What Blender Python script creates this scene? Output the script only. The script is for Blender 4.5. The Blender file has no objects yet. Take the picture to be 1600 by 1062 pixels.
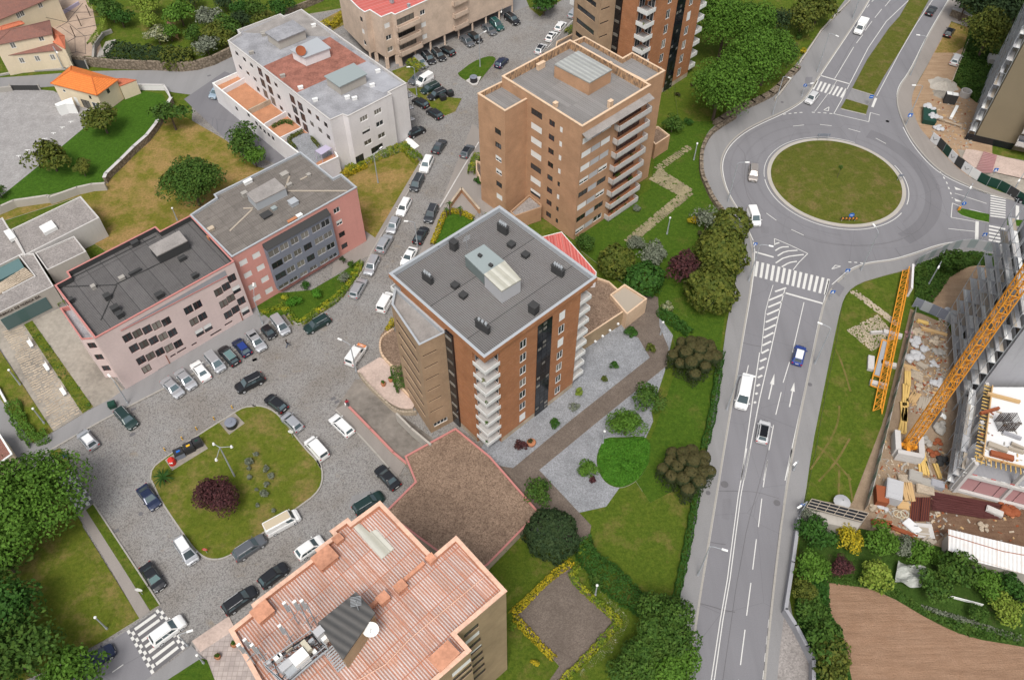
import bpy,bmesh,math,random
import numpy as np
from mathutils import Vector,Matrix
from mathutils.geometry import tessellate_polygon
R_ = math.radians
# ------------------------------------------------------------------ camera, world, sun, exposure
scene = bpy.context.scene
COL = scene.collection
CAM_H,FOC,PITCH = 105.0,1303.0,R_(50.9)
cam_d = bpy.data.cameras.new('camera'); cam = bpy.data.objects.new('camera',cam_d); COL.objects.link(cam)
cam.location = (0,0,CAM_H); cam.rotation_euler = (R_(90) - PITCH,0,0)
cam_d.sensor_width = 36; cam_d.lens = FOC / 1600 * 36; cam_d.clip_start = .5; cam_d.clip_end = 3000
scene.camera = cam
world = bpy.data.worlds.new('World'); scene.world = world; world.use_nodes = True
wn = world.node_tree
sky = wn.nodes.new('ShaderNodeTexSky'); sky.sky_type = 'NISHITA'; sky.sun_disc = False
SUN_EL,SUN_AZ = 60,188          # degrees; azimuth of the sun, clockwise from +Y
sky.sun_elevation = R_(SUN_EL); sky.sun_rotation = R_(SUN_AZ); sky.air_density = 1.0; sky.dust_density = 4.0; sky.ozone_density = .6
wn.nodes['Background'].inputs[1].default_value = .125
hs = wn.nodes.new('ShaderNodeHueSaturation'); hs.inputs['Saturation'].default_value = .35     # overcast: the clouds take the blue out of the sky
wn.links.new(sky.outputs[0],hs.inputs['Color']); wn.links.new(hs.outputs[0],wn.nodes['Background'].inputs[0])
sd = bpy.data.lights.new('sun','SUN'); sd.energy = 1.9; sd.angle = R_(20); sd.color = (1,.965,.91)
so = bpy.data.objects.new('sun',sd); COL.objects.link(so)
_s = Vector((math.sin(R_(SUN_AZ)) * math.cos(R_(SUN_EL)),math.cos(R_(SUN_AZ)) * math.cos(R_(SUN_EL)),math.sin(R_(SUN_EL))))
so.rotation_euler = _s.to_track_quat('Z','Y').to_euler(); so.location = (0,60,150)
scene.render.engine = 'CYCLES'
scene.view_settings.view_transform = 'Standard'; scene.view_settings.look = 'None'
scene.view_settings.exposure = 0.34; scene.view_settings.gamma = 1
random.seed(7); RNG = np.random.default_rng(7)
# ------------------------------------------------------------------ from photo measurements to places on the ground
_sp,_cp = math.sin(PITCH),math.cos(PITCH)
CR = dict(A=(0,0,3.9325),B=(340,0,3.9325),C=(700,0,3.9325),D=(1060,0,5.589),E=(1300,0,5.31),F=(0,230,3.9325),G=(360,230,3.9325),
          H=(700,230,3.9325),I=(1060,180,3.9325),J=(1300,180,3.933),K=(0,480,3.9325),L=(360,480,3.9325),M=(700,480,3.9325),
          N=(1000,430,3.318),O=(1260,400,4.247),P=(1230,630,4.324),Q=(0,700,2.9325),R=(200,700,3.9325),S=(340,780,3.767),
          T=(560,780,3.767),U=(760,740,3.2975),V=(1040,700,2.933),W=(1240,760,3.517),X=(600,320,2.654),Y=(240,470,6.639),
          AA=(560,200,7.865),BB=(560,0,7.865),CC=(740,0,7.865),DD=(1430,170,6.635),EE=(380,270,6.636),FF=(130,430,5.589),
          GG=(480,120,7.08),HH=(340,20,7.585),II=(360,130,7.585),JJ=(1380,640,6.636),KK=(1400,340,4.085),LL=(1400,0,4.085),
          MM=(380,900,6.555),NN=(0,0,7.865),Z=(0,0,1))
def px(k,x,y): ox,oy,s = CR[k]; return (ox + x / s,oy + y / s)
def ray(x,y):
 x = x - 800; y = 531 - y
 return Vector((x,FOC * _cp + y * _sp,-FOC * _sp + y * _cp))
def g(k,x,y,z=0.0):
 d = ray(*px(k,x,y)); t = (CAM_H - z) / -d.z
 return Vector((d.x * t,d.y * t))
def gs(k,pts,z=0.0): return [g(k,x,y,z) for x,y in pts]
def mpp(v,z=0):            # metres covered by one photo pixel at a place
 return math.sqrt(v[0] ** 2 + v[1] ** 2 + (CAM_H - z) ** 2) / FOC
def onwall(a,b,k,x,y):  # where a sight line meets the wall through a and b: distance along it, height
 d = ray(*px(k,x,y)); e = (b - a).normalized(); n = Vector((e.y,-e.x))
 t = (n.dot(a)) / (n.x * d.x + n.y * d.y)
 p = Vector((d.x * t,d.y * t)); return (p - a).dot(e),CAM_H + d.z * t
# ------------------------------------------------------------------ mesh builder
class MB:
 def __init__(s): s.v = []; s.f = []; s.m = []; s.uv = []
 def face(s,pts,m=0,uv=None):
  i = len(s.v); s.v += [tuple(p) if len(p) == 3 else (p[0],p[1],0) for p in pts]
  s.f.append(tuple(range(i,i + len(pts)))); s.m.append(m); s.uv.append(uv)
 def flat(s,pts,z,m=0,e=None,up=True):      # a horizontal polygon, any outline
  P3 = [Vector((p[0],p[1],0)) for p in pts]
  if e is None: e = Vector((1,0))
  n = Vector((-e.y,e.x)); o = Vector(pts[0][:2])
  i = len(s.v); s.v += [(p[0],p[1],z) for p in pts]
  for t in tessellate_polygon([P3]):
   a,b,c = (P3[j] for j in t)
   if ((b - a).cross(c - a)).z * (1 if up else -1) < 0: t = (t[0],t[2],t[1])
   s.f.append(tuple(i + j for j in t)); s.m.append(m)
   s.uv.append([((Vector(pts[j][:2]) - o).dot(e),(Vector(pts[j][:2]) - o).dot(n)) for j in t])
 def prism(s,pts,z0,z1,m=0,mt=None,bottom=False):
  pts = ccw(pts); n = len(pts)
  for i in range(n):
   a,b = pts[i],pts[(i + 1) % n]; L = (Vector(b[:2]) - Vector(a[:2])).length
   s.face([(a[0],a[1],z0),(b[0],b[1],z0),(b[0],b[1],z1),(a[0],a[1],z1)],m,[(0,z0),(L,z0),(L,z1),(0,z1)])
  s.flat(pts,z1,m if mt is None else mt)
  if bottom: s.flat(pts,z0,m,up=False)
 def box(s,c,d,rz=0,m=0,tilt=None):
  X,Y,Z = d[0] / 2,d[1] / 2,d[2] / 2
  Mx = Matrix.Rotation(rz,3,'Z')
  if tilt is not None: Mx = Mx @ tilt
  P = [Vector(c) + Mx @ Vector((x,y,z)) for x in (-X,X) for y in (-Y,Y) for z in (-Z,Z)]
  for q in ((0,4,5,1),(4,6,7,5),(6,2,3,7),(2,0,1,3),(1,5,7,3),(0,2,6,4)):
   s.face([P[j] for j in q],m,[(0,0),(1,0),(1,1),(0,1)])
 def tube(s,p,q,r,r2=None,n=6,m=0,cap=True):
  p,q = Vector(p),Vector(q); d = (q - p)
  if d.length < 1e-6: return
  r2 = r if r2 is None else r2; d.normalize()
  u = d.orthogonal().normalized(); w = d.cross(u)
  A = [p + (u * math.cos(2 * math.pi * i / n) + w * math.sin(2 * math.pi * i / n)) * r for i in range(n)]
  Bq = [q + (u * math.cos(2 * math.pi * i / n) + w * math.sin(2 * math.pi * i / n)) * r2 for i in range(n)]
  for i in range(n): s.face([A[i],A[(i + 1) % n],Bq[(i + 1) % n],Bq[i]],m)
  if cap: s.face(A[::-1],m); s.face(Bq,m)
 def path(s,pts,r,n=6,m=0):
  for a,b in zip(pts,pts[1:]): s.tube(a,b,r,n=n,m=m)
 def bar(s,p,q,w,h,m=0):        # square bar between two points
  p,q = Vector(p),Vector(q); d = q - p; L = d.length
  if L < 1e-6: return
  d.normalize(); up = Vector((0,0,1)) if abs(d.z) < .95 else Vector((1,0,0))
  a = d.cross(up).normalized() * w / 2; b = a.cross(d).normalized() * h / 2
  A = [p - a - b,p + a - b,p + a + b,p - a + b]; B = [x + d * L for x in A]
  for i in range(4): s.face([A[i],A[(i + 1) % 4],B[(i + 1) % 4],B[i]],m)
  s.face(A[::-1],m); s.face(B,m)
 def wall(s,a,b,z0,z1,holes=(),m=0,depth=.2,mr=None):    # wall face with real openings and reveals
  a = Vector(a[:2]); b = Vector(b[:2]); e = b - a; L = e.length; e.normalize(); n = Vector((e.y,-e.x)); mr = m if mr is None else mr
  def P(u,z,d=0): q = a + e * u - n * d; return (q.x,q.y,z)
  H = [(max(.02,u0),min(L - .02,u1),max(z0 + .01,w0),min(z1 - .01,w1)) for u0,u1,w0,w1 in holes]
  H = [h for h in H if h[1] > h[0] + .05 and h[3] > h[2] + .05]
  def uniq(v):
   v = sorted(v); o = [v[0]]
   for x in v[1:]:
    if x - o[-1] > 1e-4: o.append(x)
   return o
  U = uniq([0,L] + [h[0] for h in H] + [h[1] for h in H]); Z = uniq([z0,z1] + [h[2] for h in H] + [h[3] for h in H])
  for j in range(len(Z) - 1):
   zc = (Z[j] + Z[j + 1]) / 2; i = 0
   while i < len(U) - 1:
    if any(h[0] < (U[i] + U[i + 1]) / 2 < h[1] and h[2] < zc < h[3] for h in H): i += 1; continue
    k = i
    while k + 1 < len(U) - 1 and not any(h[0] < (U[k + 1] + U[k + 2]) / 2 < h[1] and h[2] < zc < h[3] for h in H): k += 1
    u0,u1 = U[i],U[k + 1]
    s.face([P(u0,Z[j]),P(u1,Z[j]),P(u1,Z[j + 1]),P(u0,Z[j + 1])],m,[(u0,Z[j]),(u1,Z[j]),(u1,Z[j + 1]),(u0,Z[j + 1])])
    i = k + 1
  for u0,u1,w0,w1 in H:
   for q,r in (((u0,w0),(u1,w0)),((u1,w0),(u1,w1)),((u1,w1),(u0,w1)),((u0,w1),(u0,w0))):
    s.face([P(*q),P(*r),P(*r,depth),P(*q,depth)],mr,[(0,0),(1,0),(1,depth),(0,depth)])
  return H
 def parapet(s,pts,zi,zt,th,m=0,mc=None,cap=0.0):   # wall ring standing on a flat roof, with coping
  pts = ccw(pts); inn = offset(pts,th); n = len(pts); mc = m if mc is None else mc
  for i in range(n):
   j = (i + 1) % n
   s.face([(*pts[i],zt),(*pts[j],zt),(*inn[j],zt),(*inn[i],zt)],mc)
   L = (inn[j] - inn[i]).length
   s.face([(*inn[j],zi),(*inn[i],zi),(*inn[i],zt),(*inn[j],zt)],m,[(0,zi),(L,zi),(L,zt),(0,zt)])
  if cap:
   o = offset(pts,-cap)
   for i in range(n):
    j = (i + 1) % n
    s.face([(*o[i],zt + .03),(*o[j],zt + .03),(*inn[j],zt + .03),(*inn[i],zt + .03)],mc)
    s.face([(*o[i],zt - .12),(*o[j],zt - .12),(*o[j],zt + .03),(*o[i],zt + .03)],mc)
    s.face([(*inn[i],zt + .03),(*inn[j],zt + .03),(*inn[j],zt - .02),(*inn[i],zt - .02)][::-1],mc)
    s.face([(*o[j],zt - .12),(*o[i],zt - .12),(*pts[i],zt - .12),(*pts[j],zt - .12)],mc)
  return inn
 def mesh(s,name,mats,off=(0,0,0),smooth=False):
  me = bpy.data.meshes.new(name)
  ox,oy,oz = off
  me.from_pydata([(x - ox,y - oy,z - oz) for x,y,z in s.v],[],s.f)
  if not isinstance(mats,(list,tuple)): mats = [mats]
  for mm in mats: me.materials.append(mm)
  if len(mats) > 1: me.polygons.foreach_set('material_index',s.m)
  if any(u is not None for u in s.uv):
   l = me.uv_layers.new(name='UVMap'); fl = []
   for f,u in zip(s.f,s.uv):
    if u is None:
     for _ in f: fl += [0,0]
    else:
     for q in u: fl += [q[0],q[1]]
   l.data.foreach_set('uv',fl)
  if smooth: me.polygons.foreach_set('use_smooth',[True] * len(me.polygons))
  me.update(); return me
 def build(s,name,mats,parent=None,kind=None,smooth=False):
  off = tuple(parent['_o']) if parent is not None and '_o' in parent else (0,0,0)
  if parent is not None and '_r' in parent: pass
  return link(name,s.mesh(name,mats,off,smooth),parent,kind)
def ccw(pts):
 pts = [Vector(p[:2]) for p in pts]
 ar = sum(pts[i].x * pts[(i + 1) % len(pts)].y - pts[(i + 1) % len(pts)].x * pts[i].y for i in range(len(pts)))
 return pts if ar > 0 else pts[::-1]
def offset(pts,d):     # inwards for a ccw outline
 n = len(pts); out = []
 for i in range(n):
  a,b,c = pts[i - 1],pts[i],pts[(i + 1) % n]
  e1 = (b - a).normalized(); e2 = (c - b).normalized(); n1 = Vector((-e1.y,e1.x)); n2 = Vector((-e2.y,e2.x))
  k = 1 + n1.dot(n2); out.append(b + (n1 + n2) * (d / max(k,.25)))
 return out
def link(name,me,parent=None,kind=None):
 o = bpy.data.objects.new(name,me); COL.objects.link(o)
 if parent is not None: o.parent = parent
 if kind: o['kind'] = kind
 return o
def thing(name,label,cat,loc,rz=0,group=None):
 o = bpy.data.objects.new(name,None); COL.objects.link(o); o.empty_display_size = .5
 o.location = (loc[0],loc[1],loc[2] if len(loc) > 2 else 0); o.rotation_euler = (0,0,rz)
 o['label'] = label; o['category'] = cat
 if group: o['group'] = group
 if rz == 0: o['_o'] = tuple(o.location)
 return o
def tag(o,label,cat,group=None,kind=None):
 o['label'] = label; o['category'] = cat
 if group: o['group'] = group
 if kind: o['kind'] = kind
 return o
def place(o,parent,w,rz=0):      # put a part at a world place under a thing that is not rotated
 ol = parent['_o'] if '_o' in parent else (0,0,0)
 o.location = (w[0] - ol[0],w[1] - ol[1],w[2] - ol[2]); o.rotation_euler = (0,0,rz); return o
def kids(o): return [c for c in bpy.data.objects if c.parent == o]
def copy_tree(o,loc,rz,label,tree=None):
 ch = {}
 for c in bpy.data.objects:
  if c.parent is not None: ch.setdefault(c.parent.name,[]).append(c)
 def rec(q,par):
  c = q.copy(); COL.objects.link(c); c.parent = par
  for k in ch.get(q.name,[]): rec(k,c)
  return c
 r = rec(o,None); r.location = loc; r.rotation_euler = (0,0,rz); r['label'] = label; return r
# ------------------------------------------------------------------ materials
class NT:
 def __init__(s,name,rough=.85,spec=.25,metal=0):
  s.mat = bpy.data.materials.new(name); s.mat.use_nodes = True; s.nt = s.mat.node_tree; s.b = s.nt.nodes['Principled BSDF']
  s.b.inputs['Roughness'].default_value = rough; s.b.inputs['Specular IOR Level'].default_value = spec; s.b.inputs['Metallic'].default_value = metal
  s._pos = None; s._uv = None; s._obj = None
 def n(s,t,**k):
  x = s.nt.nodes.new('ShaderNode' + t)
  for a,v in k.items():
   if a in x.inputs.keys(): s.set(x.inputs[a],v)
   else: setattr(x,a,v)
  return x
 def set(s,inp,v):
  if hasattr(v,'is_output') or isinstance(v,bpy.types.NodeSocket): s.nt.links.new(v,inp)
  elif isinstance(v,(tuple,list)) and len(v) == 3 and inp.type == 'RGBA': inp.default_value = (*v,1)
  else: inp.default_value = v
 @property
 def pos(s):
  if s._pos is None: s._pos = s.n('NewGeometry').outputs['Position']
  return s._pos
 @property
 def uv(s):
  if s._uv is None: s._uv = s.n('TexCoord').outputs['UV']
  return s._uv
 def noise(s,scale,detail=3,rough=.55,co=None,dist=0):
  x = s.n('TexNoise',Scale=scale,Detail=detail,Roughness=rough,Distortion=dist); s.set(x.inputs['Vector'],co or s.pos); return x.outputs['Fac']
 def ramp(s,f,stops):
  x = s.n('ValToRGB'); s.set(x.inputs[0],f); r = x.color_ramp
  while len(r.elements) < len(stops): r.elements.new(.5)
  for e,(p,c) in zip(r.elements,stops): e.position = p; e.color = (*c,1) if isinstance(c,(tuple,list)) else (c,c,c,1)
  return x.outputs[0]
 def mix(s,f,a,b,mode='MIX'):
  x = s.n('Mix',data_type='RGBA',blend_type=mode)
  s.set(x.inputs[0],f); s.set(x.inputs[6],a); s.set(x.inputs[7],b); return x.outputs[2]
 def math(s,op,a,b=0.0,clamp=False):
  x = s.n('Math',operation=op,use_clamp=clamp); s.set(x.inputs[0],a); s.set(x.inputs[1],b); return x.outputs[0]
 def mapr(s,v,a,b,c,d):
  x = s.n('MapRange'); s.set(x.inputs[0],v)
  for i,q in enumerate((a,b,c,d)): x.inputs[1 + i].default_value = q
  return x.outputs[0]
 def vmap(s,v,scale=(1,1,1),rot=(0,0,0)):
  x = s.n('Mapping'); s.set(x.inputs[0],v); x.inputs['Scale'].default_value = scale; x.inputs['Rotation'].default_value = rot; return x.outputs[0]
 def col(s,c): s.set(s.b.inputs['Base Color'],c); return s
 def bump(s,h,strength=.4,dist=.05):
  x = s.n('Bump',Strength=strength,Distance=dist); s.set(x.inputs['Height'],h); s.nt.links.new(x.outputs[0],s.b.inputs['Normal']); return s
def vary(N,base,amt=.25,big=.15,fine=4.0,coarse=.25,co=None):
 f = N.noise(fine,5,.65,co); c = N.noise(coarse,3,.5,co)
 v = N.math('ADD',N.mapr(f,.25,.75,1 - amt,1 + amt),N.mapr(c,.3,.7,-big,big))
 cc = N.n('CombineColor'); [N.set(cc.inputs[i],v) for i in range(3)]
 return N.mix(1.0,base,cc.outputs[0],'MULTIPLY')
def simple(name,c,rough=.8,amt=.12,big=.1,fine=3,coarse=.3,spec=.25,metal=0,bump=0):
 N = NT(name,rough,spec,metal); N.col(vary(N,c,amt,big,fine,coarse))
 if bump: N.bump(N.noise(fine * 2,3),bump)
 return N.mat
MAT = {}
def S(name,*a,**k):
 if name not in MAT: MAT[name] = simple(name,*a,**k)
 return MAT[name]
# cobbled granite setts
N = NT('cobble',.9,.15)
vo = N.n('TexVoronoi',Scale=5.5); N.set(vo.inputs['Vector'],N.pos)
c1 = N.ramp(N.noise(.12,4,.6),[(.32,(.222,.202,.182)),(.5,(.262,.248,.235)),(.72,(.28,.275,.268))])
c1 = N.mix(N.mapr(N.noise(1.2,5,.8),.42,.72,0,.4),c1,(.16,.15,.14))
c2 = N.mix(1,c1,N.ramp(vo.outputs['Distance'],[(0,1.12),(.45,.95),(.8,.45)]),'MULTIPLY')
c2 = N.mix(.32,c2,N.mix(1,c1,N.ramp(N.noise(9,2,.8),[(.25,.35),(.5,1.0),(.75,1.75)]),'MULTIPLY'))
c2 = N.mix(N.mapr(N.noise(.35,5,.7),.60,.72,0,.55),c2,(.24,.19,.13))
N.col(c2).bump(vo.outputs['Distance'],.5,.03); MAT['cobble'] = N.mat
# asphalt
def asphalt(name,base,patch=.1):
 N = NT(name,.85,.2)
 c = vary(N,base,.10,.07,7,.08)
 st = N.noise(.5,4,.6,N.vmap(N.pos,(1.2,.08,1),(0,0,R_(-6))))
 c = N.mix(N.mapr(st,.45,.75,0,.35),c,tuple(x * .62 for x in base))
 c = N.mix(N.mapr(N.noise(14,2,.8),.3,.7,0,.25),c,tuple(x * 1.4 for x in base))
 cr = N.n('TexVoronoi',Scale=.10,feature='DISTANCE_TO_EDGE'); N.set(cr.inputs['Vector'],N.mix(.12,N.pos,N.n('TexNoise',Scale=.35,Detail=5).outputs['Color'],'ADD'))
 c = N.mix(N.mapr(cr.outputs['Distance'],0,.004,patch * 4.5,0),c,tuple(x * .45 for x in base))
 N.col(c).bump(N.noise(30,2),.15,.02); return N.mat
MAT['asphalt'] = asphalt('asphalt',(.188,.184,.195)); MAT['asphalt_dark'] = asphalt('asphalt_dark',(.13,.125,.13)); MAT['asphalt_worn'] = asphalt('asphalt_worn',(.158,.154,.164))
MAT['pavement'] = asphalt('pavement',(.225,.22,.22),.02); MAT['pavement_warm'] = asphalt('pavement_warm',(.25,.225,.205),.03)
def grass(name,g1,g2,dry,amt,scale=.18):
 N = NT(name,.95,.1)
 c = N.mix(N.ramp(N.noise(1.3,5,.7),[(.3,0),(.7,1)]),g1,g2)
 c = N.mix(N.mapr(N.noise(scale,8,.74),.64 - amt * .3,.80 - amt * .3,0,.9),c,dry)
 c = N.mix(N.mapr(N.noise(2.4,5,.85),.42,.66,0,.55),c,tuple(x * .5 for x in g1))
 c = N.mix(N.mapr(N.noise(4.5,4,.85),.54,.72,0,.5),c,tuple(x * 1.7 for x in g2))
 N.col(c).bump(N.noise(12,4,.8),.8,.15); return N.mat
MAT['grass_dry'] = grass('grass_dry',(.085,.125,.012),(.15,.165,.022),(.27,.19,.075),.52)
MAT['grass_mid'] = grass('grass_mid',(.060,.105,.010),(.115,.15,.018),(.20,.16,.05),.42,.25)
MAT['grass_green'] = grass('grass_green',(.042,.095,.009),(.085,.14,.014),(.13,.13,.03),.3,.2)
MAT['grass_lush'] = grass('grass_lush',(.040,.098,.009),(.068,.145,.014),(.06,.11,.02),.2,.3)
MAT['grass_yellow'] = grass('grass_yellow',(.12,.135,.016),(.20,.175,.03),(.36,.225,.095),.72)
MAT['median'] = grass('median',(.080,.105,.014),(.13,.13,.024),(.20,.145,.06),.5,.35)
MAT['weeds'] = grass('weeds',(.035,.075,.012),(.06,.11,.02),(.12,.10,.05),.3,.5)
def gravel(name,a,b,sc=7):
 N = NT(name,.95,.1)
 vo = N.n('TexVoronoi',Scale=sc); N.set(vo.inputs['Vector'],N.pos)
 sep = N.n('SeparateColor'); N.set(sep.inputs[0],vo.outputs['Color'])
 c = N.mix(sep.outputs[0],a,b); c = N.mix(N.mapr(N.noise(.4,5,.6),.35,.7,0,.45),c,tuple(x * .62 for x in a))
 N.col(c).bump(vo.outputs['Distance'],.6,.04); return N.mat
MAT['gravel_brown'] = gravel('gravel_brown',(.14,.095,.068),(.33,.235,.17)); MAT['gravel_blue'] = gravel('gravel_blue',(.19,.195,.205),(.34,.35,.37),9)
MAT['gravel_roof'] = gravel('gravel_roof',(.22,.20,.19),(.36,.33,.31),6); MAT['path_brown'] = gravel('path_brown',(.125,.10,.082),(.19,.155,.13),8)
MAT['gravel_yard'] = gravel('gravel_yard',(.27,.255,.25),(.36,.35,.34),5)
# soil
def soil(name,a,b,furrow=0,rot=0):
 N = NT(name,.95,.1)
 f = N.noise(.5,6,.7); c = N.mix(N.ramp(f,[(.3,0),(.7,1)]),a,b); h = N.noise(5,4,.7)
 c = N.mix(N.mapr(h,.4,.8,0,.5),c,tuple(x * .6 for x in a))
 if furrow:
  bend = N.mix(1,N.pos,N.vmap(N.n('TexNoise',Scale=.07,Detail=2).outputs['Color'],(14,14,0)),'ADD'); w = N.n('TexNoise',Scale=1.0,Detail=6,Roughness=.75); N.set(w.inputs['Vector'],N.vmap(bend,(.12,1.7,1),(0,0,rot)))
  c = N.mix(N.mapr(w.outputs['Fac'],.42,.66,0,furrow),c,tuple(x * .62 for x in a)); h = N.math('ADD',h,w.outputs['Fac'])
 N.col(c).bump(h,.7,.2); return N.mat
MAT['soil_field'] = soil('soil_field',(.29,.175,.11),(.35,.225,.15),.55,R_(-32)); MAT['soil_sand'] = soil('soil_sand',(.36,.24,.15),(.45,.32,.21),.55,R_(30))
MAT['soil_site'] = soil('soil_site',(.25,.18,.12),(.36,.27,.19)); MAT['soil_dark'] = soil('soil_dark',(.15,.085,.055),(.24,.155,.10),.45,R_(75)); MAT['sand_pile'] = soil('sand_pile',(.42,.38,.33),(.52,.48,.42))
MAT['concrete_yard'] = simple('concrete_yard',(.29,.26,.22),.9,.22,.32,1.5,.12); MAT['stone_dull'] = simple('stone_dull',(.25,.215,.13),.9,.35,.25,5,.5); MAT['stone_pale'] = simple('stone_pale',(.40,.33,.25),.9,.3,.2,6,.5)
# brick
def brick(name,a,b,mortar,sx=.24,sy=.08,k=.6):
 N = NT(name,.85,.15)
 t = N.n('TexBrick',Scale=1.0); t.inputs['Brick Width'].default_value = sx; t.inputs['Row Height'].default_value = sy; t.inputs['Mortar Size'].default_value = .010
 N.set(t.inputs['Color1'],a); N.set(t.inputs['Color2'],b); N.set(t.inputs['Mortar'],mortar); N.set(t.inputs['Vector'],N.uv)
 c = N.mix(1,t.outputs['Color'],N.ramp(N.noise(.35,5,.6),[(.25,.78),(.75,1.18)]),'MULTIPLY')
 blk = N.noise(2.6,3,.7,N.vmap(N.uv,(.35,1.6,1)))
 c = N.mix(N.mapr(blk,.40,.7,0,k),c,tuple(x * .62 for x in a))
 drip = N.noise(1.2,4,.6,N.vmap(N.uv,(1.6,.12,1)))
 c = N.mix(N.mapr(drip,.55,.8,0,.12 + k * .35),c,tuple(x * .6 for x in a))
 N.col(c).bump(t.outputs['Fac'],-.3,.01); return N.mat
MAT['brick_orange'] = brick('brick_orange',(.47,.205,.088),(.37,.135,.058),(.30,.20,.14)); MAT['brick_tan'] = brick('brick_tan',(.40,.28,.18),(.36,.245,.155),(.34,.26,.19),.22,.3,.12)
MAT['brick_salmon'] = brick('brick_salmon',(.50,.295,.175),(.45,.25,.145),(.38,.25,.16),.22,.075,.25); MAT['tile_beige'] = brick('tile_beige',(.62,.49,.39),(.57,.445,.35),(.47,.38,.30),.3,.3,.1)
MAT['render_tan'] = brick('render_tan',(.36,.27,.17),(.34,.25,.155),(.32,.24,.15),.3,.3,.12)
def stucco(name,c,dirt=(.2,.2,.2),amt=.3):
 N = NT(name,.9,.15)
 x = vary(N,c,.05,.06,3,.2)
 drip = N.noise(1.0,5,.65,N.vmap(N.uv,(1.4,.10,1)))
 x = N.mix(N.mapr(drip,.52,.8,0,amt),x,tuple(p * q * 3 for p,q in zip(c,dirt)))
 sp = N.noise(2.2,5,.7); x = N.mix(N.mapr(sp,.6,.8,0,amt * .7),x,tuple(p * .55 for p in c))
 N.col(x); return N.mat
MAT['white_wall'] = stucco('white_wall',(.68,.66,.66)); MAT['cream_wall'] = stucco('cream_wall',(.66,.56,.41)); MAT['pink_wall'] = stucco('pink_wall',(.60,.29,.25),amt=.2)
MAT['rose_wall'] = stucco('rose_wall',(.62,.50,.475),amt=.2); MAT['grey_bay'] = stucco('grey_bay',(.20,.215,.26),amt=.2); MAT['concrete'] = stucco('concrete',(.40,.37,.33),amt=.5)
MAT['concrete_pale'] = stucco('concrete_pale',(.50,.48,.46),amt=.5); MAT['olive_wall'] = simple('olive_wall',(.215,.175,.115),.9,.06,.08,8,.15); MAT['concrete_grey'] = stucco('concrete_grey',(.31,.31,.33),amt=.5)
MAT['salmon_light'] = simple('salmon_light',(.62,.45,.31),.85,.1,.1); MAT['terra_paint'] = simple('terra_paint',(.50,.24,.15),.8,.25,.2,2.5,.5)
MAT['coping_coral'] = simple('coping_coral',(.66,.42,.31),.8,.18,.1,3,.5); MAT['concrete_ramp'] = simple('concrete_ramp',(.18,.16,.14),.9,.25,.4,1.2,.15); MAT['parapet_stain'] = None
N = NT('parapet_stain',.9,.1); d = N.noise(1.5,5,.7,N.vmap(N.uv,(2.0,.5,1))); N.col(N.mix(N.mapr(d,.42,.6,0,.9),(.52,.32,.18),(.13,.10,.08))); MAT['parapet_stain'] = N.mat
# corrugated sheets laid along uv.x
def corrugated(name,a,b,pitch=.18,sheet=(1.1,2.6),stain=(.12,.1,.09),st=.4,lines=.5,line_c=None):
 N = NT(name,.85,.2)
 sx = N.n('SeparateXYZ'); N.set(sx.inputs[0],N.uv)
 w = N.math('SINE',N.math('MULTIPLY',sx.outputs[0],2 * math.pi / pitch)); f = N.mapr(w,-1,1,0,1)
 c = N.mix(f,a,b)
 c = N.mix(N.mapr(N.noise(.5,6,.7,N.uv),.45,.75,0,st),c,stain)
 c = N.mix(N.mapr(N.noise(3.0,4,.7,N.vmap(N.uv,(1.6,.35,1))),.5,.8,0,st),c,stain)
 t = N.n('TexBrick',Scale=1.0,offset=0.0); t.inputs['Brick Width'].default_value = sheet[0]; t.inputs['Row Height'].default_value = sheet[1]; t.inputs['Mortar Size'].default_value = .05
 t.inputs['Color1'].default_value = (1.08,1.08,1.08,1); t.inputs['Color2'].default_value = (.88,.88,.88,1); t.inputs['Mortar'].default_value = (1,1,1,1); N.set(t.inputs['Vector'],N.uv)
 c = N.mix(1,c,t.outputs['Color'],'MULTIPLY')
 c = N.mix(N.math('MULTIPLY',t.outputs['Fac'],lines),c,line_c or stain)
 N.col(c).bump(f,.8,.06); return N.mat
MAT['roof_dark'] = corrugated('roof_dark',(.105,.10,.098),(.215,.205,.20),.30,(40,7.5),st=.30,lines=.9,line_c=(.03,.03,.03))
MAT['roof_grey'] = corrugated('roof_grey',(.14,.125,.11),(.23,.205,.185),.30,(1.1,3),(.09,.08,.07),.5)
MAT['roof_coral'] = corrugated('roof_coral',(.36,.17,.11),(.60,.53,.51),.30,(1.25,3.1),(.46,.215,.13),.85,.8,(.42,.16,.09))
MAT['roof_red'] = corrugated('roof_red',(.42,.085,.075),(.55,.15,.13),.5,(1.1,40),(.5,.2,.16),.25,.5,(.55,.35,.32)); MAT['roof_white'] = corrugated('roof_white',(.55,.55,.54),(.72,.72,.71),.5,(3,20),(.45,.30,.2),.3)
MAT['roof_black'] = corrugated('roof_black',(.06,.06,.06),(.115,.11,.105),.8,(9,9),(.09,.085,.08),.5)
MAT['tiles_old'] = corrugated('tiles_old',(.20,.09,.065),(.36,.165,.125),.22,(.22,.4),(.12,.085,.08),.55,.35)
MAT['tiles_red'] = corrugated('tiles_red',(.50,.14,.07),(.62,.21,.11),.24,(.24,.4),(.35,.12,.08),.3,.4)
MAT['tiles_orange'] = corrugated('tiles_orange',(.72,.19,.035),(.85,.29,.07),.26,(.26,.42),(.45,.12,.04),.12,.8)
MAT['felt_grey'] = simple('felt_grey',(.27,.27,.285),.9,.25,.22,3.5,.4); MAT['felt_pale'] = simple('felt_pale',(.33,.335,.36),.9,.1,.1,3,.4); MAT['felt_brown'] = simple('felt_brown',(.27,.115,.085),.9,.35,.25,3,.5)
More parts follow.
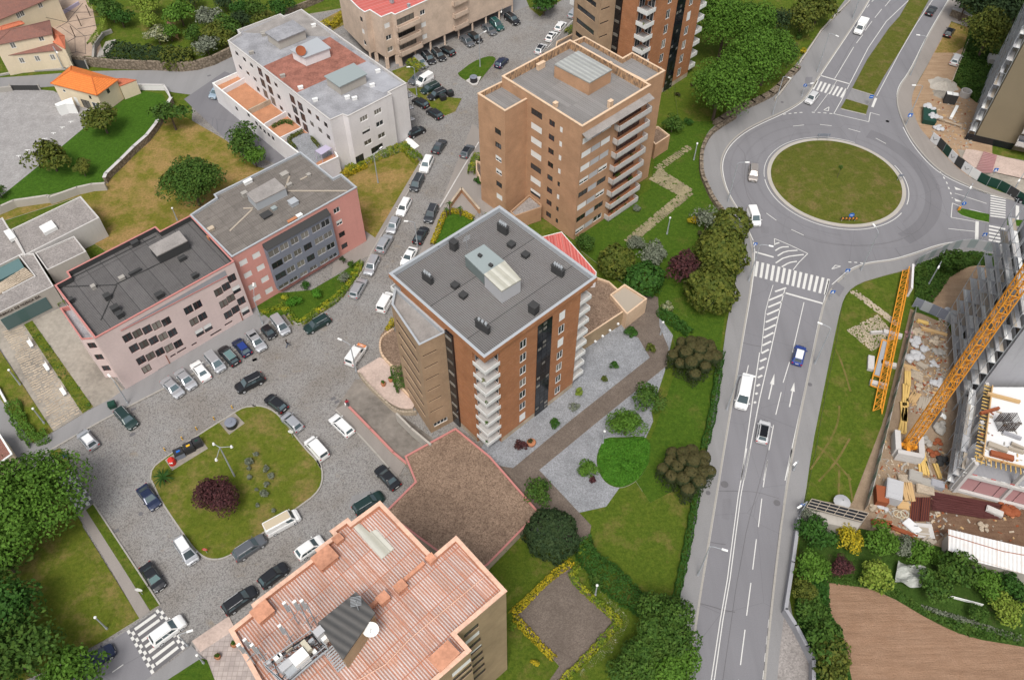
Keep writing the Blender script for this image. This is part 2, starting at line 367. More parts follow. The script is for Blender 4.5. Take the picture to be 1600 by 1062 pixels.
MAT['felt_warm'] = simple('felt_warm',(.27,.25,.235),.9,.2,.15,5,.5)
MAT['membrane'] = corrugated('membrane',(.215,.205,.20),(.24,.23,.222),.42,(1.0,6),(.15,.14,.13),.25,.5)
def glass(name,c,rough=.08):
 N = NT(name,rough,.5); oi = N.n('ObjectInfo').outputs['Random']
 k = N.math('ADD',N.mapr(oi,0,1,.5,1.5),0); cc = N.n('CombineColor'); [N.set(cc.inputs[i],k) for i in range(3)]
 N.col(N.mix(1,c,cc.outputs[0],'MULTIPLY')); return N.mat
MAT['glass'] = glass('glass',(.035,.04,.045)); MAT['glass_curtain'] = glass('glass_curtain',(.17,.16,.14),.15); MAT['glass_car'] = glass('glass_car',(.055,.08,.09),.05); MAT['glass_black'] = glass('glass_black',(.012,.014,.018),.06)  # glass_car: reflected sky painted into the base colour as a bluish tone
MAT['glass_teal'] = glass('glass_teal',(.10,.17,.17),.2)
def flatm(name,c,rough=.6,spec=.3,metal=0): N = NT(name,rough,spec,metal); N.col(c); MAT[name] = N.mat; return N.mat
for nm,c,r in (('white_paint',(.78,.78,.76),.5),('frame_white',(.75,.75,.73),.5),('shutter_white',(.70,.70,.68),.6),('shutter_grey',(.42,.42,.43),.6),('frame_dark',(.05,.035,.03),.5),
                 ('frame_brown',(.09,.03,.028),.5),('blind_cream',(.50,.46,.36),.7),('steel',(.34,.36,.38),.45),('black_metal',(.03,.03,.033),.5),('rubber',(.02,.02,.02),.8),('orange_paint',(.70,.29,.03),.6),
                 ('blue_sign',(.02,.13,.48),.4),('red_paint',(.55,.03,.02),.5),('yellow_paint',(.75,.42,.02),.5),('coral_coping',(.46,.19,.17),.75),('rust',(.26,.075,.03),.8),
                 ('timber',(.50,.33,.16),.8),('timber_yellow',(.62,.42,.14),.8),('timber_grey',(.36,.31,.25),.85),('green_bin',(.012,.05,.035),.5),('skin',(.5,.3,.2),.6),('denim',(.05,.07,.12),.8),
                 ('jacket_black',(.02,.02,.025),.8),('zinc',(.37,.39,.41),.5),('pink_board',(.40,.22,.22),.8),('tent_white',(.66,.66,.66),.7),('sack_white',(.45,.45,.46),.85),('taillight',(.40,.01,.01),.2),
                 ('headlight',(.65,.68,.70),.1),('plate',(.7,.7,.68),.5),('chrome',(.45,.46,.47),.25),('stone_grey',(.33,.31,.28),.9),('terracotta',(.42,.18,.09),.8),('teal_cloth',(.03,.30,.25),.7),('lilac_panel',(.42,.38,.50),.5)):
 flatm(nm,c,r)
MAT['road_paint'] = None
N = NT('road_paint',.7,.2); N.col(N.mix(N.mapr(N.noise(5,5,.8),.5,.78,0,.6),(.62,.61,.58),(.25,.245,.24))); MAT['road_paint'] = N.mat
N = NT('stone_wall',.95,.1); vo = N.n('TexVoronoi',Scale=2.2); N.set(vo.inputs['Vector'],N.pos); c = N.mix(N.ramp(vo.outputs['Distance'],[(.2,0),(.7,1)]),(.30,.24,.18),(.12,.095,.07)); N.col(N.mix(N.mapr(N.noise(3,5,.7),.4,.7,0,.6),c,(.20,.17,.13))).bump(vo.outputs['Distance'],-.6,.08); MAT['stone_wall'] = N.mat
N = NT('patio_tiles',.85,.2); t = N.n('TexBrick',Scale=1,offset=0); t.inputs['Brick Width'].default_value = .6; t.inputs['Row Height'].default_value = .6; t.inputs['Mortar Size'].default_value = .03
N.set(t.inputs['Vector'],N.pos); N.set(t.inputs['Color1'],(.42,.36,.33)); N.set(t.inputs['Color2'],(.34,.29,.27)); N.set(t.inputs['Mortar'],(.27,.23,.21)); N.col(N.mix(1,t.outputs['Color'],N.ramp(N.noise(.8,4),[(.3,.8),(.7,1.15)]),'MULTIPLY')); MAT['patio_tiles'] = N.mat
MAT['plaza_pink'] = simple('plaza_pink',(.46,.36,.31),.9,.2,.12,3,.4); MAT['terrace_orange'] = simple('terrace_orange',(.42,.20,.11),.85,.18,.12,4,.6); MAT['yard_beige'] = simple('yard_beige',(.40,.30,.23),.9,.15,.12,2,.4)
def foliage(name,a,b,hi,f=.5):
 N = NT(name,.75,.2)
 at = N.n('Attribute',attribute_name='tint').outputs['Fac']
 c = N.mix(at,a,b); c = N.mix(N.mapr(N.noise(.9,3,.6),.45,.75,0,f),c,hi)
 N.col(c); N.b.inputs['Subsurface Weight'].default_value = 0
 return N.mat
FOL = dict(bright=foliage('leaves_bright',(0.0371,0.0886,0.00742),(0.0786,0.167,0.0167),(0.112,0.194,0.0278)),mid=foliage('leaves_mid',(0.024,0.0626,0.00769),(0.0577,0.116,0.0154),(0.0867,0.125,0.0192)),
 dark=foliage('leaves_dark',(0.0113,0.0271,0.00905),(0.0317,0.0565,0.0181),(0.0452,0.0679,0.0204)),olive=foliage('leaves_olive',(0.0396,0.0622,0.00905),(0.0959,0.113,0.0158),(0.169,0.158,0.0226)),purple=foliage('leaves_purple',(0.0282,0.0113,0.0136),(0.0959,0.0317,0.0339),(0.0679,0.0339,0.0226)),
 grey=foliage('leaves_grey',(.07,.085,.055),(.19,.21,.15),(.2,.21,.16)),brown=foliage('leaves_brown',(.016,.028,.009),(.075,.062,.022),(.04,.05,.015),.35),yellow=foliage('leaves_yellow',(0.113,0.125,0.0113),(0.468,0.339,0.0136),(0.468,0.385,0.0226),.7),
 yhedge=foliage('leaves_yellow_hedge',(0.0565,0.113,0.00905),(0.136,0.192,0.0169),(0.468,0.407,0.0226),.8),lime=foliage('leaves_lime',(0.0904,0.154,0.0135),(0.199,0.254,0.0362),(0.226,0.271,0.0452)),deep=foliage('leaves_deep',(0.0152,0.0508,0.00611),(0.0356,0.102,0.0122),(0.0508,0.113,0.0152)),
 flower=foliage('leaves_flowering',(0.0565,0.0905,0.0226),(0.226,0.226,0.0905),(0.468,0.468,0.362),.9),clover=foliage('leaves_clover',(0.0288,0.106,0.00577),(0.0677,0.192,0.0134),(0.0769,0.192,0.0192)))
MAT['bark'] = simple('bark',(.10,.075,.055),.95,.3,.1,8,1)
for nm,c,r in (('slate',(.045,.045,.045),.85),('skylight',(.42,.43,.40),.4),('roof_pale',(.33,.34,.33),.7),('grey_green',(.15,.18,.175),.5),('membrane_green',(.27,.31,.31),.5)): flatm(nm,c,r)
MAT['skylight'] = corrugated('skylight_sheet',(.38,.37,.31),(.50,.49,.43),1.2,(1.2,9),(.25,.24,.2),.3,.5); MAT['roof_pale'] = corrugated('roof_pale_sheet',(.27,.275,.27),(.37,.38,.36),.9,(.9,9),(.2,.2,.18),.4,.3)
MAT['asphalt_mark'] = asphalt('asphalt_mark',(.174,.17,.18)); MAT['grass_track'] = grass('grass_track',(.11,.125,.02),(.16,.15,.035),(.25,.175,.075),.72,.6)
N = NT('green_net',.9,.1); N.col(N.mix(N.mapr(N.noise(3,4,.7),.35,.65,0,1),(.05,.16,.12),(.35,.33,.27))); MAT['green_net'] = N.mat
flatm('sheet_plastic',(.33,.34,.31),.35)
MAT['roof_west'] = corrugated('roof_west',(.085,.08,.08),(.16,.152,.148),.28,(30,2.4),(.06,.055,.055),.4,.8,(.035,.035,.035))
# ------------------------------------------------------------------ the ground
def sheet(name,pts,z,mat,kind='structure'):
 B = MB(); B.flat(ccw(pts),z); return B.build(name,MAT[mat],None,kind)
NSL = [0]
def slab(name,pts,z1,mat,side='concrete',z0=-.06):
 NSL[0] += 1; z1 += NSL[0] * .0006
 B = MB(); B.prism(pts,z0,z1,1,0); return B.build(name,[MAT[mat],MAT[side]],None,'structure')
def smooth(pts,it=2):
 pts = [Vector(p) for p in pts]
 for _ in range(it):
  q = [pts[0]]
  for a,b in zip(pts,pts[1:]): q += [a.lerp(b,.25),a.lerp(b,.75)]
  q.append(pts[-1]); pts = q
 return pts
sheet('ground',[(-900,-300),(900,-300),(900,1500),(-900,1500)],-.05,'grass_mid')
sheet('cobbled_street',gs('Z',[(-120,1180),(-240,560),(-240,480),(300,420),(300,130),(560,-60),(720,-130),(1030,-130),(960,60),(760,330),(700,420),(650,560),(850,800),(800,1200)]),-.012,'cobble')
class Paint(MB):
 z = .010
 def line(s,a,b,w=.15):
  a,b = Vector(a[:2]),Vector(b[:2]); e = (b - a).normalized(); n = Vector((-e.y,e.x)) * w / 2
  s.face([(*(a - n),s.z),(*(b - n),s.z),(*(b + n),s.z),(*(a + n),s.z)])
 def poly(s,pts,w=.15):
  for a,b in zip(pts,pts[1:]): s.line(a,b,w)
 def dash(s,pts,on,off,w=.15):
  acc = 0; pos = 0
  for a,b in zip(pts,pts[1:]):
   L = (b - a).length; t = 0
   while t < L:
    ph = (acc + t) % (on + off); rem = (on - ph) if ph < on else (on + off - ph); t2 = min(L,t + rem)
    if ph < on: s.line(a.lerp(b,t / L),a.lerp(b,t2 / L),w)
    t = t2 + 1e-4
   acc += L
 def quad(s,pts): s.flat(ccw(pts),s.z)
# main road and roundabout, one asphalt surface
west_kerb = smooth(gs('Z',[(1070,1110),(1086.7,971.7),(1131.4,700),(1160,528),(1176.3,430),(1175.7,376),(1155.4,332.6),(1138,305),(1128.7,281.7),(1124.8,256),(1133.7,230.9),(1156.6,208),(1187,191.4),(1217.7,178),(1242,166),(1256.8,155),(1269.3,136),(1281,116.3),(1340,29.5),(1358,0),(1400,-80)]))
east_kerb = smooth(gs('Z',[(1530,-80),(1483.6,0),(1450.7,54.6),(1422.4,113),(1405.5,135.6),(1399.8,160),(1413,197.7),(1427,223.2),(1452.5,253.7),(1478,274),(1516,291.9),(1546.6,303.3),(1579.7,312),(1640,328),(1760,355)]))
south_kerb = smooth(gs('Z',[(1760,420),(1640,400),(1564.4,389.8),(1528.8,382),(1495.8,379.6),(1465,384.7),(1432,397.4),(1396.6,407.6),(1363.6,411.4),(1345.8,415.2),(1325.4,425.4),(1310,439.4),(1298,452),(1289,470),(1283,492),(1229,749.5),(1203.7,959),(1190,1110)]))
sheet('road',west_kerb + east_kerb + south_kerb,0,'asphalt')
# pavements, stepped 12 cm above the road
def strip_between(name,inner,outer,mat,z=.12): return slab(name,list(inner) + list(outer)[::-1],z,mat)
wk = gs('Z',[(1044,1110),(1060.5,938.7),(1082.6,819.3),(1104.8,700),(1129.6,550.6),(1135.6,502.3),(1158,400),(1150,366),(1132.5,330),(1114.7,307),(1095.6,269),(1095.6,230.9),(1108.3,200.3),(1149,180),(1180,160),(1212,139.6),(1242.5,103.8),(1283.6,46.5),(1328,-8),(1372,-80)])
strip_between('pavement',west_kerb,smooth(wk),'pavement')
ek = gs('Z',[(1548,-80),(1501,6),(1486.4,33.9),(1465.7,69.7),(1450.7,99.8),(1431.8,131.8),(1424.3,150),(1424.3,169.5),(1435.6,199.6),(1451,217),(1464.7,231.3),(1487.3,255.4),(1508.4,273.5),(1540,291.6),(1577.7,306),(1640,322),(1760,350)])
strip_between('pavement',east_kerb,smooth(ek),'pavement_warm')
sk = gs('Z',[(1760,440),(1640,412),(1560,401),(1528,397),(1490,398),(1455,407),(1428,419),(1400,426),(1377.7,431.8),(1342.4,442.4),(1323.6,456.5),(1314,477.7),(1299,548),(1283.3,625.9),(1268.4,700),(1256.5,785.2),(1240,860),(1228,948),(1273.5,1030.7),(1272,1110)])
strip_between('pavement',south_kerb,smooth(sk,1),'pavement')
sheet('gravel_strip',gs('V',[(545,745),(685,970),(680,1180),(500,1180),(525,900)]),.124,'gravel_roof')
# kerbstones along the carriageway
def kerbstones(name,pts,w=.28,h=.14,mat='stone_grey',label=None):
 B = MB()
 for a,b in zip(pts,pts[1:]):
  L = (b - a).length; n = max(1,int(L / 1.0)); e = (b - a).normalized(); ang = math.atan2(e.y,e.x)
  for i in range(n): c = a.lerp(b,(i + .5) / n); B.box((c.x,c.y,h / 2),(L / n * .97,w,h),ang)
 o = B.build(name,MAT[mat],None,'stuff'); tag(o,'line of ' + (label or LBL.pop(0)),'kerb'); return o
LBL = ['pale kerbstones between the west pavement and the main road','pale kerbstones along the construction side pavement north of the roundabout','pale kerbstones along the east pavement of the main road']
for nm,k in (('kerb',west_kerb),('kerb',east_kerb),('kerb',south_kerb)): kerbstones(nm,k)
# roundabout island
Pq = gs('I',[(565,365),(870,155),(1365,480),(1060,670),(660,205),(1130,200),(1240,265),(1330,370),(1330,590),(1230,650),(880,645),(760,595),(650,505),(590,440),(600,270)],.15)
_A = np.c_[2 * np.array(Pq),np.ones(len(Pq))]; _b = (np.array(Pq) ** 2).sum(1); _c = np.linalg.lstsq(_A,_b,rcond=None)[0]
RC = Vector((_c[0],_c[1])); RR = math.sqrt(_c[2] + _c[0] ** 2 + _c[1] ** 2)
B = MB(); rr = [(RR + .72,-.05),(RR + .72,.15),(RR + .66,.17),(RR,.17)]; n = 96
for (r0,z0),(r1,z1) in zip(rr,rr[1:]):
 for i in range(n):
  a,b = 2 * math.pi * i / n,2 * math.pi * (i + 1) / n
  B.face([(RC.x + r0 * math.cos(a),RC.y + r0 * math.sin(a),z0),(RC.x + r0 * math.cos(b),RC.y + r0 * math.sin(b),z0),(RC.x + r1 * math.cos(b),RC.y + r1 * math.sin(b),z1),(RC.x + r1 * math.cos(a),RC.y + r1 * math.sin(a),z1)])
B.build('roundabout_kerb',MAT['concrete'],None,'structure')
B = MB()
for j in range(10):
 r0,r1 = RR * (1 - j / 10),RR * (1 - (j + 1) / 10); z0 = .16 + .9 * math.sin((j / 10) * math.pi / 2); z1 = .16 + .9 * math.sin(((j + 1) / 10) * math.pi / 2)
 for i in range(n):
  a,b = 2 * math.pi * i / n,2 * math.pi * (i + 1) / n
  B.face([(RC.x + r0 * math.cos(a),RC.y + r0 * math.sin(a),z0),(RC.x + r0 * math.cos(b),RC.y + r0 * math.sin(b),z0),(RC.x + r1 * math.cos(b),RC.y + r1 * math.sin(b),z1),(RC.x + r1 * math.cos(a),RC.y + r1 * math.sin(a),z1)][:(3 if j == 9 else 4)])
B.build('roundabout_island',MAT['median'],None,'structure',True)
# darker worn lane round the east side of the roundabout
def ring_sheet(name,r0,r1,a0,a1,z,mat,n=40):
 B = MB()
 for i in range(n):
  a,b = R_(a0 + (a1 - a0) * i / n),R_(a0 + (a1 - a0) * (i + 1) / n); w = math.sin(math.pi * (i + .5) / n) ** .3
  B.face([(RC.x + r * math.cos(t),RC.y + r * math.sin(t),z) for r,t in ((r0,a),(r1,a),(r1,b),(r0,b))])
 return B.build(name,MAT[mat],None,'structure')
ring_sheet('resurfaced_lane',RR + 4.2,RR + 7.2,-62,55,.004,'asphalt_worn')
for r0,r1,a0,a1 in ((2.7,3.1,95,260),(5.2,5.6,80,300),(7.6,7.9,100,200),(2.5,2.9,-50,60)): ring_sheet('tyre_mark',RR + r0,RR + r1,a0,a1,.0035 + r0 * .0002,'asphalt_mark')
B = Paint(); B.z = .006
for k_,q_,w_ in (('V',[(470,0),(425,180),(375,350),(345,520),(322,640),(300,800),(262,1062)],.09),('V',[(155,710),(215,725),(265,742),(318,750)],.14),('V',[(205,430),(240,436),(275,440)],.12),('V',[(238,196),(335,196)],.12),('N',[(535,350),(580,362),(632,370)],.12),('V',[(345,196),(420,200),(520,230)],.08),('I',[(690,700),(760,745),(900,790),(1120,805),(1330,780),(1420,740)],.10),('I',[(360,180),(420,250),(400,400),(430,520),(520,640)],.08),('J',[(400,685),(470,745),(560,690),(610,560),(600,430),(520,300)],.09),('D',[(1390,690),(1320,800),(1230,940)],.1),('E',[(30,655),(60,560),(160,370),(300,180)],.08)): B.poly(smooth(gs(k_,q_),1),w_); B.z += .0003
B.build('asphalt_crack',MAT['asphalt_dark'],None,'structure')
for k_,q_ in (('V',[(262,230),(300,232),(290,330),(258,320)]),('I',[(505,680),(558,685),(556,728),(508,722)]),('O',[(165,215),(200,175),(252,215),(215,275)]),('D',[(1110,680),(1170,680),(1160,765),(1100,750)])): sheet('asphalt_patch',gs(k_,q_),.0045 if k_ in 'VI' else .19,'asphalt_mark')
# median islands
slab('median',gs('E',[(165,738),(290,500),(470,240),(560,140),(640,0),(700,-140),(890,-140),(805,0),(700,190),(560,430),(430,640),(345,793)]),.16,'median','concrete_pale')
slab('median_path',gs('E',[(163,744),(345,800),(300,880),(118,822)]),.14,'pavement')
slab('median',gs('E',[(115,828),(300,884),(280,955),(70,905)]),.18,'median','concrete_pale')
slab('splitter_island',gs('J',[(780,580),(800,577),(965,612),(963,662),(880,645),(795,618),(770,598)]),.16,'grass_lush','concrete_pale')
slab('splitter_island',gs('J',[(1075,640),(1180,650),(1260,665),(1260,705),(1180,690),(1075,680)]),.16,'grass_lush','concrete_pale')
sheet('island_crossing',gs('J',[(968,616),(1066,634),(1064,684),(966,662)]),.006,'asphalt_worn')
# ---- road markings (thin painted sheets)
M1 = Paint()
M1.poly(smooth(gs('Z',[(1088,971.7),(1132.5,700),(1161,530),(1178,432),(1179,393)]),1)); M1.line(g('I',470,840),g('I',585,872),.35); M1.line(g('I',462,780),g('I',470,840))
M1.poly(smooth(gs('Z',[(1177,376),(1157.4,332.6),(1140,305),(1131.5,281.7),(1127.8,256),(1136.7,231.9),(1159,210),(1189,193.4),(1220,180),(1243.5,167),(1258,156),(1271,136),(1283,116.3),(1341.5,29.5),(1359.5,0),(1395,-70)])),.16)
M1.poly(smooth(gs('Z',[(1525,-70),(1481.6,0),(1448.7,54.6),(1420.4,113),(1403.5,134.6),(1401,152)])),.15); M1.poly(smooth(gs('Z',[(1411,199),(1425,225.2),(1450,255.7),(1476,276),(1512,292.5),(1542,303)])),.15)
M1.poly(smooth(gs('V',[(578,0),(530,330),(480,762)]),1),.16); M1.dash(gs('V',[(477,785),(462,930),(445,1100)]),1.1,1.1,.3)
M1.poly(smooth(gs('J',[(0,1040),(40,1005),(100,950),(180,915),(250,900),(380,885),(520,842),(650,795),(770,775),(895,787)])),.15); M1.poly(gs('N',[(980,25),(950,148),(925,250),(850,610),(752,1062)]),.15)
# double centre line and hatching
M1.poly(gs('V',[(386,0),(345,215),(295,600),(262,790),(222,1070)]),.12); M1.poly(gs('V',[(372,0),(333,215),(283,600),(250,790),(208,1070)]),.12)
M1.poly(gs('N',[(540,1062),(620,640),(680,380),(738,120),(752,70)]),.14); M1.poly(gs('N',[(525,1062),(590,600),(620,400)]),.14); M1.poly(gs('N',[(628,400),(650,190),(668,120),(690,50)]),.10)
for i,(xa,ya,xb,yb) in enumerate([(700,85,758,65),(668,130,745,98),(664,166,736,136),(658,204,727,174),(652,243,715,215),(645,284,704,256),(640,324,692,297),(634,364,680,342),(630,404,668,384),(622,446,656,430),(617,488,643,474),(611,530,634,518),(604,574,622,565),(598,616,610,609),(591,662,601,655)]): M1.line(g('N',xa,ya),g('N',xb,yb),.32)
# lane dashes
for a in [((850,140),(790,400)),((775,450),(742,556)),((732,605),(704,722)),((692,776),(668,905)),((660,960),(640,1062)),((562,466),(550,520))]: M1.line(g('N',*a[0]),g('N',*a[1]),.13)
for a in [((467,55),(447,178)),((441,230),(425,360)),((416,416),(399,555)),((391,616),(371,766)),((364,830),(343,992)),((335,1060),(320,1180))]: M1.line(g('V',*a[0]),g('V',*a[1]),.13)
# arrows
def arrow(P,k,tail,head,L=1.6,w=.75):
 a,b = g(k,*tail),g(k,*head); e = (b - a).normalized(); n = Vector((-e.y,e.x)); m = b - e * L
 P.line(a,m,.18); P.quad([m - n * w / 2,b,m + n * w / 2])
arrow(M1,'N',(667,642),(697,510),2.2,.65); arrow(M1,'N',(775,682),(800,555),1.8,.65)
# crossings
def zebra(P,k,p0,p1,q0,q1,n,frac=.5):
 a0,a1,b0,b1 = g(k,*p0),g(k,*p1),g(k,*q0),g(k,*q1)
 for i in range(n):
  t0,t1 = i / (n - 1 + frac),(i + frac) / (n - 1 + frac); P.quad([a0.lerp(b0,t0),a0.lerp(b0,t1),a1.lerp(b1,t1),a1.lerp(b1,t0)])
zebra(M1,'I',(478,896),(465,988),(932,1008),(910,1104),14); M1.line(g('N',755,92),g('N',950,147),.35)
zebra(M1,'D',(1206,702),(1168,780),(1476,780),(1428,856),8); M1.line(g('D',1237,660),g('D',1497,735),.32)
zebra(M1,'J',(974,490),(1068,508),(972,622),(1066,634),9,.5); zebra(M1,'J',(965,675),(1066,695),(962,815),(1035,828),7,.5)
M1.line(g('J',892,652),g('J',888,785),.6); M1.line(g('J',1140,556),g('J',1138,655),.6)
# road edges at the north arm
M1.poly(gs('E',[(640,0),(450,180),(300,400),(145,700),(80,830),(15,945),(305,1012),(318,935),(395,957)]),.14)
M1.poly(gs('E',[(835,0),(700,200),(560,440),(370,800)]),.13); M1.line(g('E',365,815),g('E',335,890),.5)
for a in [((485,0),(440,55)),((412,78),(355,150)),((332,178),(275,255)),((255,290),(202,360)),((180,392),(22,655)),((345,0),(330,18)),((310,40),(290,65))]: M1.line(g('E',*a[0]),g('E',*a[1]),.13)
M1.poly(smooth(gs('D',[(1388,700),(1300,830),(1190,975)]),1),.10); M1.dash(gs('D',[(915,1000),(1000,990),(1090,982)]),.6,.6,.22); M1.dash(gs('D',[(1165,982),(1250,985),(1350,995)]),.6,.6,.22)
for c in [(1298,950)]: M1.poly([g('D',1270,962),g('D',1315,935),g('D',1310,970),g('D',1270,962)],.15)
# dashes in the roundabout
for k,a,b in [('I',(705,68),(772,61)),('I',(870,58),(942,66)),('I',(1045,84),(1118,104)),('I',(1212,142),(1275,175)),('I',(540,602),(602,647)),('I',(693,702),(770,738)),('J',(715,697),(882,715)),('J',(755,480),(950,543))]: M1.line(g(k,*a),g(k,*b),.13)
M1.dash(gs('I',[(1045,902),(1100,905),(1160,912)]),.5,.5,.22)
M1.dash(gs('J',[(640,318),(680,370),(705,415),(730,480),(740,510)]),.6,.9,.22)
M1.poly([g('I',942,945),g('I',965,922),g('I',998,928),g('I',945,945)],.14)
for y in (440,512): M1.quad(gs('J',[(752,y),(760,y + 18),(806,y + 22)]))
M1.poly(gs('J',[(790,562),(740,540),(732,628),(885,655)]),.13); M1.poly(gs('J',[(845,578),(960,608)]),.12); M1.poly(gs('J',[(860,452),(955,485)]),.12)
def arcline(P,r,a0,a1,w=.14,n=60): P.poly([RC + Vector((math.cos(R_(a0 + (a1 - a0) * i / n)),math.sin(R_(a0 + (a1 - a0) * i / n)))) * r for i in range(n + 1)],w)
arcline(M1,RR + 1.25,178,318); arcline(M1,RR + 1.25,-30,20); arcline(M1,RR + 1.25,60,175,.10)
# hatched triangle by the south exit
M1.poly(gs('I',[(592,800),(590,758),(690,800),(795,850),(740,905),(705,950)]),.13)
for pts in [[(592,792),(620,783)],[(595,832),(630,810),(678,808)],[(610,864),(655,836),(732,830)],[(598,908),(655,870),(770,856)],[(635,932),(680,905),(728,898)]]: M1.poly(smooth(gs('I',pts),1),.25)
M1.build('road_markings',MAT['road_paint'],None,'structure')
# manholes and drains set in the surfaces
def discs(name,items,mat,z,r=.35,n=14):
 B = MB()
 for k,x,y,s in items:
  c = g(k,x,y); B.flat([(c.x + s * r * math.cos(2 * math.pi * i / n),c.y + s * r * math.sin(2 * math.pi * i / n)) for i in range(n)],z)
 return B.build(name,MAT[mat],None,'structure')
discs('manhole_cover',[('V',270,165,1.6),('V',510,250,1.4),('I',1285,38,1.1),('I',500,850,.8),('O',22,855,1),('Q',645,300,.9),('E',460,1008,1)],'asphalt_dark',.007)
discs('manhole_cover',[('V',194,206,1),('N',880,568,1),('D',905,898,.9)],'asphalt_dark',.125)
B = MB()
for k,x,y in [('Q',532,378),('K',820,625),('L',632,560),('L',655,580),('L',148,322),('A',1285,466),('Y',1050,608),('K',814,780)]:
 c = g(k,x,y); B.box((c.x,c.y,.002),(.75,.5,.02),R_(30))
B.build('drain_grate',MAT['asphalt_dark'],None,'structure')
# ---- left part of the neighbourhood
G_LAWN = 'grass_green'
slab('lawn',gs('U',[(1100,70),(1075,180),(1045,330),(1010,500),(985,690),(960,1200),(330,1200),(-400,1200),(-400,620),(0,470),(200,300),(330,330),(480,200),(700,150),(860,60),(880,-200)]),.05,'grass_mid')
slab('lawn',gs('M',[(1700,60),(1640,480),(1560,820),(1520,1062),(1240,1200),(1150,1062),(1130,920),(1250,800),(1340,560),(1420,330),(1380,170),(1300,60),(1290,-40)]),.055,'grass_green')
slab('lawn',gs('H',[(1560,0),(1540,100),(1620,300),(1760,420),(1800,700),(1700,900),(1500,1062),(1340,960),(1200,930),(820,640),(780,560),(1240,260),(1290,-40),(1420,-200),(1700,-220)]),.06,'grass_green')
slab('lawn',gs('D',[(1030,560),(850,780),(500,930),(300,1062),(0,1062),(-40,720),(300,500),(600,0),(700,-300),(1600,-300),(1490,0),(1250,260)]),.065,'grass_mid')
slab('yard',gs('M',[(150,960),(300,700),(600,500),(780,240),(1080,40),(1180,-80),(1330,-90),(1390,140),(1330,400),(1250,640),(1260,700),(1130,1000),(860,1380),(560,1400)]),.03,'gravel_blue','concrete')
slab('footpath',gs('M',[(230,960),(400,988),(760,690),(1240,310),(1170,190),(1080,130),(1090,20),(1180,-100),(1290,-60),(1300,120),(1355,250),(1345,360),(900,720),(560,1000),(880,1340),(870,1400),(760,1500),(200,1060)]),.07,'path_brown','concrete')
slab('lawn_bed',smooth(gs('M',[(930,870),(960,800),(1080,800),(1200,790),(1250,830),(1240,960),(1170,1062),(1080,1110),(1010,1105),(950,1062),(915,980),(912,920),(930,870)]),2)[:-1],.10,'grass_lush')
slab('playground_floor',gs('U',[(450,470),(440,520),(680,770),(540,930),(370,1100),(300,1100),(375,990),(140,730),(210,660),(400,480)]),.08,'path_brown','concrete')
# plaza island
isl = [(1150,0),(1090,-40),(1000,-180),(930,-350),(870,-420),(780,-440),(640,-420),(540,-350),(450,-270),(160,-60),(140,130),(150,190),(200,320),(300,470),(400,600),(440,655),(480,680),(560,690),(640,650),(760,570),(1060,350),(1150,290),(1195,210),(1195,110)]
isl = gs('K',[(1573,610),(1500,615),(1440,650),(1230,780),(1010,930),(935,990),(925,1062)]) + gs('R',[(148,200),(200,320),(300,470),(400,610),(450,660),(500,685),(570,685),(640,655),(760,575),(1060,355),(1150,290),(1195,220),(1195,120),(1155,60)]) + gs('L',[(560,1000),(540,950),(450,860),(330,700),(270,640),(210,612),(130,605)])
slab('plaza_island',isl,.15,'grass_dry','concrete'); kerbstones('kerb',smooth(isl + isl[:1],1),.22,.19,label='grey kerbstones round the plaza island')
kerbstones('kerb',smooth(gs('G',[(1165,90),(1183,115),(1060,335),(890,600),(800,790),(700,905),(560,1015),(440,1085),(400,1092),(355,1030)]),1),.25,.17,label='worn kerbstones beside the row of silver and white cars'); kerbstones('kerb',smooth(gs('AA',[(1480,180),(1270,520),(1000,985)]),1),.22,.16,'concrete_pale','pale kerbstones on the salmon tower side of the street'); kerbstones('kerb',smooth(gs('CC',[(1440,60),(1200,265),(860,650)]),1),.2,.14,'concrete_pale','pale kerbstones beside the three white hatchbacks'); kerbstones('kerb',smooth(gs('K',[(250,915),(540,745),(830,590),(1270,370),(1573,190),(1640,120)]),1),.25,.16,label='kerbstones behind the angled parking row')
kerbstones('kerb',smooth(gs('Q',[(430,255),(735,718)]),1),.2,.16,label='kerbstones along the grass verge of the lower left footpath')
slab('paving_pad',gs('K',[(1350,715),(1440,648),(1505,715),(1410,785)]),.17,'concrete_yard'); slab('paving_pad',gs('K',[(1015,940),(1230,800),(1280,870),(1060,1005)]),.17,'concrete_yard')
# grass around the small crossing, footpaths at lower left
slab('verge',gs('Q',[(-60,560),(380,360),(640,780),(480,880),(240,1010),(-200,1200),(-300,900)]),.12,'grass_dry'); slab('verge',gs('Q',[(395,285),(430,255),(735,718),(690,745)]),.12,'grass_mid')
slab('footpath',gs('Q',[(355,290),(395,280),(688,745),(640,782)]),.10,'pavement_warm'); slab('verge',gs('Q',[(230,20),(275,0),(335,90),(285,110)]),.12,'grass_dry')
sheet('side_road',gs('Q',[(300,1010),(580,835),(700,1030),(560,1300),(0,1300)]),.002,'asphalt'); sheet('footpath',gs('Q',[(-400,60),(60,-60),(260,0),(230,60),(330,95),(260,150),(370,290),(-60,560),(-400,600)]),.02,'pavement')
slab('verge',gs('Q',[(-400,140),(250,120),(380,350),(380,400),(-300,700),(-500,500)]),.06,'grass_dry')
sheet('crossing_base',gs('Q',[(580,838),(735,728),(860,905),(695,1035)]),.006,'asphalt_dark'); sheet('crossing_base',gs('Q',[(265,120),(330,93),(430,250),(350,290),(230,170)]),.024,'asphalt_dark')
B = Paint(); B.z = .014
a,b,c,d = g('Q',580,838),g('Q',735,728),g('Q',860,905),g('Q',695,1035)
def bil(u,v): return a.lerp(b,u).lerp(d.lerp(c,u),v)
